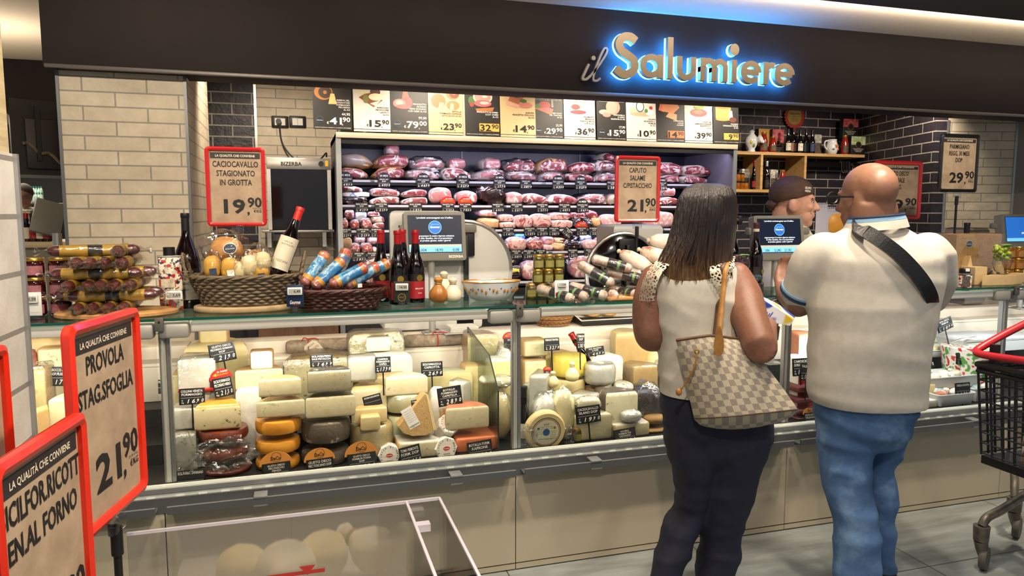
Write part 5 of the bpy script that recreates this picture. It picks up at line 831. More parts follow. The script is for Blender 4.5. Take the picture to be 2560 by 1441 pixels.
meats('upper row, top fridge shelf', 0, .04, [('G', 846, 932, 383, 421), ('T', 933, 1025, 385, 421), ('W', 1025, 1113, 393, 426), ('R', 1120, 1167, 395, 425), ('R', 1205, 1252, 394, 428), ('H', 1261, 1342, 399, 432), ('T', 1340, 1418, 394, 434), ('Dk', 1416, 1491, 404, 435), ('H', 1488, 1545, 401, 432), ('Dk', 1640, 1710, 405, 440), ('Dk', 1708, 1780, 413, 442)], True)
meats('lower row, top fridge shelf', 0, 0, [('T', 846, 920, 419, 446), ('T', 932, 1013, 416, 447), ('W', 1015, 1104, 424, 450), ('H', 1103, 1180, 420, 450), ('W', 1180, 1265, 424, 455), ('W', 1265, 1345, 428, 455), ('W', 1345, 1412, 429, 455), ('Dk', 1412, 1490, 433, 457), ('W', 1488, 1545, 432, 458), ('H', 1647, 1698, 437, 460), ('H', 1703, 1768, 440, 462)])
meats('topmost above the fridge hams', 0, .12, [('R', 963, 1001, 362, 389), ('Dk', 1508, 1536, 383, 406)], True)
meats('lower layer, second fridge shelf', 1, 0, [('S', 923, 1000, 491, 511), ('S', 1003, 1070, 493, 513), ('R', 1072, 1131, 468, 511), ('R', 1138, 1196, 477, 511), ('X', 1196, 1262, 462, 514), ('R', 1260, 1307, 480, 514), ('H', 1303, 1374, 484, 515), ('Dk', 1373, 1447, 486, 516), ('H', 1445, 1518, 485, 517), ('G', 1518, 1548, 484, 517), ('H', 1646, 1692, 492, 520), ('X', 846, 920, 493, 512)])
meats('upper layer, second fridge shelf', 1, .03, [('S', 846, 908, 465, 481), ('K', 848, 926, 480, 494), ('S', 925, 1000, 470, 492), ('Dk', 1003, 1070, 473, 494), ('R', 1656, 1686, 467, 493)], True)
meats('lower layer, third fridge shelf', 2, 0, [('A', 847, 871, 546, 572), ('A', 873, 899, 549, 575), ('A', 899, 929, 545, 572), ('S', 928, 961, 556, 570), ('N', 1196, 1246, 545, 574), ('B', 1246, 1288, 555, 575), ('B', 1285, 1329, 537, 575), ('B', 1327, 1376, 535, 574), ('B', 1375, 1429, 550, 574), ('X', 1428, 1452, 547, 574), ('X', 1452, 1478, 548, 575), ('N', 1476, 1500, 544, 575), ('M', 1498, 1550, 535, 575), ('M', 1606, 1680, 528, 578)])
meats('upper layer, third fridge shelf', 2, .06, [('A', 857, 887, 521, 553), ('K', 886, 918, 529, 556), ('A', 916, 952, 527, 545), ('S', 925, 962, 538, 558), ('M', 1195, 1241, 523, 543), ('B', 1241, 1284, 535, 556), ('B', 1367, 1426, 531, 552), ('A', 1419, 1441, 529, 548), ('A', 1433, 1461, 530, 552), ('Dk', 1460, 1493, 523, 552)], True)
meats('lower layer, fourth fridge shelf', 3, 0, [('A', 873, 902, 608, 638), ('A', 901, 931, 607, 638), ('Bl', 928, 944, 617, 634), ('X', 1201, 1239, 606, 632), ('A', 1238, 1273, 604, 632), ('B', 1269, 1314, 593, 631), ('A', 1313, 1356, 595, 631), ('M', 1352, 1379, 611, 632), ('N', 1377, 1413, 607, 632), ('X', 1405, 1452, 604, 632), ('M', 1455, 1491, 598, 632), ('M', 1489, 1525, 593, 632), ('Pa', 850, 882, 596, 640)])
meats('upper layer, fourth fridge shelf', 3, .07, [('Bl', 885, 916, 585, 612), ('Bl', 916, 948, 589, 614), ('K', 1197, 1226, 588, 612), ('K', 1222, 1253, 580, 612), ('U', 1282, 1312, 582, 600), ('M', 1352, 1382, 590, 614), ('N', 1378, 1411, 593, 611), ('X', 1406, 1448, 584, 610), ('U', 1446, 1478, 586, 608)], True)
meats('on the bottom fridge deck', 4, 0, [('Q', 1190, 1241, 647, 704), ('Y', 1238, 1312, 662, 706), ('V', 1300, 1362, 652, 708), ('V', 1425, 1505, 640, 708), ('V', 1100, 1190, 652, 706), ('V', 905, 990, 645, 704)])
meats('stacked on the bottom fridge deck', 4, .06, [('Y', 1243, 1290, 646, 664), ('Bl', 1376, 1429, 624, 650)], True)
# price tags hooked along the shelf fronts
TAGS = [(0, [(847, 882, '30 MESI', '49,90'), (944, 976, '30 MESI', '49,90'), (1042, 1075, '24 MESI', '46,90'), (1141, 1173, '20 MESI', '32,90'), (1234, 1264, '20 MESI', '37,70'), (1300, 1330, None, '28,90'), (1381, 1410, '18 MESI', '43,80'), (1438, 1467, '18 MESI', '32,90'), (1517, 1546, None, '28,90'), (1645, 1668, '18 MESI', '29,90')]),
 (1, [(888, 921, None, '41,90'), (937, 970, None, '21,90'), (1022, 1055, None, '19,90'), (1104, 1136, 'sic', '23,90'), (1148, 1179, 'sic', '79,00'), (1230, 1260, None, '69,00'), (1277, 1307, None, '23,70'), (1342, 1371, None, '37,90'), (1397, 1426, None, '49,90'), (1442, 1471, '16 MESI', '36,90')]),
 (2, [(849, 879, None, '22,90'), (891, 925, None, '21,90'), (927, 956, None, '19,90'), (1207, 1238, None, '29,90'), (1256, 1285, None, '14,90'), (1310, 1339, None, '15,90'), (1341, 1370, None, '21,90'), (1371, 1399, None, '28,70'), (1400, 1424, 'tilt', '18,80'), (1441, 1467, 'sic', '19,90'), (1472, 1499, None, '22,90'), (1521, 1545, None, '16,90')]),
 (3, [(880, 916, None, '19,90'), (918, 948, None, '21,90'), (1215, 1242, None, '48,90'), (1245, 1274, None, '20,90'), (1277, 1305, None, '20,90'), (1308, 1336, None, '20,90'), (1339, 1366, None, '16,90'), (1420, 1444, None, '29,70'), (1460, 1489, None, '17,90')])]
PROD = ['PROSC. NAZIONALE', 'PROSC. DI PARMA', 'SALAME MILANO', 'SPECK IGP', 'PANCETTA TESA', 'COPPA STAG.']
for si, tl in TAGS:
    for i, (x0, x1, top, pr) in enumerate(tl):
        Y = SH[si][2]-.008; xm = (x0+x1)/2; y0 = 720.5; z = SH[si][1]; zz = z-.048
        X0, X1 = at(x0, 500, Y).x, at(x1, 500, Y).x; extra = {'sic': ' with red round topper', 'tilt': ' hanging tilted'}.get(top, ' topped by a %s badge' % top.lower() if top else '')
        t = card(0, 10, 0, 10, Y, [PROD[(i*3+si) % 6], 'DOP'], pr, '%s black tag%s along %s fridge shelf' % (ORD[i], extra, SH[si][0]), top=top if top != 'tilt' else None, pole=False, lean=.0) if False else None
        w_ = X1-X0; h = .068; c = at(xm, 500, Y); k_ = FPX/(c-_c).dot(_f); pxm = (xm, 0)
        yb = 720.5-FPX*((Vector((c.x, Y, zz))-_c).dot(_u))/((Vector((c.x, Y, zz))-_c).dot(_f)); yt = 720.5-FPX*((Vector((c.x, Y, zz+h))-_c).dot(_u))/((Vector((c.x, Y, zz+h))-_c).dot(_f))
        card(x0, x1, yt, yb, Y, [PROD[(i*3+si) % 6], 'DOP'], pr, '%s black tag%s along %s fridge shelf' % (ORD[i], extra, SH[si][0]), top=top if top != 'tilt' else None, pole=False, lean=.05, roll=.75 if top == 'tilt' else 0)
# ------------------------------------------------------------------ posters leaning above the fridge
m = MB(); m.box((.30, 5.24, 2.106), (FX1, 5.26, 2.46)); tag(m.build('backing_panel', mat('ivory panel', '#d8ccb4', .6)), 'long ivory panel behind the row of offer posters', 'panel')
PD, PW, PTN = col('#262423', .5), col('#dcd5cc', .5), col('#cfb488', .5)
def poster(x0, x1, y0, y1, bg, lines, old, price, draw, box, label):
    Y = 5.13; a, b = at(x0, y1, Y), at(x1, y1, Y); w_ = b.x-a.x; z0 = at(x0, y1, Y).z; h = w_*1.40; t = thing('offer_poster', label, 'poster', (a.x, Y, max(z0, 2.105)), rot3=(-.09, 0, 0)); cs = []; ink = PAPERW if bg is PD else INK
    def ci(c):
        c = col(c, .5) if isinstance(c, str) else c
        if c not in cs: cs.append(c)
        return cs.index(c)
    m = MB(); m.box((0, 0, 0), (w_, .004, h), ci(bg)); T = frame((0, -.0003, 0), (1, 0, 0), (0, 0, 1)); m.rect(T, 0, .012*h/.34, w_, .05*h, .0002, ci(PD)); m.text('OFFERTE VALIDE DA VENERDI 11 A LUNEDI 21 SETTEMBRE', T, w_/2, h*.026, .0045, w=w_*.94, mi=ci(PAPERW))
    z = .0004
    for q in draw:
        z += .0003; i = ci(q[-1])
        if q[0] == 'e': m.disc(T, q[1]*w_, q[2]*h, q[3]*w_, q[4]*w_, z, i)
        else: m.poly(T, [(u*w_, v*h) for u, v in q[1]], z, i)
    for i, s_ in enumerate(lines): m.text(s_, T, w_*.96, h*(.46-.045*i)-(.0 if not old else -.03), h*.030, al='r', mi=ci(ink), dz=z+.0004, maxw=w_*.62)
    if old: m.text(old, T, w_*.96, h*.27, h*.05, al='r', mi=ci(ink), dz=z+.0004)
    if box: m.rect(T, w_*.40, h*.09, w_*.98, h*.25, z+.0003, ci(box)); ink = INK
    e, c = price.split(','); m.text(e, T, w_*.74, h*.10, h*.125, w=w_*.32 if len(e) > 1 else w_*.15, al='r', mi=ci(ink), dz=z+.0006, bold=.025); m.text(',', T, w_*.755, h*.09, h*.08, mi=ci(ink), dz=z+.0006); m.text(c, T, w_*.96, h*.15, h*.085, w=w_*.20, al='r', mi=ci(ink), dz=z+.0006, bold=.02); m.text('€', T, w_*.40, h*.10, h*.045, al='r', mi=ci(ink), dz=z+.0006)
    if bg is PD and not box: m.disc(T, w_*.17, h*.17, w_*.10, z=z+.0004, mi=ci('#3f5f7a')); m.disc(T, w_*.17, h*.17, w_*.093, z=z+.0006, mi=ci('#141f30')); m.text('Gourmet', T, w_*.17, h*.16, .006, w=w_*.15, mi=ci(PAPERW), dz=z+.001, shear=.3)
    if bg is PD and old:
        for k in range(4): m.text('selezione gourmet dei migliori prodotti italiani scelti', T, w_*.5, h*(.92-.022*k), .0042, w=w_*.88, mi=ci(PAPERW), bold=0)
    m.build('poster_sheet', cs, t); return t
def whl(u, v, r, c1, c2): return [('e', u, v, r, r*.85, c1), ('e', u+.04, v, r*.72, r*.66, c2), ('e', u+.04, v, r*.2, r*.2, c1)]
def ham(u, v, r, c1='#d98a84', c2='#e8c4b0'): return [('e', u, v, r, r*.75, c2), ('e', u, v, r*.85, r*.6, c1), ('e', u+r*.2, v+.01, r*.3, r*.12, c2), ('e', u, v-.13, r*.9, r*.35, '#c9605e'), ('e', u+.05, v-.12, r*.5, r*.16, '#e8b0a8')]
PO = [
 (784, 880, PD, ['RISERVA DEL', 'FONDATORE', 'FORMAGGIO', 'PECORINO', 'AL KG'], '44,90', '41,90', whl(.28, .70, .24, '#a56a30', '#3a2a20')+[('p', [(.40, .48), (.62, .48), (.56, .68), (.46, .68)], '#d8b878')], None, 'dark poster with brown cheese wheel, price 41,90'),
 (885, 977, PW, ['AURICCHIO', 'PROVOLONE', 'CLASSICO', 'AL KG'], '', '15,90', [('p', [(.15, .66), (.55, .48), (.80, .62), (.42, .78)], '#8c4a30'), ('e', .28, .80, .24, .09, '#e8dcb8'), ('e', .60, .78, .14, .12, '#5a3430'), ('e', .62, .68, .2, .10, '#efe2bc'), ('e', .34, .64, .08, .12, '#7a7a3a'), ('p', [(.45, .55), (.75, .62), (.6, .5)], '#f0e6c4'), ('p', [(.2, .86), (.7, .92), (.7, .97), (.2, .92)], '#b58a68')], None, 'white poster with sliced provolone on board, price 15,90'),
 (978, 1071, PD, ['PROSCIUTTO', 'DI SUINO', 'NERO SICILIANO', 'CON OSSO AL KG'], '99,00', '79,00', [('p', [(.28, .55), (.36, .85), (.44, .85), (.55, .55)], '#a85a48'), ('e', .45, .58, .14, .16, '#a04844'), ('e', .24, .56, .17, .12, '#e07a74'), ('e', .24, .57, .1, .07, '#f0a8a0'), ('e', .34, .50, .2, .06, '#c85a58')], None, 'dark poster with whole ham leg, price 79,00'),
 (1072, 1158, PTN, ['BOTALLA', 'FORMAGGIO KAPRONE', 'LATTE CRUDO AL KG'], '', '23,90', [('e', .30, .68, .21, .2, '#9c6a3c'), ('p', [(.28, .50), (.42, .48), (.46, .64), (.34, .66)], '#d8b884')]+whl(.72, .84, .2, '#a87442', '#7a3c2c')+[('e', .72, .60, .19, .13, '#a8774a'), ('p', [(.62, .52), (.74, .50), (.74, .63), (.66, .65)], '#e0c490')], None, 'tan poster with three brown cheeses, price 23,90'),
 (1164, 1250, PD, ['PROSCIUTTO DI PARMA', 'D.O.P. 18 MESI', 'AL KG'], '', '32,90', [('e', .2, .70, .1, .12, '#4a6a34'), ('e', .2, .62, .06, .06, '#c83a30')]+ham(.52, .78, .28)+[('e', .78, .92, .08, .08, '#d8a03a'), ('p', [(.3, .54), (.85, .58), (.8, .50), (.35, .47)], '#a86a3c')], '#d8aa52', 'dark poster with parma ham, price 32,90 in gold box'),
 (1252, 1340, PTN, ['AURORA', 'PANCETTA STECCATA', 'AL KG'], '', '14,90', [('p', [(.18, .62), (.5, .60), (.7, .80), (.36, .90)], '#a86a48'), ('e', .48, .86, .22, .14, '#2f3f5c'), ('e', .46, .86, .15, .1, '#e0cfa8'), ('e', .72, .62, .2, .08, '#c87a6a'), ('e', .66, .70, .1, .05, '#4a6a34'), ('p', [(.16, .62), (.52, .56), (.56, .62), (.2, .70)], '#d8a48c')], None, 'tan poster with wrapped pancetta, price 14,90'),
 (1335, 1409, PD, ['BEEF ROAST', 'DEL TRENTINO', 'AL KG'], '33,90', '29,90', [('p', [(.05, .66), (.6, .52), (.68, .66), (.2, .76)], '#a86a38'), ('e', .38, .74, .2, .13, '#a83a34'), ('e', .44, .64, .2, .07, '#d0605a'), ('e', .16, .72, .1, .07, '#4a6a38'), ('p', [(.60, .70), (.68, .70), (.66, .88), (.61, .88)], '#8a8a84')], None, 'dark poster with roast beef on board, price 29,90'),
 (1411, 1489, PW, ['RIGAMONTI', 'BRESAOLA', 'PUNTA D ANCA', 'I.G.P. AL KG'], '', '36,90', [('e', .45, .56, .32, .06, '#ece6dc'), ('p', [(.26, .68), (.52, .62), (.80, .90), (.50, .96)], '#c9a488'), ('p', [(.34, .72), (.52, .68), (.7, .86), (.5, .9)], '#efe8de'), ('e', .38, .68, .14, .08, '#7a2c34'), ('e', .46, .57, .26, .06, '#b03038'), ('e', .24, .93, .08, .06, '#3a2c24')], None, 'white poster with wrapped bresaola, price 36,90'),
 (1493, 1566, PD, ['MORTADELLA', 'D ASINO', 'SELEZIONE AL KG'], '17,90', '15,90', [('e', .56, .74, .24, .24, '#d88a7c'), ('e', .52, .74, .18, .2, '#e29a8c'), ('e', .26, .62, .18, .08, '#e0a094'), ('e', .34, .56, .14, .07, '#d88a7e')], None, 'dark poster with pink mortadella, price 15,90'),
 (1567, 1642, PW, ['GALBANI', 'MOZZARELLA', 'PREMIUM', 'AL KG'], '', '10,90', [('e', .5, .58, .38, .07, '#cfa888'), ('e', .25, .66, .14, .08, '#e0c8a0'), ('p', [(.3, .66), (.62, .66), (.6, .88), (.28, .88)], '#e6e6e2'), ('e', .46, .74, .14, .17, '#4a5a58'), ('e', .46, .74, .11, .14, '#d0dcd8'), ('e', .78, .62, .14, .1, '#f4f0e8'), ('e', .82, .72, .06, .05, '#c83a3c'), ('e', .66, .65, .06, .06, '#5a8a4a')], None, 'white poster with mozzarella pack, price 10,90'),
 (1641, 1712, PD, ['FORMAGGIO', 'DOLCE', 'SCAGLIE'], '', '14,90', [('p', [(.1, .70), (.3, .66), (.46, .92), (.2, .97)], '#d87a54'), ('p', [(.2, .68), (.62, .64), (.84, .78), (.66, .93), (.3, .97)], '#e0946a'), ('p', [(.34, .56), (.72, .48), (.74, .62), (.46, .66)], '#e8a478')], '#d8703a', 'dark poster with orange cheese slices, price 14,90 in orange box'),
 (1713, 1782, PW, ['FOOD LAB', 'SALMONE NORVEGESE', 'PREAFFETTATO', 'AL KG'], '', '39,90', [('e', .5, .66, .36, .16, '#efe8e2'), ('e', .5, .68, .31, .13, '#c8524a'), ('e', .48, .70, .2, .06, '#e07a68'), ('e', .52, .82, .2, .09, '#86a84a'), ('e', .46, .85, .1, .05, '#a8c060')], None, 'white poster with salmon and salad plate, price 39,90'),
 (1784, 1848, PD, ['VALANGO', 'FORMAGGIO FRESCO', 'AL KG'], '', '9,90', [('p', [(.10, .60), (.64, .56), (.70, .86), (.10, .90)], '#d8a45a'), ('e', .40, .88, .30, .07, '#b87a44'), ('e', .37, .58, .27, .05, '#cf9850'), ('p', [(.60, .56), (.78, .56), (.74, .80), (.62, .80)], '#d8cdb8'), ('e', .76, .58, .14, .09, '#6a3c28')], '#d8aa52', 'dark poster with whole golden cheese, price 9,90 in gold box')]
for k, q in enumerate(PO):
    y1 = 322+(358-322)*((q[0]-784)/1000.)**.8; poster(q[0], q[1], 200, y1, *q[2:6], q[6], q[7], q[8])
# ================================================================== machines, shelf and wall goods behind the counter
t = thing('knife_cabinet', 'steel fronted dark glass cabinet on the cream wall beside the fridge', 'cabinet', (.04, 5.30, 1.44)); m = MB(); m.box((-.215, .02, 0), (.215, .5, .50), 0); m.rbox((-.215, 0, .42), (.215, .03, .50), .003, 1); m.box((-.215, .0, 0), (-.19, .03, .42), 1); m.box((.19, 0, 0), (.215, .03, .42), 1); m.build('housing', [M_STEEL, M_STEEL], t)
m = MB(); m.box((-.19, .005, .0), (.19, .015, .42), 0); m.build('glass_door', mat('black oven glass', '#100e10', .06, coat=.5), t); m = MB(); T = frame((-.10, -.0005, .445), (1, 0, 0), (0, 0, 1)); m.text('BIZERBA', T, .05, 0, .026, w=.14, mi=0, bold=.03); m.build('lettering', M_BLACK, t); m = MB(); m.cyl((.15, 0, .462), (.15, -.012, .462), .018, n=18); m.build('knob', M_BLACK, t); m = MB(); m.box((.178, -.002, .445), (.198, 0, .485)); m.build('warning_sticker', col('#e0b020'), t)
m = MB(); m.rbox((-.22, 5.32, 1.42), (.27, 5.84, 1.44), .004); m.box((-.2, 5.70, 1.30), (-.17, 5.84, 1.42)); m.box((.2, 5.70, 1.30), (.23, 5.84, 1.42)); tag(m.build('wall_stand', M_STEEL), 'steel bracket shelf carrying the dark glass cabinet', 'stand')
for k, (x, l) in enumerate([(700, 'black framed wall socket with a plug in it'), (744, 'black framed double switch right of the wall socket')]):
    q = at(x, 305, 5.84); t = thing('wall_socket', l, 'socket', (q.x, 5.845, q.z)); m = MB(); m.rbox((-.062, -.012, -.045), (.062, .004, .045), .008); m.build('frame', M_BLACK, t); m = MB(); m.box((-.038, -.014, -.026), (.038, -.012, .026), 0); m.box((-.001, -.0145, -.026), (.001, -.014, .026), 1); m.build('plate', [M_WHITE, M_BLACK], t)
    if k == 0: m = MB(); m.cyl((-.01, -.014, 0), (-.01, -.05, 0), .02, n=14); m.build('plug', M_BLACK, t)
m = MB(); P = [at(x, y, 5.84-.03*i) for i, (x, y) in enumerate([(699, 318), (702, 345), (712, 370), (735, 395), (770, 404), (800, 398), (815, 383), (816, 392)])]; m.tube(bez(P, 6), .006, 6); tag(m.build('power_cable', M_BLACK), 'black cable hanging from the socket to the steel cabinet', 'cable')
q = at(700, 596, 5.84); m = MB(); m.box((0, 0, -.10), (.11, .004, .08), 0); m.box((0, -.001, -.10), (.11, 0, -.02), 1); m.box((.01, -.001, .03), (.10, 0, .06), 2); tag(m.build('wall_leaflet', [PAPERW, col('#5f8a4a'), col('#4a7aa0')], None, (q.x-.05, 5.842, q.z)), 'small green and white leaflet on the wall under the cabinet', 'leaflet')
# ---- scales with customer screens
SCR = col('#0b1830', .3, .25); SCW = col('#e8f2ff', .4, .9); SCB = col('#6fb8f0', .4, .85); SCD = col('#123a66', .4); SCO = col('#1c62b8', .4, .75); SCG = col('#b8b0a0', .4, .6); HOUS = mat('warm grey scale housing', '#76746c', .45); LITE = mat('light grey machine shell', '#c2c1bc', .4)
def scale(label, x0, x1, y0, y1, Y, nums, pole_z, blue=False, arm=True):
    a, b = at(x0, (y0+y1)/2, Y), at(x1, (y0+y1)/2, Y); z0 = at((x0+x1)/2, y1, Y).z; z1 = at((x0+x1)/2, y0, Y).z; w_, h = b.x-a.x, z1-z0; t = thing('shop_scale', label, 'scale', ((a.x+b.x)/2, Y, pole_z)); zz = z0-pole_z; tl = rot((0, 0, zz), -.16)
    m = MB(); m.foot([(-w_/2, 0), (w_/2, 0), (w_/2, .05), (-w_/2, .05)], 0, h, .012, (0, 0), T=tl); m.build('monitor_case', HOUS, t); m = MB(); T = tl @ frame((-w_/2, -.0006, 0), (1, 0, 0), (0, 0, 1)); sx0, sx1, sy0, sy1 = w_*.06, w_*.94, h*.16, h*.93
    m.rect(T, sx0, sy0, sx1, sy1, .0003, 7); m.rect(T, sx0+.004, sy0+.004, sx1-.004, sy1-.003, .0005, 0 if not blue else 5); cx = w_/2
    if blue: m.text('i nostri servizi', T, cx, h*.80, h*.05, mi=1, dz=.001, shear=.2); m.disc(T, cx, h*.60, h*.13, z=.0009, mi=3); m.rect(T, cx-h*.08, h*.55, cx+h*.02, h*.64, .0012, 1); m.rect(T, cx+h*.03, h*.55, cx+h*.08, h*.61, .0012, 1); m.text('SPESA E CONSEGNA', T, cx, h*.40, h*.055, mi=1, dz=.001); m.text('A DOMICILIO', T, cx, h*.32, h*.055, mi=1, dz=.001)
    else:
        m.text('I prodotti contrassegnati con il bollino', T, cx, h*.86, h*.034, w=w_*.60, mi=1, dz=.001); m.disc(T, cx, h*.68, h*.135, z=.0008, mi=2); m.disc(T, cx, h*.68, h*.125, z=.0011, mi=5); m.text('SELEZIONE', T, cx, h*.73, h*.02, w=h*.16, mi=2, dz=.0014); m.text('Gourmet', T, cx, h*.665, h*.045, w=h*.20, mi=1, dz=.0014, shear=.3); m.rect(T, cx-h*.02, h*.645, cx+h*.08, h*.65, .0014, 6)
        for i, s_ in enumerate(['rappresentano la nostra rigorosa selezione', 'di Alta Qualita, che ti proponiamo', 'al prezzo giusto, tutti i giorni!']): m.text(s_, T, cx, h*(.49-.048*i), h*.032, w=w_*(.62-.06*i), mi=1, dz=.001)
    m.rect(T, sx0+.004, sy0+.004, sx1-.004, h*.33 if not blue else h*.28, .0008, 2)
    if not blue: m.rect(T, sx0+.004, h*.285, sx1-.004, h*.33, .0009, 4)
    for i, s_ in enumerate(nums): m.text(s_, T, sx0+(i+.8)*(sx1-sx0)/(len(nums)+.2), h*.19, h*.055, mi=7, dz=.0014)
    m.build('screen', [SCR, SCW, SCB, SCO, SCG, SCO, RED, M_BLACK], t)
    m = MB(); m.text('BIZERBA', T, w_*.95, h*.055, h*.05, w=w_*.24, al='r', mi=0, bold=.03); m.build('lettering', PAPERW, t)
    px_ = -w_*.06; m = MB(); m.cyl((px_, .03, .0), (px_, .03, zz+.05), .017, n=18); m.cyl((px_, .03, .10), (px_, .03, .104), .0185, n=18, mi=1); m.build('pole', [mat('pale grey pole', '#a8a7a1', .35, .5), M_BLACK], t); m = MB(); m.rbox((px_-.05, -.02, 0), (px_+.05, .08, .006), .002); m.lathe([(.045, .006), (.045, .010), (.022, .014)], c=(px_, .03, 0), n=24); m.build('base_plate', M_STEEL, t)
    if arm: m = MB(); m.rbox((-w_/2-.015, .055, h*.55+zz), (w_/2+.07, .10, h*.72+zz), .01); m.build('arm', HOUS, t)
    return t
scale('grey scale screen reading 0,004 behind red capped wine bottles', 1012, 1166, 528, 652, 3.60, ['0,004', '18,90', '0,08'], .94)
scale('grey scale screen reading 2,242 between the shoppers', 1893, 2016, 538, 650, 3.42, ['206', '2,242', '21,90', '49,10'], .701)
scale('scale screen with blue delivery notice at the right edge', 2512, 2650, 535, 618, 3.45, ['', '0,000'], .94, True)
# ---- slicing machines
def slicer(label, bodyl, x0, x1, y0, y1, Y, side, shell, blade):
    a, b = at(x0, 600, Y), at(x1, 600, Y); z1 = at((x0+x1)/2, y0, Y).z; w_ = b.x-a.x; h = z1-.94; t = thing('meat_slicer', label, 'slicer', ((a.x+b.x)/2, Y, .94)); m = MB(); m.foot([(-w_*.42, .0), (w_*.30, 0), (w_*.36, .30), (-w_*.36, .30)], .10, h, .03, (0, 0)); m.rbox((-w_*.5, -.02, 0), (w_*.5, .34, .12), .02); m.build('motor_housing', shell, t)
    R = h*.40; T = rot((side*w_*.30, -.03, h*.50), PI/2); m = MB(); m.lathe([(R*.55, -.02), (R*.96, -.012), (R, 0), (R*.98, .004), (R*.5, .018), (.01, .02)], n=48, T=T); m.build('round_blade', blade, t); m = MB(); m.tube([(side*w_*.30+R*1.03*math.cos(q), -.025, h*.50+R*1.03*math.sin(q)) for q in [PI*1.25+PI*1.5*j/24*-1 for j in range(25)]], .012, 8); m.build('blade_guard', M_STEEL, t); m = MB(); m.rbox((side*w_*.30-.05, -.07, h*.62), (side*w_*.30+.05, -.05, h*.86), .008); m.rbox((side*w_*.30-.012, -.09, h*.25), (side*w_*.30+.012, -.06, h*.8), .005); m.build('handle', M_BLACK, t)
    m = MB(); T = frame((-w_*.34, -.001, h*.86), (1, 0, 0), (0, 0, 1)); m.rect(T, 0, 0, w_*.3, .012, 0, 0); m.build('vent', M_BLACK, t); return t
slicer('light grey slicing machine half hidden behind the first scale', None, 955, 1205, 527, 700, 3.74, 1, LITE, LITE)
slicer('slicing machine with dark mirror blade behind the banded sausages', None, 1520, 1690, 562, 700, 3.74, -1, LITE, mat('dark mirror steel', '#3a3a3c', .12, .9))
m = MB()
for k in range(9): m.box((-.07+.002*(k % 3), -.06+.003*(k % 2), .003*k), (.075+.002*(k % 4), .06, .003*k+.0018))
q = at(1152, 706, 3.62); tag(m.build('paper_stack', PAPERW, None, (q.x, 3.62, ZT-.22)), 'stack of white wrapping paper beside the pear cheeses', 'paper stack'); m = MB(); m.rbox((q.x-.10, 3.55, .94), (q.x+.10, 3.75, ZT-.222), .01); tag(m.build('scale_platform', LITE), 'pale grey scale platform below the wrapping paper', 'scale platform')
# workbench with wood front and boards seen through the gap under the glass
m = MB(); m.rbox((-.25, 4.98, .80), (FX0-.02, 5.5, .86), .01); m.box((-.25, 5.0, 0), (FX0-.02, 5.5, .80)); tag(m.build('wooden_cabinet', mat('brown oak front', '#6e4a2c', .5, stops=[(.3, '#5c3c22'), (.7, '#815a38')], scale=6, stretch=(8, 1, 1))), 'brown wooden cabinet behind the left counter section', 'cabinet')
for x, l, ww in ((1165, 'upright wooden board behind the ledge near first scale', .05), (2320, 'wooden cutting board standing on ledge behind the man', .14)):
    q = at(x, 800, 3.7); m = MB(); m.rbox((-ww, 0, 0), (ww, .05, .15), .004); tag(m.build('cutting_board', WOODB, None, (q.x, 3.72, .936)), l, 'board')
# ---- oak wall shelf with bottles, sauces and boxes
M_OAK = mat('light oak', '#b9925c', .5, stops=[(.3, '#a9824e'), (.7, '#c9a36c')], scale=5, stretch=(1, 9, 9), dist=.5)
SZ = 2.105; SY = 5.62; t = thing('wall_shelf', 'light oak wall shelf with two cubby compartments', 'shelf', (0, 0, 0)); m = MB(); m.box((3.45, SY, SZ-.026), (5.155, 5.895, SZ)); m.build('shelf_board', M_OAK, t); m = MB(); m.box((3.45, SY, 1.745), (4.52, 5.895, 1.77)); m.build('lower_board', M_OAK, t)
for x in (4.02, 4.485): m = MB(); m.box((x, SY, 1.77), (x+.024, 5.895, SZ-.026)); m.build('divider', M_OAK, t)
LIDW = col('#a82424', .4); SAU = mat('tomato sauce in glass', '#8c1c12', .1, coat=.6); BOXB = mat('black gift box', '#1a1718', .5)
def onshelf(x, z, dy=.12): q = at(x, 400, SY+dy); return (q.x, SY+dy, z+.001)
def box_thing(x0, x1, h, z, dy, c_top, label, split=.5):
    a, b = onshelf(x0, z, dy), onshelf(x1, z, dy); w_ = b[0]-a[0]; t = thing('pasta_box', label, 'box', ((a[0]+b[0])/2, a[1], z+.001)); m = MB(); m.rbox((-w_/2, 0, 0), (w_/2, .05, h), .003); m.build('carton', BOXB, t); m = MB(); T = frame((-w_/2, -.0006, 0), (1, 0, 0), (0, 0, 1)); m.rect(T, .001, h*split, w_-.001, h*.995, 0, 0); m.disc(T, w_/2, h*split, w_*.2, z=.0005, mi=1); m.disc(T, w_/2, h*split, w_*.16, z=.0008, mi=2)
    for k in range(3): m.text('SELEZIONE ITALIANA', T, w_/2, h*(split-.22-.07*k), h*.03, w=w_*(.7-.15*k), mi=3, dz=.0008)
    m.build('printed_label', [c_top, GOLD, BLKP, PAPERW], t); return t
PLAIDR = mat('red checked print', '#a8343c', .5, stops=[(.4, '#992a34'), (.6, '#c0606a')], scale=40); PLAIDG = mat('green checked print', '#a3b383', .5, stops=[(.4, '#93a672'), (.6, '#c3cfa8')], scale=40); OCH = mat('ochre print', '#b98a34', .5)
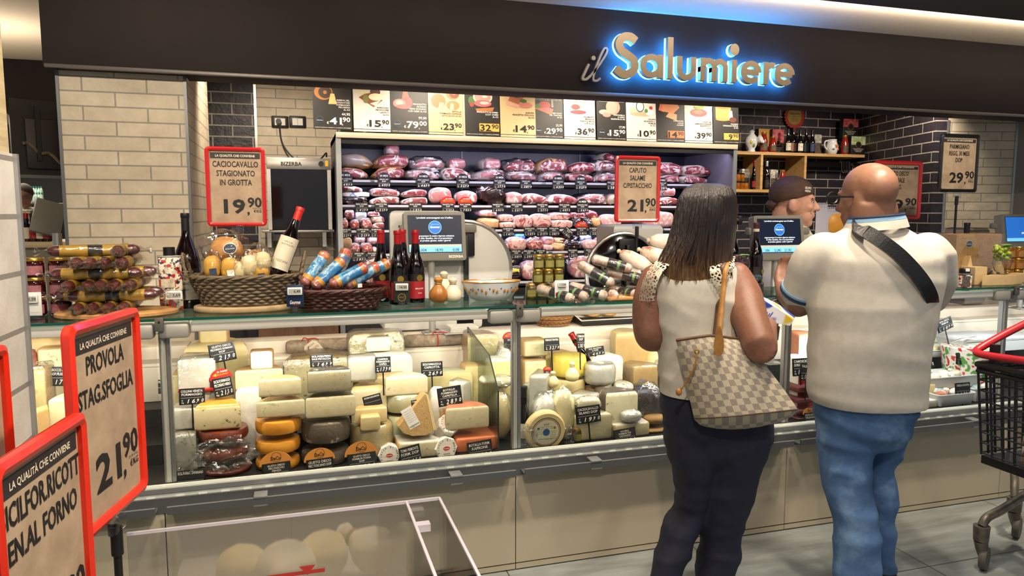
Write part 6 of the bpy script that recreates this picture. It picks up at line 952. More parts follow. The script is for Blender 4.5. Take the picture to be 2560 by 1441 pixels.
box_thing(1894, 1927, .23, SZ, .2, OCH, 'ochre topped box behind the sauce bottles on oak shelf', .3); box_thing(1929, 1958, .225, SZ, .16, PLAIDR, 'red checked box between sauce jar and wine bottles', .45); box_thing(2104, 2142, .20, SZ+.147, .15, PLAIDR, 'red topped black box standing high at shelf right end', .62); box_thing(2092, 2112, .145, SZ, .2, OCH, 'small ochre box under the red topped box', .9); box_thing(2126, 2163, .18, SZ, .10, PLAIDG, 'green checked black box at right end of oak shelf', .55); box_thing(2112, 2140, .146, SZ, .22, BOXB, 'plain black box carrying the red topped box', .9)
b0 = None
for k, (x, z, l) in enumerate([(1908, SZ, 'tall tomato sauce bottle on the oak shelf beside the vase'), (1930, SZ, 'shorter tomato sauce bottle left of red checked box'), (2110, SZ, 'tomato sauce bottle right of painted jug'), (1958, 1.77, 'tomato sauce bottle in the right cubby of oak shelf')]):
    q = onshelf(x, z, .08)
    if b0 is None:
        b0 = t = thing('sauce_bottle', l, 'bottle', q, group='tomato sauce bottles'); m = MB(); m.lathe([(.03, 0), (.034, .004), (.034, .10), (.024, .14), (.02, .165)], n=20); m.build('glass_body', SAU, t); m = MB(); m.lathe([(.021, .163), (.022, .165), (.022, .182), (.001, .184)], n=18); m.build('lid', GOLD, t); m = MB(); m.loft([[(.0345*math.cos(a), .0345*math.sin(a), z_) for a in [-PI/2-1.2+2.4*j/10 for j in range(11)]] for z_ in (.02, .085)], 0, False, closed=False); m.build('label', lab_mat('black sauce label', '#1a1618', '#b8a070', 120), t)
    else: d = dup(b0, q, .2, l); d.scale = (1, 1, .8 if k == 1 else 1)
w2 = None
for k, (x, dy, lc, l) in enumerate([(1968, .06, '#c9c0ae', 'shelf wine bottle with pale label, first of the row'), (1981, .14, '#a87a6a', 'shelf wine bottle with pinkish label, second of row'), (1998, .07, '#d8d2c4', 'shelf wine bottle with white label, third of the row'), (2013, .14, '#3f5058', 'shelf wine bottle with teal label, fourth of row'), (2028, .07, '#26355a', 'shelf wine bottle with navy label, last of row')]):
    bottle(l, .215 if dy < .1 else .24, .030, M_BLACK, [(.10, .42, col(lc, .6), [('vino', .26, .008, .7)], INK)], onshelf(x, SZ, dy), 'wine bottles on the oak shelf', caph=.25, neck=.011)
bottle('cubby wine bottle with red cap and red label', .26, .033, REDC, [(.08, .30, RLAB2, [], INK)], onshelf(1887, 1.77, .1), caph=.28, neck=.012); bottle('cubby wine bottle with grey cap and black label', .26, .033, M_ALU, [(.08, .34, RLAB, [('vino', .2, .008, .8)], GOLD)], onshelf(1918, 1.77, .1), caph=.28, neck=.012)
for x, z, l in [(2043, SZ, 'silver printed coffee bag on the oak shelf'), (1866, 1.77, 'black labelled bag in left cubby beside jars'), (1937, 1.77, 'silver topped bag behind the grey capped bottle')]:
    t = thing('coffee_bag', l, 'bag', onshelf(x, z, .14)); m = MB(); m.foot([(-.04, 0), (.04, 0), (.04, .04), (-.04, .04)], 0, .19, .012, (0, 0)); m.build('bag', mat('silver printed bag', '#b0aca4', .4, .3, stops=[(.4, '#8c8880'), (.6, '#d0ccc4')], scale=50), t); m = MB(); m.rect(frame((-.036, -.001, .01), (1, 0, 0), (0, 0, 1)), 0, 0, .072, .10); m.build('label', lab_mat('dark bag label', '#1c1819', '#a08c70', 90), t)
for k in range(5):
    q = onshelf(1846+10*(k % 3), 1.77+.075*(k//3), .07); t = thing('spice_jar', 'small orange spice jar, %s in left cubby' % ORD[k], 'jar', q); m = MB(); m.lathe([(.022, 0), (.024, .003), (.024, .058)], n=16); m.build('glass_body', JH, t); m = MB(); m.lathe([(.023, .056), (.024, .058), (.024, .072), (.001, .073)], n=16); m.build('lid', M_BLACK, t)
# ceramic vase and jug
t = thing('ceramic_vase', 'white ceramic vessel with tilted mouth painted with lemons', 'vase', onshelf(1878, SZ, .10)); m = MB(); m.lathe([(.03, 0), (.034, .004), (.028, .03), (.05, .07), (.058, .10), (.048, .135), (.024, .16), (.018, .175), (.026, .185), (.012, .20), (.002, .202)], n=26); m.build('vase_body', CER, t); m = MB(); T = rot((.038, -.03, .105), 1.2, 0, .6); m.lathe([(.02, 0), (.034, .02), (.042, .034), (.040, .040), (.033, .036), (.024, .012), (.002, .012)], n=24, T=T); m.build('mouth', CER, t); m = MB(); m.ell((-.03, -.042, .09), (.016, .008, .018)); m.ell((-.01, -.048, .06), (.012, .006, .016), 1); m.build('painted_fruit', [col('#c9ac3a', .3), col('#5a7a4a', .3)], t)
t = thing('ceramic_jug', 'white ceramic jug painted with orange fruit on oak shelf', 'jug', onshelf(2078, SZ, .08)); m = MB(); m.lathe([(.036, 0), (.042, .004), (.056, .04), (.058, .07), (.046, .105), (.040, .125), (.046, .138), (.042, .138), (.036, .12), (.002, .11)], n=26); m.build('jug_body', CER, t); m = MB(); m.tube(bez([(-.042, 0, .125), (-.075, 0, .12), (-.082, 0, .08), (-.054, 0, .045)]), .007, 7); m.build('handle', CER, t); m = MB(); m.ell((.004, -.052, .07), (.018, .008, .018)); m.ell((.026, -.048, .045), (.014, .008, .014)); m.ell((-.02, -.05, .045), (.014, .006, .008), 1); m.ell((.03, -.044, .08), (.012, .006, .010), 1); m.build('painted_fruit', [col('#c8622a', .3), col('#4a7a6a', .3)], t)
# red rosette plaque
q = at(1987, 318, 5.86); t = thing('wall_rosette', 'red scalloped rosette with gold centre above the shelf bottles', 'rosette', (q.x, 5.88, q.z+.10)); T = frame((0, 0, 0), (1, 0, 0), (0, 0, 1)); m = MB(); m.prism([((.118 if k % 2 else .105)*math.cos(2*PI*k/48), (.118 if k % 2 else .105)*math.sin(2*PI*k/48)) for k in range(48)], 0, .012, 0, T); m.build('scalloped_rim', mat('crimson enamel', '#9c2228', .4), t); m = MB(); m.disc(T, 0, 0, .082, z=.0126, mi=0); m.disc(T, 0, 0, .074, z=.013, mi=1); m.text('Salumeria', T, 0, .018, .018, w=.11, mi=2, dz=.0136); m.text('Nr. 1', T, 0, -.008, .014, mi=2, dz=.0136)
for k in range(3): m.text('qualita italiana', T, 0, -.026-.011*k, .006, w=.07, mi=2, dz=.0136)
m.build('gold_plate', [GOLD, mat('pale gold', '#b89a5c', .35, .6), INK], t); m = MB(); m.box((-.015, -.008, -.21), (.018, 0, -.1)); m.build('ribbon', mat('crimson enamel'), t)
# rail with hooks
a, b = at(1985, 408, 5.86), at(2135, 412, 5.86); m = MB(); m.rbox((a.x, 5.87, a.z-.03), (b.x, 5.885, a.z+.02), .002); tag(m.build('hook_rail', mat('dull steel rail', '#5c5854', .45, .6)), 'steel rail below the oak shelf carrying hooks', 'rail'); h0 = None
for k, x in enumerate((1998, 2003, 2102, 2108, 2114, 2119, 2124)):
    q = at(x, 410, 5.86); l = '%s steel hook from left on the rail' % ORD[k]
    if h0 is None: h0 = tag(MB().tube(bez([(0, .006, .01), (0, .0, .025), (0, -.012, .02), (.004, -.014, -.03), (.01, -.016, -.07), (.02, -.03, -.085), (.022, -.045, -.06)], 5), .0035, 6).build('meat_hook', M_STEEL, None, (q.x, 5.868, q.z)), l, 'hook', 'meat hooks on the rail')
    else: d = h0.copy(); COL.objects.link(d); d.location = (q.x, 5.868, q.z); d.rotation_euler = (0, 0, rnd.uniform(-.5, .5)); d['label'] = l
# ---- parmesan, goblets and papers on the right part of the counter
PARM = chz('parmesan paste', '#b98a48', '#c99c58', '#a87838', 26, .5, .5, 40); PARW = chz('cut parmesan wedge', '#d8b47c', '#e2c490', None, 14, .5, .4, 50)
o = at(2406, 716, 3.1); x, z, w_, h = fit(2350, 2464, 592, 716, 3.12, .16); t = thing('parmesan_block', 'huge parmesan block with navy oval badge below black price sign', 'cheese', (x, 3.08, ZT), .05); m = MB(); m.foot([(-w_/2, .0), (w_/2, -.01), (w_/2, .13), (-w_/2*.9, .13)], 0, h, .006, (0, 0)); m.build('cheese_body', PARM, t); m = MB(); T = frame((-w_*.22, -.004, h*.80), (1, 0, 0), (0, 0, 1)); m.disc(T, 0, 0, .026, .021, .0006, 0); m.disc(T, 0, 0, .0235, .0185, .001, 1); m.text('Gourmet', T, 0, -.004, .007, w=.038, mi=0, dz=.0014, shear=.3); m.build('badge', [PAPERW, NAVY], t); m = MB(); m.foot([(-w_*.52, -.006), (w_*.52, -.016), (w_*.52, .136), (-w_*.48, .136)], .0, h*1.012, .008, (0, 0)); m.build('wrapper', FILM, t)
for x0, x1, y0, y1, Y, kd, l in [(2400, 2440, 640, 714, 3.02, 'wedge', 'upright pointed parmesan wedge before the big block'), (2428, 2458, 668, 716, 2.98, 'quarter', 'small wrapped parmesan piece beside patterned tins'), (2453, 2506, 652, 712, 3.06, 'wedgel', 'parmesan wedge with dark label before the vinegar bottle'), (2456, 2560, 690, 718, 2.93, 'wedge', 'flat parmesan wedge lying at the glass edge'), (2520, 2585, 682, 708, 3.0, 'wedge', 'parmesan piece below the honey jars')]:
    x, z, w_, h = fit(x0, x1, y0, y1, Y, .07); t = thing('parmesan_piece', l, 'cheese', (x, Y, ZT)); m = MB(); P = outline(kd, w_, .09)
    if 'pointed' in l or 'dark label' in l: m.prism([(-w_/2, 0), (w_/2, 0), (w_/2*(.3 if 'pointed' in l else .9), h*.6), (w_*(.05 if 'pointed' in l else .3), h)], -.06, 0, 0, frame((0, 0, 0), (1, 0, 0), (0, .1, 1)))
    else: m.foot(P, 0, h, .004, (0, 0))
    m.build('cheese_body', PARW, t)
    if 'dark' in l: m = MB(); m.disc(frame((w_*.1, -.004, h*.35), (1, 0, 0), (0, .1, 1)), 0, 0, .016, .014, .001); m.build('label', NAVY, t)
GOB = glass('goblet glass', '#f6f8f8', .10)
def goblet(x, y, dy, label, gm, R=.045):
    o = base(x, y); t = thing('glass_goblet', label, 'goblet', (o.x, o.y+dy, ZT)); m = MB(); m.lathe([(.036, 0), (.034, .003), (.006, .006), (.005, .05), (.012, .06), (R*.75, .075), (R, .11), (R*.96, .145), (R*.85, .17)], n=28, cap=False); m.build('goblet', GOB, t); return t
for x, y, dy, mats, lab, top in [(1858, 716, .02, [mat('red grape', '#5a2030', .2, coat=.5), mat('dusty red grape', '#7a4a58', .3)], 'glass goblet filled with red grapes beside wine bottles', 0), (2514, 713, .03, [mat('green grape', '#a8c23a', .25, coat=.3), mat('light green grape', '#c3d760', .3)], 'glass goblet heaped with green grapes before blue screen', .05)]:
    t = goblet(x, y, dy, lab, None); m = MB()
    for k in range(22): m.ell((rnd.uniform(-.027, .027), rnd.uniform(-.027, .027), .088+top+.07*k/22), (.0135,)*3, k % 2, 10, 7)
    m.build('grapes', mats, t); m = MB(); m.ell((0, -.02, .165+top), (.03, .02, .006), wob=.4, seed=2); m.build('vine_leaf', col('#8fae5a', .6), t)
o = base(1902, 736); t = thing('stoppered_jar', 'small clear swing top jar of dark olives by the woman\'s arm', 'jar', (o.x, o.y+.03, ZT)); m = MB(); m.lathe([(.026, 0), (.03, .004), (.03, .05), (.02, .065), (.024, .07), (.024, .08), (.01, .09)], n=22); m.build('glass_body', GOB, t); m = MB(); m.lathe([(.001, .004), (.027, .005), (.027, .045), (.001, .046)], n=20); m.build('olives', mat('dark olives', '#1f1c14', .3), t)
q = at(2150, 560, 3.75); t = thing('cheese_block', 'orange yellow cheese block held behind the man\'s face', 'cheese', (at(2104, 560, 3.72).x, 3.72, 1.416)); m = MB(); m.ell((0, .08, .07), (.10, .08, .085), p=.7, wob=.1, seed=3); m.build('cheese_body', chz('orange yellow cheese', '#c98a2c', '#d99c40', '#e6b868', 12), t);
for k, (x0, x1, y0, y1, l) in enumerate([(2040, 2068, 512, 560, 'clear plastic divider sheet right of the clerk\'s face'), (2070, 2104, 522, 572, 'second clear plastic divider sheet nearer the man')]):
    a, b = at(x0, 540, 3.72), at(x1, 540, 3.72); m = MB(); m.box((0, 0, 0), (b.x-a.x, .004, .30)); 
    for j in range(7): m.box((j*(b.x-a.x)/7, -.002, .28), (j*(b.x-a.x)/7+.005, .006, .312))
    tag(m.build('plastic_divider', mat('milky plastic sheet', '#c9c8d6', .3, alpha=.75), None, (a.x, 3.72+.02*k, at(x0, y0, 3.72).z-.30)), l, 'divider')
m = MB(); m.rbox((at(2074, 600, 3.7).x, 3.70, .936), (at(2180, 600, 3.7).x, 3.95, 1.415), .02); tag(m.build('grey_machine', HOUS), 'dark grey machine body between clerk and man', 'machine')
m = MB(); m.foot([(-.09, 0), (.09, 0), (.08, .2), (-.08, .2)], 0, .52, .03, (0, 0)); q = at(2440, 560, 3.75); tag(m.build('steel_machine', M_STEEL, None, (q.x, 3.72, .94)), 'steel machine housing behind the black price sign pole', 'machine')
# ---- framed price signs
KRAFT = mat('kraft poster card', '#a38d74', .8, stops=[(.35, '#96816a'), (.65, '#ad977e')], scale=16, detail=6)
def price_sign(label, w_, h, head, lines, euro, cent, rimm, T0, parent=None, lh=.072, perkg=True, pole=None, ghost=False, xs=.86, sp=.115, pcx=.98):
    t = thing('price_sign', label, 'price sign', tuple(T0.translation)); t.rotation_euler = T0.to_euler(); b = w_*.065; m = MB(); P = []
    def rr(i, r): return [(x+r*math.cos(a), y+r*math.sin(a)) for x, y, a0 in ((w_-i-r, i+r, -PI/2), (w_-i-r, h-i-r, 0), (i+r, h-i-r, PI/2), (i+r, i+r, PI)) for a in [a0+PI/2*k/5 for k in range(6)]]
    o, i_ = rr(0, w_*.07), rr(b, w_*.03); md = rr(b*.5, w_*.05); L = lambda R, z: [(x, y, z) for x, y in R]; m.loft([L(o, -.008), L(o, .003), L(md, .007), L(i_, .003), L(i_, -.004)], 0, False); m.prism(o, -.009, -.007, 0); m.build('frame', rimm, t)
    m = MB(); I = Matrix.Identity(4); m.rect(I, b*.9, b*.9, w_-b*.9, h-b*.9, -.0035, 0); hy = h*.855; m.rect(I, b*1.3, hy, w_-b*1.3, h-b*1.5, -.003, 1); dz = -.0025; m.text(head, I, w_/2, hy+h*.022, h*.028, w=w_*.66, mi=2, dz=dz, bold=.02)
    for k, s_ in enumerate(lines): m.text(s_, I, w_/2, hy-h*(.105+sp*k), h*lh, mi=3, dz=dz, w=min(w_*xs, glyphs(s_, .02)[2]*h*lh/.7*.70), bold=.02)
    if ghost: m.text('09', I, w_*.30, h*.20, h*.13, w=w_*.2, al='r', mi=4, dz=dz-.0002)
    if euro: m.text(euro, I, w_*.64, h*.17, h*.17, w=w_*.36, al='r', mi=3, dz=dz, bold=.03); m.text(',', I, w_*.69, h*.16, h*.11, mi=3, dz=dz, bold=.03)
    if cent: m.text(cent, I, w_*.92, h*.245, h*.12, w=w_*.24, al='r', mi=3, dz=dz, bold=.025)
    if perkg: m.text('€/KG', I, w_*.91, h*.175, h*.035, w=w_*.13, al='r', mi=3, dz=dz); m.text('21,90 al Kg', I, w_*.91, h*.222, h*.014, w=w_*.15, al='r', mi=3, dz=dz, bold=0)
    m.build('kraft_card', [KRAFT, mat('charcoal print', '#262322', .6), mat('cream print', '#d8cbb4', .6), INK, col('#9c8668', .8)], t)
    m = MB(); m.rbox((w_*.40, -.03, -.006), (w_*.60, .006, .006), .004); m.build('clear_clip', CLEARP, t)
    if pole: m = MB(); m.tube([(w_*.5, -.02, -.002), (w_*.5, -pole, -.002)], [.0065, .0065], 10); m.build('pole', M_BLACK, t); m = MB(); m.tube([(w_*.5, -.02, -.002), (w_*.5, -.07, -.002)], .0095, 10); m.build('pole_socket', M_BLACK, t)
    return t
LQ = 'LA QUALITÀ CHE CONVIENE'; RIM2 = mat('red sign frame', '#bd1f22', .3, coat=.3); RIMB = mat('black sign frame', '#161416', .3, coat=.3)
def upright(x0, x1, y0, y1, Y):
    a, b = at(x0, y1, Y), at(x1, y1, Y); z1 = at((x0+x1)/2, y0, Y).z; z0 = at((x0+x1)/2, y1, Y).z; return frame((a.x, Y, z0), (1, 0, 0), (0, 0, 1)), b.x-a.x, z1-z0
T, w_, h = upright(519, 668, 368, 566, 3.17); price_sign('red framed price sign for caciocavallo at 19,90 above the basket', w_, h, LQ, ['CACIOCAVALLO', 'STAGIONATO', 'IN GROTTA'], '19', '90', RIM2, T, pole=None); m = MB(); m.cyl((T.translation.x+w_*.5, 3.18, ZT+.0), (T.translation.x+w_*.5, 3.18, T.translation.z-.02), .004, n=8); m.lathe([(.04, 0), (.04, .004)], c=(T.translation.x+w_*.5, 3.18, ZT), n=20); tag(m.build('sign_stand', CLEARP), 'thin clear stand under the caciocavallo sign', 'stand')
T, w_, h = upright(1537, 1648, 390, 556, 3.2); price_sign('red framed price sign for pistachio salami at 21,90', w_, h, LQ, ['CAPUTO', 'SALAME', 'C/PISTACCHIO'], '21', '90', RIM2, T, pole=T.translation.z-ZT)
T, w_, h = upright(2180, 2299, 402, 549, 3.75); price_sign('red framed price sign partly hidden by the bald man\'s head', w_, h, LQ, ['GUSTO DECO\'', 'SPECIALE', '150 G.'], '19', '90', RIM2, T, pole=T.translation.z-.94)
T, w_, h = upright(2345, 2441, 335, 481, 3.18); price_sign('black framed price sign for parmesan at 29,90 on a pole', w_, h, LQ, ['PARMIGIANO', 'REGG. 30 MESI', 'DOP'], '29', '90', RIMB, T, pole=T.translation.z-ZT-.165, ghost=True)
# ================================================================== people
_d = Vector((math.sin(YAW), math.cos(YAW), 0))
def atp(x, y, d): r = ray(x, y); return _c+r*(d/r.dot(_d))
class Fig:
    def __init__(s, d): s.d = d
    def P(s, x, y, dd=0): return atp(x, y, s.d+dd)
    def ring(s, xl, xr, y, b, dd=0, k=1., n=24, p=.9):
        a, c = s.P(xl, y, dd), s.P(xr, y, dd); o = (a+c)/2; w_ = (c-a).length/2*k; f = lambda q: math.copysign(abs(q)**p, q)
        return [o+_r*w_*f(math.cos(2*PI*j/n))+_d*(b*k)*f(math.sin(2*PI*j/n)) for j in range(n)]
    def body(s, m, rows, k=1., grow=0., mi=0):
        R = [s.ring(q[0], q[1], q[2], q[3]+grow, q[4] if len(q) > 4 else 0, 1) for q in rows]
        if grow:
            for r in R:
                o = sum(r, Vector())/len(r)
                for i, v in enumerate(r): r[i] = v+_r*grow*(1 if (v-o).dot(_r) > 0 else -1)*min(1, abs((v-o).dot(_r))/.03)
        return m.loft(R, mi, True)
    def limb(s, m, pts, grow=0., n=14):
        P = [s.P(x, y, dd) for x, y, dd, r in pts]; R = [q[3]+grow for q in pts]; P2 = bez(P, 4); R2 = [v.x for v in bez([(r, 0, 0) for r in R], 4)]; m.tube(P2, R2, n)
        for p_, r in ((P[0], R[0]), (P[-1], R[-1])): m.ell(tuple(p_), (r, r, r), 0, n, 8)
def wrinkle(mb, amp, sv, seed=0, sharp=True):
    """push a skin in and out like cloth creases"""
    bm = bmesh.new(); vs = [bm.verts.new(v) for v in mb.v]; [bm.faces.new([vs[i] for i in f]) for f in mb.f if len(set(f)) == len(f)]; bm.normal_update()
    for i, v in enumerate(bm.verts):
        c = Vector(v.co); u = Vector((c.dot(_r)*sv[0]+.5*c.z*sv[0], c.dot(_d)*sv[1], c.z*sv[2])); q = noise.noise(u+Vector((seed, 0, 0))); q2 = noise.noise(u*2.3+Vector((0, seed, 3))); q = (1-2*abs(q)*1.8)*.6+q2*.4 if sharp else q
        mb.v[i] = tuple(c+v.normal*amp*q)
    bm.free(); return mb
def skin(name, a, b, c, sc=30): return mat(name, a, .48, stops=[(.3, a), (.6, b), (.78, c)], scale=sc, bump=.08, bscale=200)
SK_W = skin('tanned freckled skin', '#7d5443', '#8a5f4b', '#694536', 60); SK_M = skin('warm skin', '#835c49', '#8e6651', '#755040'); SK_C = skin('light skin', '#c08e78', '#cb9a82', '#b17c66')
def hand(m, o, x, y, s_=1., curl=.5, left=1):
    """palm and five fingers; x runs along the fingers, y across towards the thumb"""
    x = Vector(x).normalized(); z = x.cross(Vector(y)).normalized(); y = z.cross(x); o = Vector(o); F_ = lambda a, b, c: o+x*a*s_+y*b*s_+z*c*s_
    for b in (-.028, -.010, .010, .028): m.tube([F_(.0, b*.7, 0), F_(.045, b, .002), F_(.088, b*1.05, 0)], [.016*s_, .0165*s_, .0125*s_], 10)
    for b, L in ((-.030, .062), (-.010, .078), (.011, .084), (.031, .074)):
        P = [F_(.085, b, 0)]; a = 0
        for k, q in enumerate((.45, .32, .25)): a += curl*(.7+.3*k)*(1+.25*math.sin(b*90)); P.append(P[-1]+(x*math.cos(a)-z*math.sin(a))*L*q*s_)
        m.tube(P, [.0100*s_, .0092*s_, .0085*s_, .0062*s_], 9); m.ell(tuple(P[-1]), (.0064*s_,)*3, 0, 8, 6)
    P = [F_(.018, .022, 0), F_(.045, .050, -.006), F_(.072, .060, -.016), F_(.092, .058, -.026)]; m.tube(P, [.014*s_, .0125*s_, .0105*s_, .0075*s_], 9); m.ell(tuple(P[-1]), (.0076*s_,)*3, 0, 8, 6)
def head(m, o, fx, s_=1., up=(0, 0, 1), ears=True, chinz=-.115):
    """skull, jaw, nose, lips, brow and ears; o lies between the ears, fx is where the face looks"""
    fx = Vector(fx).normalized(); up = Vector(up).normalized(); sd = up.cross(fx).normalized(); up = fx.cross(sd); T = Matrix((fx, sd, up)).transposed().to_4x4(); T.translation = Vector(o); T = T @ Matrix.Scale(s_, 4)
    E_ = lambda c, r: m.ell(c, r, 0, 18, 12, T)
    E_((-.008, 0, .045), (.098, .077, .088)); E_((.022, 0, .005), (.076, .068, .088)); E_((.040, 0, -.055), (.056, .054, .056)); E_((.066, 0, -.092), (.028, .030, .024)); E_((-.045, 0, -.045), (.058, .056, .075))
    m.tube([(.090, 0, .022), (.104, 0, .0), (.114, 0, -.020)], [.010, .012, .0155], 10, 0, T); E_((.116, 0, -.022), (.014, .013, .012)); E_((.106, .011, -.025), (.010, .008, .008)); E_((.106, -.011, -.025), (.010, .008, .008))
    E_((.084, 0, .034), (.018, .052, .011)); E_((.094, 0, -.050), (.010, .024, .007)); E_((.092, 0, -.060), (.011, .021, .008)); E_((.070, .034, -.015), (.022, .022, .020)); E_((.070, -.034, -.015), (.022, .022, .020))
    if ears:
        for q in (-1, 1): E_((-.012, q*.079, -.004), (.020, .010, .031)); E_((-.006, q*.074, -.026), (.014, .010, .014))
    return T
# ------------------------------------------------------------------ woman with tote bag
W = Fig(2.55); tor = [(1655, 1912, 1010, .125), (1656, 1900, 960, .13), (1655, 1868, 880, .115), (1642, 1842, 805, .112), (1634, 1838, 745, .118), (1630, 1842, 700, .108), (1655, 1832, 664, .075), (1705, 1800, 640, .055), (1722, 1790, 610, .052), (1724, 1790, 585, .052)]
legL = [(1662, 1790, 1085, .115), (1674, 1788, 1140, .112), (1690, 1775, 1195, .098), (1695, 1764, 1240, .088), (1689, 1757, 1270, .082, .01), (1664, 1747, 1310, .078, -.02), (1646, 1727, 1370, .072, -.05), (1628, 1699, 1441, .062, -.08), (1616, 1672, 1540, .05, -.1), (1614, 1662, 1600, .045, -.1)]
legR = [(1770, 1926, 1075, .125), (1768, 1912, 1130, .118), (1757, 1895, 1190, .105), (1757, 1873, 1255, .09), (1750, 1854, 1310, .08), (1750, 1852, 1371, .076, -.02), (1742, 1826, 1441, .066, -.04), (1752, 1812, 1540, .05, -.05), (1754, 1806, 1610, .045, -.05)]
hips = [(1656, 1905, 975, .12), (1656, 1914, 1015, .132), (1664, 1926, 1070, .135), (1676, 1914, 1125, .115), (1690, 1895, 1150, .09)]
armL = [(1640, 700, 0, .058), (1622, 745, -.01, .056), (1617, 800, -.02, .052), (1622, 840, -.02, .050), (1640, 848, .06, .046), (1690, 840, .20, .036), (1730, 835, .28, .03)]
armR = [(1838, 695, -.01, .058), (1862, 740, -.05, .060), (1876, 800, -.12, .060), (1896, 855, -.19, .056), (1902, 870, -.20, .054), (1908, 850, -.08, .048), (1916, 822, .06, .038), (1922, 812, .12, .030)]
t = thing('person', 'woman with long ombre hair, white lace blouse and checked tote, seen from behind', 'person', (1.39, 2.25, 0)); L0 = Vector((1.39, 2.25, 0))
def local(mb, o): mb.v = [tuple(Vector(v)-o) for v in mb.v]; return mb
m = MB(); W.body(m, tor); W.body(m, [(a, b, c, e*.9, *r) for a, b, c, e, *r in hips]); W.body(m, [(a+6, b-6, c, e*.9, *r) for a, b, c, e, *r in legL]); W.body(m, [(a+6, b-6, c, e*.9, *r) for a, b, c, e, *r in legR]); W.limb(m, armL); W.limb(m, armR)
head(m, W.P(1768, 574, .01), _r*.5+_d*.8, .98, ears=False); hand(m, W.P(1922, 814, .11), _d*.7+_r*.25+Vector((0, 0, .35)), -_r+Vector((0, 0, .3)), .95, .35); hand(m, W.P(1733, 834, .28), _d+_r*.3, _r+Vector((0, 0, .5)), .95, .5)
for x in (1638, 1780): a = W.P(x, 1612, -.06); m.ell((a.x+_d.x*.06, a.y+_d.y*.06, .05), (.05, .12, .05))
local(remesh(m, .009, 5), L0).build('body', SK_W, t)
BLO = mat('off white blouse cloth', '#dcd6c8', .8, stops=[(.3, '#d5cebf'), (.7, '#e3ddd0')], scale=30, bump=.2, bscale=400)
m = MB(); W.body(m, [q for q in tor[:7]], grow=.012); m = wrinkle(remesh(m, .010, 5), .007, (5, 3, 9), 4); z0 = W.P(1760, 980).z
for i, v in enumerate(m.v):
    if v[2] < z0: m.v[i] = (v[0], v[1], z0)
local(m, L0).build('blouse', BLO, t)
def lace_mat():
    q = NT('cream crochet lace'); v = q.N('ShaderNodeTexVoronoi', Scale=85.0, feature='DISTANCE_TO_EDGE'); q.L(q.coord(False), v.inputs['Vector']); r = q.N('ShaderNodeMath', operation='LESS_THAN'); r.inputs[1].default_value = .16; q.L(v.outputs['Distance'], r.inputs[0]); q.L(r.outputs[0], q.b.inputs['Alpha']); q.b.inputs['Base Color'].default_value = lin('#d6cdb8'); q.b.inputs['Roughness'].default_value = .85; return q.m
LACE = lace_mat()
for A_, B_ in (([(1690, 652, -.06), (1668, 668, -.115), (1650, 692, -.13), (1640, 722, -.13), (1637, 752, -.12)], [(1668, 638, -.02), (1638, 655, -.065), (1615, 685, -.075), (1602, 718, -.06), (1598, 752, -.05)]), ([(1776, 655, -.10), (1774, 675, -.135), (1778, 695, -.14), (1786, 715, -.14), (1794, 735, -.135)], [(1838, 640, -.03), (1836, 662, -.10), (1826, 690, -.12), (1816, 716, -.125), (1806, 742, -.12)])):
    a_, b_ = bez([W.P(*q) for q in A_], 4), bez([W.P(*q) for q in B_], 4); n_ = len(a_); m = MB(); K_ = 6
    m.add([a_[i]+(b_[i]-a_[i])*(k/K_)-_d*(.014*math.sin(PI*k/K_)+.003*math.sin(i*1.7)*k/K_) for i in range(n_) for k in range(K_+1)], [(i*(K_+1)+k, i*(K_+1)+k+1, (i+1)*(K_+1)+k+1, (i+1)*(K_+1)+k) for i in range(n_-1) for k in range(K_)], 0, True); local(m, L0).build('lace_shoulder', LACE, t)
NVY = mat('navy trouser cloth', '#181a2c', .75, stops=[(.3, '#14162a'), (.7, '#1e2038')], scale=20, bump=.2, bscale=300); m = MB(); W.body(m, hips, grow=.006); W.body(m, legL[:-1], grow=.004); W.body(m, legR[:-1], grow=.004); local(wrinkle(remesh(m, .010, 4), .007, (3, 3, 13), 2), L0).build('trousers', NVY, t)
# hair: a shaped mass with strand grooves, dark roots and lighter ends
def hair_mat():
    q = NT('dark hair with blond ends'); c = q.N('ShaderNodeTexCoord'); sp = q.N('ShaderNodeSeparateXYZ'); q.L(c.outputs['Object'], sp.inputs[0]); st = q.N('ShaderNodeVectorMath', operation='MULTIPLY'); st.inputs[1].default_value = (60, 60, 3); q.L(c.outputs['Object'], st.inputs[0]); nz = q.noise(st.outputs[0], 2.2, 4)
    ad = q.N('ShaderNodeMath', operation='MULTIPLY_ADD'); ad.inputs[1].default_value = .16; q.L(nz, ad.inputs[0]); q.L(sp.outputs[2], ad.inputs[2])
    mr = q.N('ShaderNodeMapRange'); mr.inputs[1].default_value = 1.36; mr.inputs[2].default_value = 1.72; q.L(ad.outputs[0], mr.inputs[0]); q.L(q.ramp(mr.outputs[0], [(.0, '#b09468'), (.17, '#7a5c3e'), (.36, '#3a281f'), (.6, '#1a1211')]), q.b.inputs['Base Color']); q.b.inputs['Roughness'].default_value = .38; q.bump(nz, .7, .01); return q.m
m = MB(); hr = [(1742, 1798, 459, .035, 0), (1714, 1825, 468, .08, 0), (1699, 1838, 493, .105, 0), (1690, 1840, 530, .105, -.0), (1680, 1838, 565, .10, -.015), (1668, 1836, 605, .085, -.03), (1657, 1830, 640, .075, -.045), (1654, 1822, 668, .065, -.06), (1660, 1815, 690, .05, -.07), (1672, 1806, 704, .035, -.08)]
W.body(m, hr)
m = remesh(m, .008, 4)
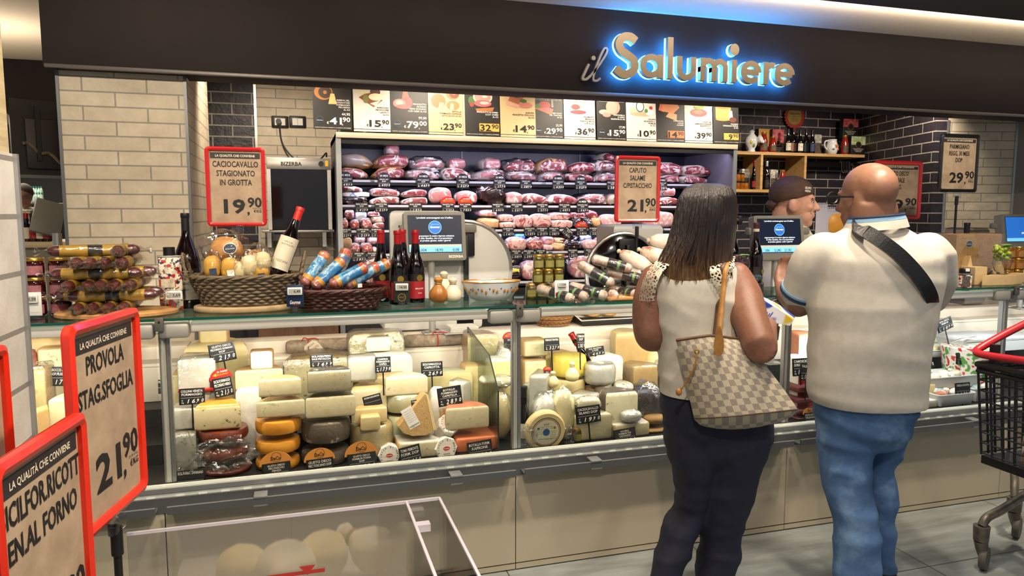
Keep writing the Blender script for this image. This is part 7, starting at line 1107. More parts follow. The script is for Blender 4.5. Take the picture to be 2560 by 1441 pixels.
for k in range(210):
    u = (k*.618) % 1; lay = rnd.uniform(0, 1); xa = 1703+131*u; xb = 1656+172*u+rnd.uniform(-9, 9); dd = -.105*math.sin(PI*(.06+.88*u)); yb = 690+rnd.uniform(-30, 32)*(.5+.5*lay)-24*abs(u-.35); wv = rnd.uniform(-6, 6)
    P = bez([W.P(1750+38*u+rnd.uniform(-6, 6), 460+3*lay, dd*.25), W.P(1728+80*u, 470+2*lay, dd*.7-.004), W.P(xa, 500, dd*.95-.014-.008*lay), W.P(xa*.55+xb*.45+wv*.4, 590, dd*.9-.030-.010*lay), W.P(xb+wv, 650, dd*.72-.048-.012*lay), W.P(xb+wv*1.5+(u-.6)*16, yb, dd*.5-.062-.012*lay)], 5); n_ = len(P); m.tube(P, [(.0075+.003*lay)*min(1, 1.5*(1-i/(n_-1))+.10)*min(1, .4+.25*i) for i in range(n_)], 5)
local(m, L0).build('hair', hair_mat(), t)
m = MB(); a = W.P(1838, 548, -.02); m.tube(bez([W.P(1826, 545, -.03), W.P(1838, 547, .0), W.P(1846, 552, .06)]), .005, 6); m.rbox(tuple(W.P(1842, 562, .06)-Vector((.006, .02, 0))), tuple(W.P(1848, 540, .06)+Vector((.004, .02, 0))), .004, 1); local(m, L0).build('sunglasses', [mat('gold patterned temple', '#8a6a2c', .3, .4, stops=[(.45, '#3a2a18'), (.55, '#b08a3c')], scale=200), M_BLACK], t)
# tote bag
def sheet(name, rows, cols, fn, uvs, m_, parent):
    vs = []; uv = []; fs = []
    for i in range(rows+1):
        for j in range(cols+1): vs.append(fn(j/cols, i/rows)); uv.append((j/cols*uvs[0], i/rows*uvs[1]))
    for i in range(rows):
        for j in range(cols): a = i*(cols+1)+j; fs.append((a, a+1, a+cols+2, a+cols+1))
    return vs, fs, uv
b = thing('tote_bag', 'beige and grey checked tote bag hanging from the woman\'s shoulder', 'bag', tuple(W.P(1850, 960, -.16))); LB = Vector(b.location)
def bagp(u, v, sgn):
    xl, xr = 1690+(1736-1690)*v, 1845+(1996-1845)*v**.8; yt = 851-22*u+(40*max(0, u-.55)); yb = 1050-24*u**1.3+26*math.sin(PI*min(1, u*1.05))*0; x = xl+(xr-xl)*u; y = yt+(yb-yt)*v
    bul = math.sin(PI*u)**.6*(.02+.075*v**.7); return W.P(x, y, -.165+sgn*bul+.004*math.sin(9*u+5*v)*(1-v))-LB
m = MB(); N1, N2 = 14, 18; uv = []
for sgn in (-1, 1):
    vs, fs, q = sheet('', N1, N2, lambda u, v: bagp(u, v, sgn), (1, .85), None, None); m.add(vs, [f if sgn > 0 else f[::-1] for f in fs], 0, True); uv += q
def botp(u, k): a, c = bagp(u, 1, -1), bagp(u, 1, 1); o = a+(c-a)*k; o.z -= .045*math.sin(PI*k)**.6*math.sin(PI*min(1, max(0, u)))**.5+.0; return o
vs, fs, q = sheet('', 6, N2, lambda u, k: botp(u, k), (1, .4), None, None); m.add(vs, fs, 0, True); uv += q
o = m.build('bag_body', checker('checked canvas', '#cdc2a8', '#a0958a', 15, .55), b); l = o.data.uv_layers.new(name='UVMap')
for lp in o.data.loops: l.data[lp.index].uv = uv[lp.vertex_index]
LEA = mat('tan leather trim', '#a5722f', .5, stops=[(.3, '#966426'), (.7, '#b58240')], scale=40); m = MB(); m.tube([bagp(u/14, 0, -1) for u in range(15)], .005, 6); m.build('top_trim', mat('brown piping', '#5c3f2a', .5), b); m = MB(); m.tube([bagp(u/18, .985, -1)+Vector((0, -.003, 0)) for u in range(19)], .0022, 5); m.build('seam', mat('brown piping'), b)
m = MB(); R_ = W.P(1797, 853, -.245)-LB; T = frame(R_, tuple(_r), (0, 0, 1)); m.prism([(.022*math.cos(a)*(1-.32*(1+math.sin(a))), .050*math.sin(a)) for a in [2*PI*j/24 for j in range(24)]], 0, .004, 0, T); m.build('leather_patch', LEA, b)
for k, (xa, xb, dd) in enumerate([(1813, 1797, -.255), (1803, 1786, -.20)]):
    m = MB(); P = bez([W.P(1828, 668, .05)-LB, W.P(1826, 655, -.03)-LB, W.P(xa+2, 668, -.135)-LB, W.P(xa-4, 720, dd+.09)-LB, W.P((xa+xb)/2-2, 780, dd+.06)-LB, W.P(xb, 840, dd+.03)-LB], 6); m.tube(P, .0085, 8, flat=.5); m.build('strap', LEA if k == 0 else mat('brown piping'), b)
m = MB(); m.tube([W.P(1742+5*math.cos(q), 880+5*math.sin(q), -.225)-LB for q in [2*PI*j/14 for j in range(14)]], .003, 6, closed=True); m.build('ring', GOLD, b); m = MB(); m.tube(bez([W.P(1742, 884, -.225)-LB, W.P(1735, 920, -.23)-LB, W.P(1712, 962, -.21)-LB, W.P(1698, 978, -.2)-LB]), .0032, 6); m.ell(tuple(W.P(1697, 981, -.2)-LB), (.011, .009, .013)); m.build('drawstring', LEA, b)
# things in her hand
t2 = thing('snack_packet', 'white, blue and yellow plastic packet held by the woman', 'packet', tuple(W.P(1925, 785, .13))); LP = Vector(t2.location); m = MB(); P = [(1872, 745), (1905, 752), (1945, 772), (1982, 800), (1975, 815), (1925, 806), (1880, 800)]; c = [W.P(x, y, .10)-LP for x, y in P]; d2 = [W.P(x+6, y-8, .18)-LP for x, y in P]; m.loft([c, d2], 0, True); m.build('packet', mat('printed white film', '#e2e4ec', .3, stops=[(.42, '#2f46a8'), (.47, '#e6e8f0'), (.62, '#e6e8f0'), (.68, '#d8b62a')], scale=11, detail=1, coat=.4), t2)
m = MB(); T = frame(W.P(1888, 790, .094)-LP, tuple(_r*.93+Vector((0, 0, -.32))), (0, 0, 1)); m.text('Poul', T, .03, .012, .022, mi=0, shear=.25); m.rect(T, .0, .004, .07, .007, .001, 1); m.build('lettering', [col('#2a3a9c'), RED], t2)
m = MB(); c = [W.P(1895, 795, .09), W.P(1928, 800, .09), W.P(1950, 818, .11), W.P(1946, 850, .10), W.P(1925, 872, .08), W.P(1900, 850, .06)]; m.loft([c, [q+_d*.03 for q in c]], 0, True); tag(m.build('wallet', mat('brown leather wallet', '#4a3020', .5, coat=.2)), 'brown leather wallet under the packet in the woman\'s hand', 'wallet')
# ------------------------------------------------------------------ man in a polo shirt
G = Fig(2.9); LM = Vector((2.25, 2.35, 0)); t = thing('person', 'bald man in cream polo shirt and blue jeans with black shoulder strap', 'person', tuple(LM))
torM = [(2044, 2298, 1015, .165), (2030, 2300, 985, .17), (2032, 2304, 900, .175), (2032, 2318, 830, .175), (2030, 2332, 760, .17), (2032, 2345, 700, .165), (2030, 2350, 650, .15), (2045, 2335, 612, .12), (2090, 2285, 584, .09), (2122, 2248, 562, .07), (2134, 2240, 545, .066)]
neck = [(2125, 2250, 575, .075), (2130, 2238, 548, .068), (2132, 2236, 510, .068)]
sleeveL = [(2062, 632, 0, .085), (2035, 660, .02, .085), (2016, 700, .06, .080), (2004, 728, .09, .076)]; armML = [(2062, 632, 0, .065), (2030, 680, .04, .062), (2004, 745, .08, .057), (1996, 762, .10, .054), (1984, 752, .18, .052), (1966, 735, .28, .044), (1956, 722, .36, .034)]
sleeveR = [(2318, 632, 0, .082), (2336, 662, .02, .080), (2336, 705, .07, .076), (2326, 740, .12, .07)]; armMR = [(2318, 640, 0, .065), (2334, 690, .04, .06), (2326, 745, .12, .055), (2300, 750, .25, .045), (2260, 730, .38, .036)]
jL = [(2046, 2185, 1060, .125), (2056, 2176, 1120, .115, -.01), (2064, 2170, 1200, .095, -.04), (2070, 2172, 1240, .092, -.05), (2082, 2184, 1292, .090, -.08), (2096, 2192, 1350, .088, -.11), (2088, 2196, 1415, .085, -.13), (2094, 2192, 1470, .08, -.14)]; jR = [(2160, 2262, 1060, .12, .06), (2164, 2248, 1110, .11, .06), (2160, 2224, 1170, .09, .05), (2160, 2229, 1210, .088, .04), (2165, 2228, 1290, .085, .03), (2168, 2225, 1360, .08, .02), (2168, 2226, 1395, .08, .02), (2166, 2232, 1420, .082, .02)]
hipM = [(2046, 2286, 980, .15), (2044, 2282, 1020, .155), (2050, 2264, 1070, .15), (2070, 2245, 1110, .11)]
m = MB(); G.body(m, torM, grow=-.012); G.body(m, neck); G.body(m, hipM, grow=-.012); G.body(m, jL, grow=-.012); G.body(m, jR, grow=-.012); G.limb(m, armML); G.limb(m, armMR); head(m, G.P(2170, 502, .045), -_r*.52+_d*.85+Vector((0, 0, -.08)), 1.14)
a = G.P(2192, 472, -.01); m.ell(tuple(a), (.076, .085, .084)); a = G.P(2186, 520, .05); m.ell(tuple(a), (.066, .07, .085))
hand(m, G.P(1957, 724, .35), Vector((0, 0, .8))+_r*.18+_d*.35, _r, 1.02, .42); hand(m, G.P(2262, 731, .38), _d*.8-_r*.6, Vector((0, 0, 1)), 1., .5)
body = local(remesh(m, .0085, 4), LM).build('body', SK_M, t)
PM = mat('cream polo cotton', '#cdc8bd', .85, stops=[(.3, '#c7c1b5'), (.7, '#d3cec4')], scale=25, bump=.25, bscale=500); m = MB(); G.body(m, torM[:-1], grow=.008); G.limb(m, sleeveL, .006); G.limb(m, sleeveR, .006); m = wrinkle(remesh(m, .011, 6), .007, (1.6, 1.6, 7), 5); z0 = G.P(2170, 1006).z
for i, v in enumerate(m.v):
    if v[2] < z0: m.v[i] = (v[0], v[1], z0)
local(m, LM).build('polo_shirt', PM, t)
# collar, sleeve edge and strap
m = MB(); colr = [(2110, 2264, 573, .108), (2122, 2258, 552, .098), (2128, 2252, 540, .092)]; R = [G.ring(q[0], q[1], q[2], q[3], -.004) for q in colr]
for r in R:
    o_ = sum(r, Vector())/len(r)
    for i, v in enumerate(r): r[i] = v+Vector((0, 0, .10*(v-o_).dot(_r)))
m.loft(R[:2], 0, False); m.loft([[v+Vector((0, 0, .001)) for v in R[1]], R[2]], 1, False); m.tube(R[2], .004, 6, 2, closed=True); local(m, LM).build('collar', [PM, mat('pale blue knit stripe', '#7fa8c9', .8), mat('navy knit edge', '#26385c', .8)], t)
m = MB(); a, c = G.P(2004, 728, .09), G.P(2012, 710, .07); ax = (a-c).normalized(); m.tube([a-ax*.012, a-ax*.002], [.0855, .086], 24, 0); m.tube([a-ax*.003, a+ax*.012], [.0865, .0860], 24, 1); local(m, LM).build('sleeve_edge', [mat('pale blue knit stripe'), mat('navy knit edge')], t)
def strap(name, pts, wd, m_, parent, th=.006):
    P = bez(pts, 6); A = []; 
    for i, p_ in enumerate(P):
        tt = (P[min(i+1, len(P)-1)]-P[max(i-1, 0)]).normalized(); nn = tt.cross(_d).normalized()*wd/2; A.append([p_+nn-_d*th, p_-nn-_d*th, p_-nn+_d*th, p_+nn+_d*th])
    return local(MB().loft(A, 0, True, smooth=False), LM).build(name, m_, parent)
b2 = thing('shoulder_strap', 'black padded bag strap running diagonally across the man\'s back', 'bag strap', tuple(LM)); strap('strap', [G.P(2140, 560, -.03), G.P(2152, 572, -.10), G.P(2195, 598, -.152), G.P(2250, 640, -.180), G.P(2300, 695, -.186), G.P(2326, 740, -.165), G.P(2332, 775, -.10), G.P(2330, 800, .01), G.P(2316, 825, .10)], .052, mat('black strap leather', '#121214', .35, coat=.3, bump=.4, bscale=150), b2, .008)
JN = mat('washed blue denim', '#3f5f8c', .85, stops=[(.25, '#33517c'), (.55, '#4a6c9a'), (.8, '#7c9cc0')], scale=7, detail=6, bump=.3, bscale=500); m = MB(); G.body(m, hipM, grow=.004); G.body(m, jL, grow=.004); G.body(m, jR, grow=.004); local(wrinkle(remesh(m, .010, 4), .013, (2.5, 2.5, 8), 9), LM).build('jeans', JN, t)
for x, dd, y in ((2203, .03, 1441), (2140, -.13, 1490)): a = G.P(x, y, dd); m = MB(); q = rot((a.x-LM.x+.03, a.y-LM.y+.05, 0), rz=-.5); m.foot([(-.045, -.10), (.045, -.10), (.05, .08), (.03, .17), (-.03, .17), (-.05, .08)], 0, .07, .02, (0, 0), T=q); m.build('shoe', M_BLACK, t)
m = MB(); hx = (-_r*.52+_d*.85).normalized(); sd = Vector((0, 0, 1)).cross(hx); o = G.P(2170, 502, .045)
for q in (-1, 1): m.tube([o+sd*q*.093+hx*.0+Vector((0, 0, .014)), o+sd*q*.083+hx*.13+Vector((0, 0, .018))], .0045, 6)
for q in (-1, 1): c = o+hx*.135+sd*q*.038+Vector((0, 0, .012)); m.tube([c+sd*.034*math.cos(a)+Vector((0, 0, .024*math.sin(a))) for a in [2*PI*j/18 for j in range(18)]], .0042, 6, closed=True)
local(m, LM).build('eyeglasses', M_BLACK, t)
m = MB(); T = frame(G.P(1925, 790, .30)-Vector((0, 0, 0)), tuple(_r*.9+Vector((0, 0, .1))), tuple(Vector((0, 0, .9))+_r*.35)); m.rect(T, 0, -.0, .10, .082, 0, 0); m.rect(T, 0, 0, .10, .082, -.002, 0); m.disc(T, .038, .055, .030, .017, .0008, 1); m.disc(T, .038, .055, .028, .015, .0012, 0); m.text('DeCo', T, .038, .048, .014, w=.044, mi=1, dz=.0016, shear=.2); tag(m.build('leaflet', [mat('grey leaflet', '#5c5a58', .4), PAPERW]), 'grey leaflet with white oval logo between the shoppers', 'leaflet')
# ------------------------------------------------------------------ shop clerk with cap
K = Fig(4.36); LK = Vector((3.0, 3.8, 0)); LK = K.P(1985, 700); LK.z = 0; t = thing('person', 'smiling clerk in brown cap, white shirt and apron behind the counter', 'person', tuple(LK)); fx = (_r*.93-_d*.28).normalized()
o = K.P(1984, 512); m = MB(); HT = head(m, o, fx, 1.18); tk = [(1925, 2062, 900, .12, .36), (1925, 2060, 800, .13, .30), (1925, 2060, 700, .13, .2), (1920, 2064, 640, .12, .12), (1930, 2052, 606, .10, .06), (1960, 2022, 584, .07), (1966, 2010, 566, .058), (1966, 2008, 545, .056)]
K.body(m, tk); K.body(m, [(1930, 1992, 880, .1, .36), (1935, 1990, 1000, .09, .36), (1938, 1985, 1200, .06, .36)]); K.body(m, [(1996, 2058, 880, .1, .36), (1998, 2052, 1000, .09, .36), (2000, 2048, 1200, .06, .36)])
aR = [(2050, 615, .08, .06), (2062, 660, .12, .055), (2058, 700, .10, .05), (2035, 712, -.06, .042), (2012, 706, -.16, .034)]; aL = [(1930, 618, .08, .06), (1918, 670, .12, .055), (1930, 712, .04, .048), (1955, 720, -.08, .038), (1970, 715, -.16, .034)]; K.limb(m, aR); K.limb(m, aL); hand(m, K.P(2012, 706, -.16), -_r*.6-_d*.5+Vector((0, 0, .3)), _r, .95, .45); hand(m, K.P(1970, 715, -.16), _r*.6-_d*.5, Vector((0, 0, 1)), .95, .45)
local(remesh(m, .0075, 3), LK).build('body', SK_C, t)
m = MB(); K.body(m, tk[1:-1], grow=.012); K.limb(m, aR[:4], .014); K.limb(m, aL[:4], .014); local(wrinkle(remesh(m, .010, 4), .006, (4, 4, 9), 3), LK).build('shirt', mat('white work shirt', '#cfc6b8', .8), t)
m = MB(); K.body(m, [(a-2, b+2, c, e+.022, f_) for a, b, c, e, f_ in tk[0:3]]); K.body(m, [(1962, 2030, 705, .05, .10), (1966, 2026, 640, .045, .01)]); local(remesh(m, .010, 3), LK).build('apron', mat('brown apron cloth', '#4a3226', .8), t)
# cap, brows, eyes and mouth
BRN = mat('brown cap cloth', '#4a3124', .75, stops=[(.3, '#432b20'), (.7, '#523829')], scale=30); m = MB(); m.ell((-.014, 0, .055), (.110, .088, .092), 0, 24, 14, HT); m.ell((-.10, 0, .0), (.035, .05, .03), 0, 14, 8, HT, wob=.3, seed=4); m2 = MB(); vs = []
for i, v in enumerate(m.v):
    p_ = HT.inverted() @ Vector(v); lim = .058-.055*(.10-p_.x)/.2 if p_.x > -.09 else -1
    if p_.x > -.095 and p_.z < lim: p_.z = lim
    m.v[i] = tuple(HT @ p_)
local(m, LK).build('cap', BRN, t); m = MB(); T = HT @ frame((.058, -.088, .062), (1, .62, -.12), (0, .1, 1)); m.text('GRUPPO', T, -.024, .012, .011, w=.036, al='l', mi=0, dz=.007); m.text('ARENA', T, -.024, -.003, .011, w=.034, al='l', mi=0, dz=.007); local(m, LK).build('cap_lettering', PAPERW, t)
m = MB(); HAIRG = mat('dark brow hair', '#2f241f', .7)
for q in (-1, 1): m.tube([HT @ Vector(p_) for p_ in ((.082, q*.048, .028), (.092, q*.032, .036), (.096, q*.014, .032))], [.003, .0048, .0035], 6, 0); m.ell((.0825, q*.031, .014), (.0085, .0125, .0062), 1, 12, 8, HT); m.ell((.0905, q*.028, .014), (.0032, .0054, .0054), 2, 10, 6, HT); m.tube([HT @ Vector(p_) for p_ in ((.080, q*.045, .016), (.0895, q*.031, .022), (.0885, q*.018, .016))], .0022, 6, 2)
m.tube([HT @ Vector(p_) for p_ in ((.078, -.036, -.044), (.0955, -.014, -.0545), (.098, 0, -.0555), (.0955, .014, -.0545), (.078, .036, -.044))], .0024, 6, 3); local(m, LK).build('face_details', [HAIRG, mat('eye white', '#d8d0c8', .2), mat('iris', '#2a1a12', .2), mat('lip line', '#7a3f38', .5)], t)
# ================================================================== shopping trolley at the right edge
p0 = atz(2447, 1425, 0); CX, CYY = p0.x, p0.y; t = thing('shopping_trolley', 'black plastic basket trolley with red handle at the right edge', 'trolley', (CX+.2, CYY, 0)); O = Vector(t.location); PL = mat('black trolley plastic', '#131315', .4)
e = at(2438, 1000, 2.36); x0 = e.x-O.x; y0 = 1.90-O.y; zt, zb = at(2432, 905, 2.36).z, at(2450, 1125, 2.36).z; WX, DY = .36, .46; tp = .04; m = MB()
def bk(u, v, k): s_ = 1-(1-k)*.12; return Vector((x0+WX/2+(u-.5)*WX*s_, y0+DY/2+(v-.5)*DY*s_, zb+(zt-zb)*k))
per = [(i/8, 0) for i in range(8)]+[(1, i/8) for i in range(8)]+[(1-i/8, 1) for i in range(8)]+[(0, 1-i/8) for i in range(8)]
for k in range(9): m.tube([bk(u, v, k/8*.92) for u, v in per], .0042, 5, closed=True)
m.build('side_slats', PL, t); m = MB()
for u, v in per[::1]: m.tube([bk(u, v, -.02), bk(u, v, .5), bk(u, v, .94)], .0055, 5)
m.build('side_bars', PL, t); m = MB()
for k, th in ((.97, .014), (.90, .010)): m.tube([bk(u, v, k)+Vector((0, 0, 0)) for u, v in per], th, 8, closed=True)
m.build('rim', PL, t); m = MB(); c = [bk(u, v, -.03) for u, v in per]; m.loft([[q-Vector((0, 0, .035)) for q in c], c], 0, True); m.build('basket_floor', PL, t)
m = MB(); hz = at(2432, 885, 2.36).z-O.z; ya = 2.36-O.y; m.tube(bez([(x0+.0, ya-.52, hz+.03), (x0-.004, ya-.30, hz+.015), (x0-.006, ya-.05, hz), (x0+.004, ya+.012, hz+.004), (x0+.05, ya+.02, hz+.026), (x0+.20, ya+.02, hz+.085), (x0+.42, ya+.02, hz+.16)], 6), .0165, 12); m.box((x0+.05, ya-.04, hz-.06), (x0+.075, ya-.01, hz+.04), 1); m.box((x0+.0, ya-.30, hz-.06), (x0+.02, ya-.24, hz+.01), 1); m.build('handle', [mat('red handle grip', '#b8202c', .35, coat=.2), PL], t)
FR = mat('worn grey steel tube', '#6b655c', .4, .6, stops=[(.3, '#5a544b'), (.7, '#857e72')], scale=20); m = MB(); a = Vector((CX, CYY, 0))-O; b = atz(2530, 1345, 0)-O
m.tube(bez([a+Vector((0, 0, .20)), a+Vector((.03, .0, .235)), a+Vector((.14, .02, .25)), a+Vector((.4, .1, .27))], 6), .019, 12); m.tube(bez([b+Vector((0, 0, .20)), b+Vector((.03, .03, .26)), b+Vector((.08, .06, .32)), b+Vector((.3, .1, .36))], 6), .018, 12); m.tube([a+Vector((.38, .1, .26)), bk(.9, .5, -.06)], .018, 10); m.build('frame', FR, t)
for q in (a, b):
    m = MB(); m.cyl(tuple(q+Vector((0, 0, .135))), tuple(q+Vector((0, 0, .20))), .030, .033, 18); m.tube([q+Vector((.0, 0, .135)), q+Vector((.008, .0, .10)), q+Vector((.02, 0, .055))], [.028, .026, .018], 10); cs = m.build('caster', FR, t); m = MB(); T = rot(tuple(q+Vector((.022, -.004, .052))), PI/2, 0, .5); m.lathe([(.02, -.014), (.048, -.014), (.052, -.008), (.052, .008), (.048, .014), (.02, .014)], n=28, T=T); m.build('wheel', mat('grey rubber wheel', '#5c564e', .6), cs)
for k in range(6):
    q = bk(.2+.15*(k % 3), .3+.3*(k//3), .0)+O; bt = thing('drink_bottle', '%s small white bottle standing inside the trolley basket' % ORD[k], 'bottle', tuple(q), group='bottles in the trolley'); m = MB(); m.lathe([(.024, 0), (.026, .004), (.026, .11), (.012, .15), (.012, .17)], n=18); m.build('bottle_body', mat('white drink bottle', '#c9cac6', .3, stops=[(.45, '#d4d5d0'), (.55, '#6f9a4a'), (.6, '#c8502c'), (.65, '#d4d5d0')], scale=14, detail=1), bt); m = MB(); m.cyl((0, 0, .168), (0, 0, .188), .013, n=14); m.build('cap', M_WHITE, bt)
# ================================================================== red framed signs and clear bin in the foreground
def oblique(x, y, depth, vx, vy, back=False, w_=.24, h=.33):
    o = atd(x, y, depth); dx = ray(vx, vy).normalized(); dx.z = 0; dx.normalize(); up = Vector((0, 0, 1)); return (o-dx*w_ if back else o)-up*h, dx, up
RIMF = mat('orange red sign frame', '#cc2a15', .3, coat=.35)
o, dx, up = oblique(165, 819, 1.05, 1124, 560); price_sign('red framed price sign for provola at 21,90 in the foreground', .24, .335, LQ, ['PROVOLA', 'STAG.SFOGLIA'], '21', '90', RIMF, frame(o-up*.005, dx, up), pole=.75, lh=.085, sp=.15, xs=.84)
o, dx, up = oblique(207, 1026, 1.02, 980, 545, True); price_sign('red framed price sign for baked ricotta cut off at bottom left', .24, .335, LQ, ['SICILFOR.RICOTT', 'EN.AL FORNO'], '12', '90', RIMF, frame(o-up*.005, dx, up), pole=.7, lh=.085, sp=.13, xs=.86)
o, dx, up = oblique(14, 866, 1.12, 980, 545, True); price_sign('red sign frame edge seen at the left border before pillar', .24, .335, LQ, ['RICOTTA'], '9', '90', RIMF, frame(o, dx, up), pole=None)
AC = glass('clear acrylic', '#f9f9fb', .15); ACE = mat('acrylic polished edge', '#e3dde9', .1, spec=.8, alpha=.6); BY = 1.45; bz = at(1100, 1243, BY).z; xl, xr, xi = at(318, 1337, BY).x, at(1100, 1243, BY).x, at(1018, 1253, BY).x; t = thing('acrylic_bin', 'clear acrylic display bin with thick corner in the foreground', 'bin', ((xl+xr)/2, BY-.25, bz-.42)); O = Vector(t.location); B_ = lambda a, b: (tuple(Vector(a)-O), tuple(Vector(b)-O))
m = MB(); m.box(*B_((xl, BY-.004, bz-.40), (xr, BY, bz))); m.build('far_panel', AC, t); m = MB(); m.box(*B_((xl, BY-.0046, bz-.005), (xr, BY+.0006, bz+.0005))); m.build('top_edge', ACE, t)
for x in (xr, xi):
    m = MB(); m.box(*B_((x-.004, BY-.55, bz-.40), (x, BY-.004, bz))); m.build('side_panel', AC, t); m = MB(); m.box(*B_((x-.0046, BY-.55, bz-.004), (x+.0006, BY-.004, bz+.0005))); m.build('side_edge', ACE, t)
m = MB(); m.box(*B_((xi, BY-.55, bz-.16), (xr, BY-.004, bz-.156))); m.build('pocket_floor', AC, t); m = MB(); m.box(*B_((xi+.012, BY-.05, bz-.05), (xi+.04, BY-.03, bz-.035))); m.build('corner_clip', ACE, t); m = MB(); m.box(*B_((xl, BY-.55, bz-.42), (xr, BY, bz-.40))); m.box(*B_((xl+.01, BY-.54, bz-.40), (xi-.01, BY-.06, bz-.31))); m.build('bin_floor', mat('grey bin floor', '#8b8a88', .5), t)
m = MB(); a, c = at(752, 1434, BY), at(800, 1424, BY); T = frame((0, BY-.0046, 0), (1, 0, 0), (0, 0, 1)); za, zc = at(640, 1446, BY).z, at(812, 1424, BY).z; xa, xc = at(640, 1446, BY).x, at(812, 1424, BY).x; m.poly(T, [(xa, za-.004), (xc, za-.004), (xc, za+.004), (xa, za+.004)], .0006); q = at(768, 1413, BY); m.poly(T, [(q.x-.016, za+.014), (q.x+.016, za+.014), (q.x, za-.006)], .001); m.v = [tuple(Vector(v)-O) for v in m.v]; m.build('fill_mark', mat('red fill mark', '#a8302c', .5), t)
m = MB(); m.box((xl-.05, .75, .0), (xr+.05, BY+.01, bz-.425)); tag(m.build('promotion_plinth', mat('grey promotion plinth', '#7f7c78', .5)), 'grey plinth carrying the clear acrylic bin', 'plinth')
for k, (x, yy, r) in enumerate([(560, 1.16, .062), (715, 1.18, .07), (850, 1.14, .062), (965, 1.18, .058)]):
    q = at(x, 1300, 1.78); pear('pale provola cheese in a clear bag lying in the acrylic bin, %s from left' % ORD[k], (q.x, yy, bz-.40+r*1.02+.09), r, MILK if k % 2 else _M['caciocavallo skin'], (0, 1.25, .5+1.1*k), name='provola_cheese'); 
# ================================================================== the department far on the left
t = thing('wall_television', 'back of a black television hanging at the far left', 'television', (0, 0, 0)); a, b = at(42, 440, 6.2), at(168, 250, 6.2); m = MB(); T = frame((a.x-.02, 6.2, a.z), (1, .5, 0), (0, 0, 1)); L = (b.x-a.x)*1.15; H_ = b.z-a.z; m.box((0, 0, -.05), (L, H_, 0), 0, T); m.rbox((L*.2, H_*.1, 0), (L*.9, H_*.75, .05), .01, 0, T); m.build('rear_shell', mat('dark tv shell', '#1c1a1a', .45), t); m = MB(); m.box((-.01, -.01, -.055), (L+.01, .012, .004), 0, T); m.build('lower_bezel', M_ALUD, t)
m = MB(); m.box((L*.35, H_*.2, .05), (L*.42, H_*.9, .08), 0, T); m.box((L*.7, H_*.2, .05), (L*.77, H_*.9, .08), 0, T); m.build('mount', M_BLACK, t); m = MB(); m.tube([T @ Vector((L*.15+L*.8*i/16, H_*(.42-.3*i/16+.03*math.sin(i)), .07+.01*math.cos(i*2))) for i in range(17)], .012, 6); m.build('cable_bundle', mat('cable wrap', '#6b5c4a', .6), t)
def cnt(x, y, Y): return at(x, y, Y)
q0, q1 = cnt(20, 508, 7.6), cnt(190, 508, 7.6); m = MB(); m.rbox((q0.x, 7.5, q0.z-.05), (q1.x, 7.9, q0.z), .01); m.box((q0.x, 7.7, 0), (q1.x, 7.9, q0.z)); tag(m.build('drinks_display', M_BLACK), 'black display shelf with drinks in the far left department', 'shelf'); b0 = None
for k in range(16):
    x = 62+6.2*(k % 8); q = cnt(x, 505, 7.55+.12*(k//8)); l = '%s teal capped bottle of the far drinks row' % ORD[k]
    if b0 is None: b0 = t = thing('water_bottle', l, 'bottle', (q.x, 7.55, q0.z), group='teal bottles far left'); m = MB(); m.lathe([(.012, 0), (.014, .01), (.014, .05), (.006, .08)], n=12); m.build('bottle_body', mat('pale teal bottle', '#a9d0c4', .2, stops=[(.4, '#86bdb0'), (.6, '#dfeee8')], scale=20), t); m = MB(); m.cyl((0, 0, .08), (0, 0, .095), .007, n=10); m.build('cap', mat('teal cap', '#3f8a80', .4), t)
    else: dup(b0, (q.x, 7.55+.12*(k//8), q0.z+.06*(k//8)), 0, l)
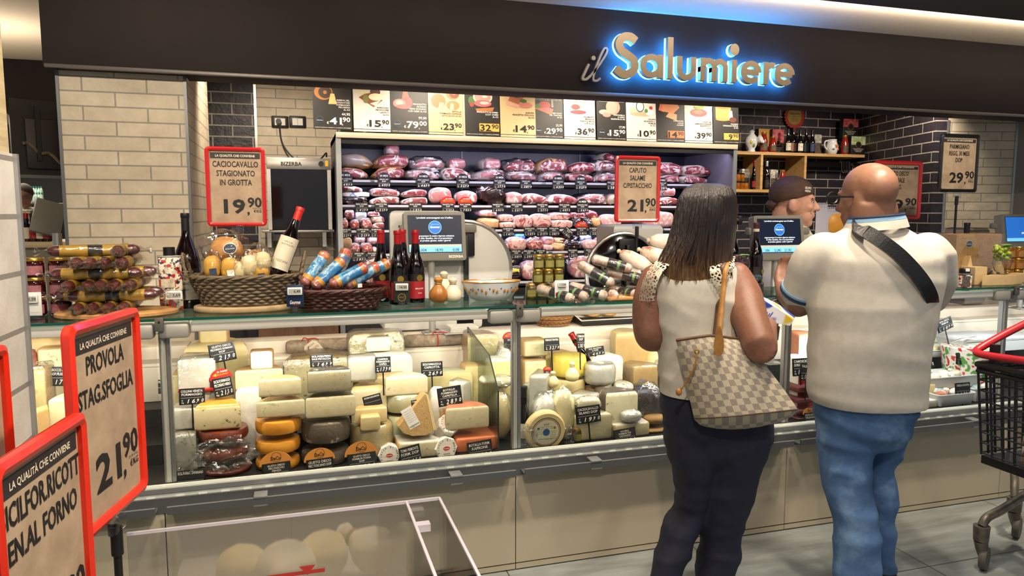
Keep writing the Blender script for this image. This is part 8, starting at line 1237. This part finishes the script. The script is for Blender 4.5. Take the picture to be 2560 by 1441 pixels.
q = cnt(62, 530, 7.0); t = thing('person', 'boy in patterned shirt far behind at the left edge', 'person', (q.x, 7.0, 0)); m = MB(); z = q.z; m.loft([[(rx*math.cos(a), .10*rx/.16*math.sin(a), zz) for a in [2*PI*j/16 for j in range(16)]] for rx, zz in ((.11, 0), (.12, .5), (.14, z-.25), (.15, z-.05), (.13, z), (.05, z+.04), (.045, z+.08))]); m.ell((0, 0, z+.14), (.065, .075, .088)); m.ell((.02, -.07, z+.13), (.012, .016, .016)); local(remesh(m, .012, 3), Vector((0, 0, 0))).build('body', SK_M, t); m = MB(); m.loft([[(rx*math.cos(a), .7*rx*math.sin(a), zz) for a in [2*PI*j/16 for j in range(16)]] for rx, zz in ((.155, z-.45), (.155, z-.25), (.165, z-.05), (.14, z+.01), (.06, z+.04))]); m.build('shirt', mat('patterned boy shirt', '#b8aa98', .8, stops=[(.45, '#c4b6a4'), (.55, '#4a423a')], scale=14), t); m = MB(); m.ell((0, .01, z+.165), (.070, .078, .075)); m.build('hair', mat('short brown hair', '#3a2a20', .7), t)
q0, q1 = cnt(0, 605, 5.6), cnt(180, 605, 5.6); m = MB(); m.rbox((q0.x-.4, 5.5, q0.z-.04), (q1.x+.05, 6.1, q0.z), .01, 0); m.box((q0.x-.4, 5.55, 0), (q1.x+.05, 6.1, q0.z-.04), 1); tag(m.build('far_counter', [mat('warm far counter top', '#c9b48f', .4), mat('far counter front', '#8a7f70', .6)]), 'counter of the neighbouring department at far left', 'counter')
for k in range(5):
    q = cnt(52+17*k, 560, 5.65); bottle('%s dark bottle from left on the far counter' % ORD[k], .19, .028, REDC if k % 2 else M_BLACK, [(.1, .5, CREAML if k % 2 else RLAB2, [], INK)], (q.x, 5.62, q0.z), 'dark bottles on the far counter', caph=.2)
q = cnt(118, 570, 5.55); t = thing('payment_terminal', 'dark grey terminal screen on the far left counter', 'terminal', (q.x, 5.58, q0.z)); m = MB(); m.cyl((.03, .05, 0), (.03, .05, .2), .02, n=14); m.build('pole', M_ALU, t); m = MB(); m.rbox((-.09, -.015, -.12), (.09, .02, .12), .008, 0, rot((0, 0, .16), -.3, .3, .5)); m.build('monitor_case', HOUS, t)
q = cnt(128, 700, 4.4); t = thing('steel_column', 'slim steel pole beyond the sausage stack at left', 'pole', (at(150, 700, 4.3).x, 4.3, 0)); m = MB(); m.cyl((0, 0, 0), (0, 0, 1.45), .022, n=16); m.build('pole', M_STEEL, t)
m = MB(); a, b = cnt(2350, 1395, 2.5), 0; p_ = atz(2233, 1343, 0); tag(m.ell((0, 0, .004), (.016, .012, .005), 0, 12, 6, wob=.5, ws=20).build('paper_scrap', PAPERW, None, (p_.x, p_.y, 0)), 'small white paper scrap on the floor behind the man', 'litter')
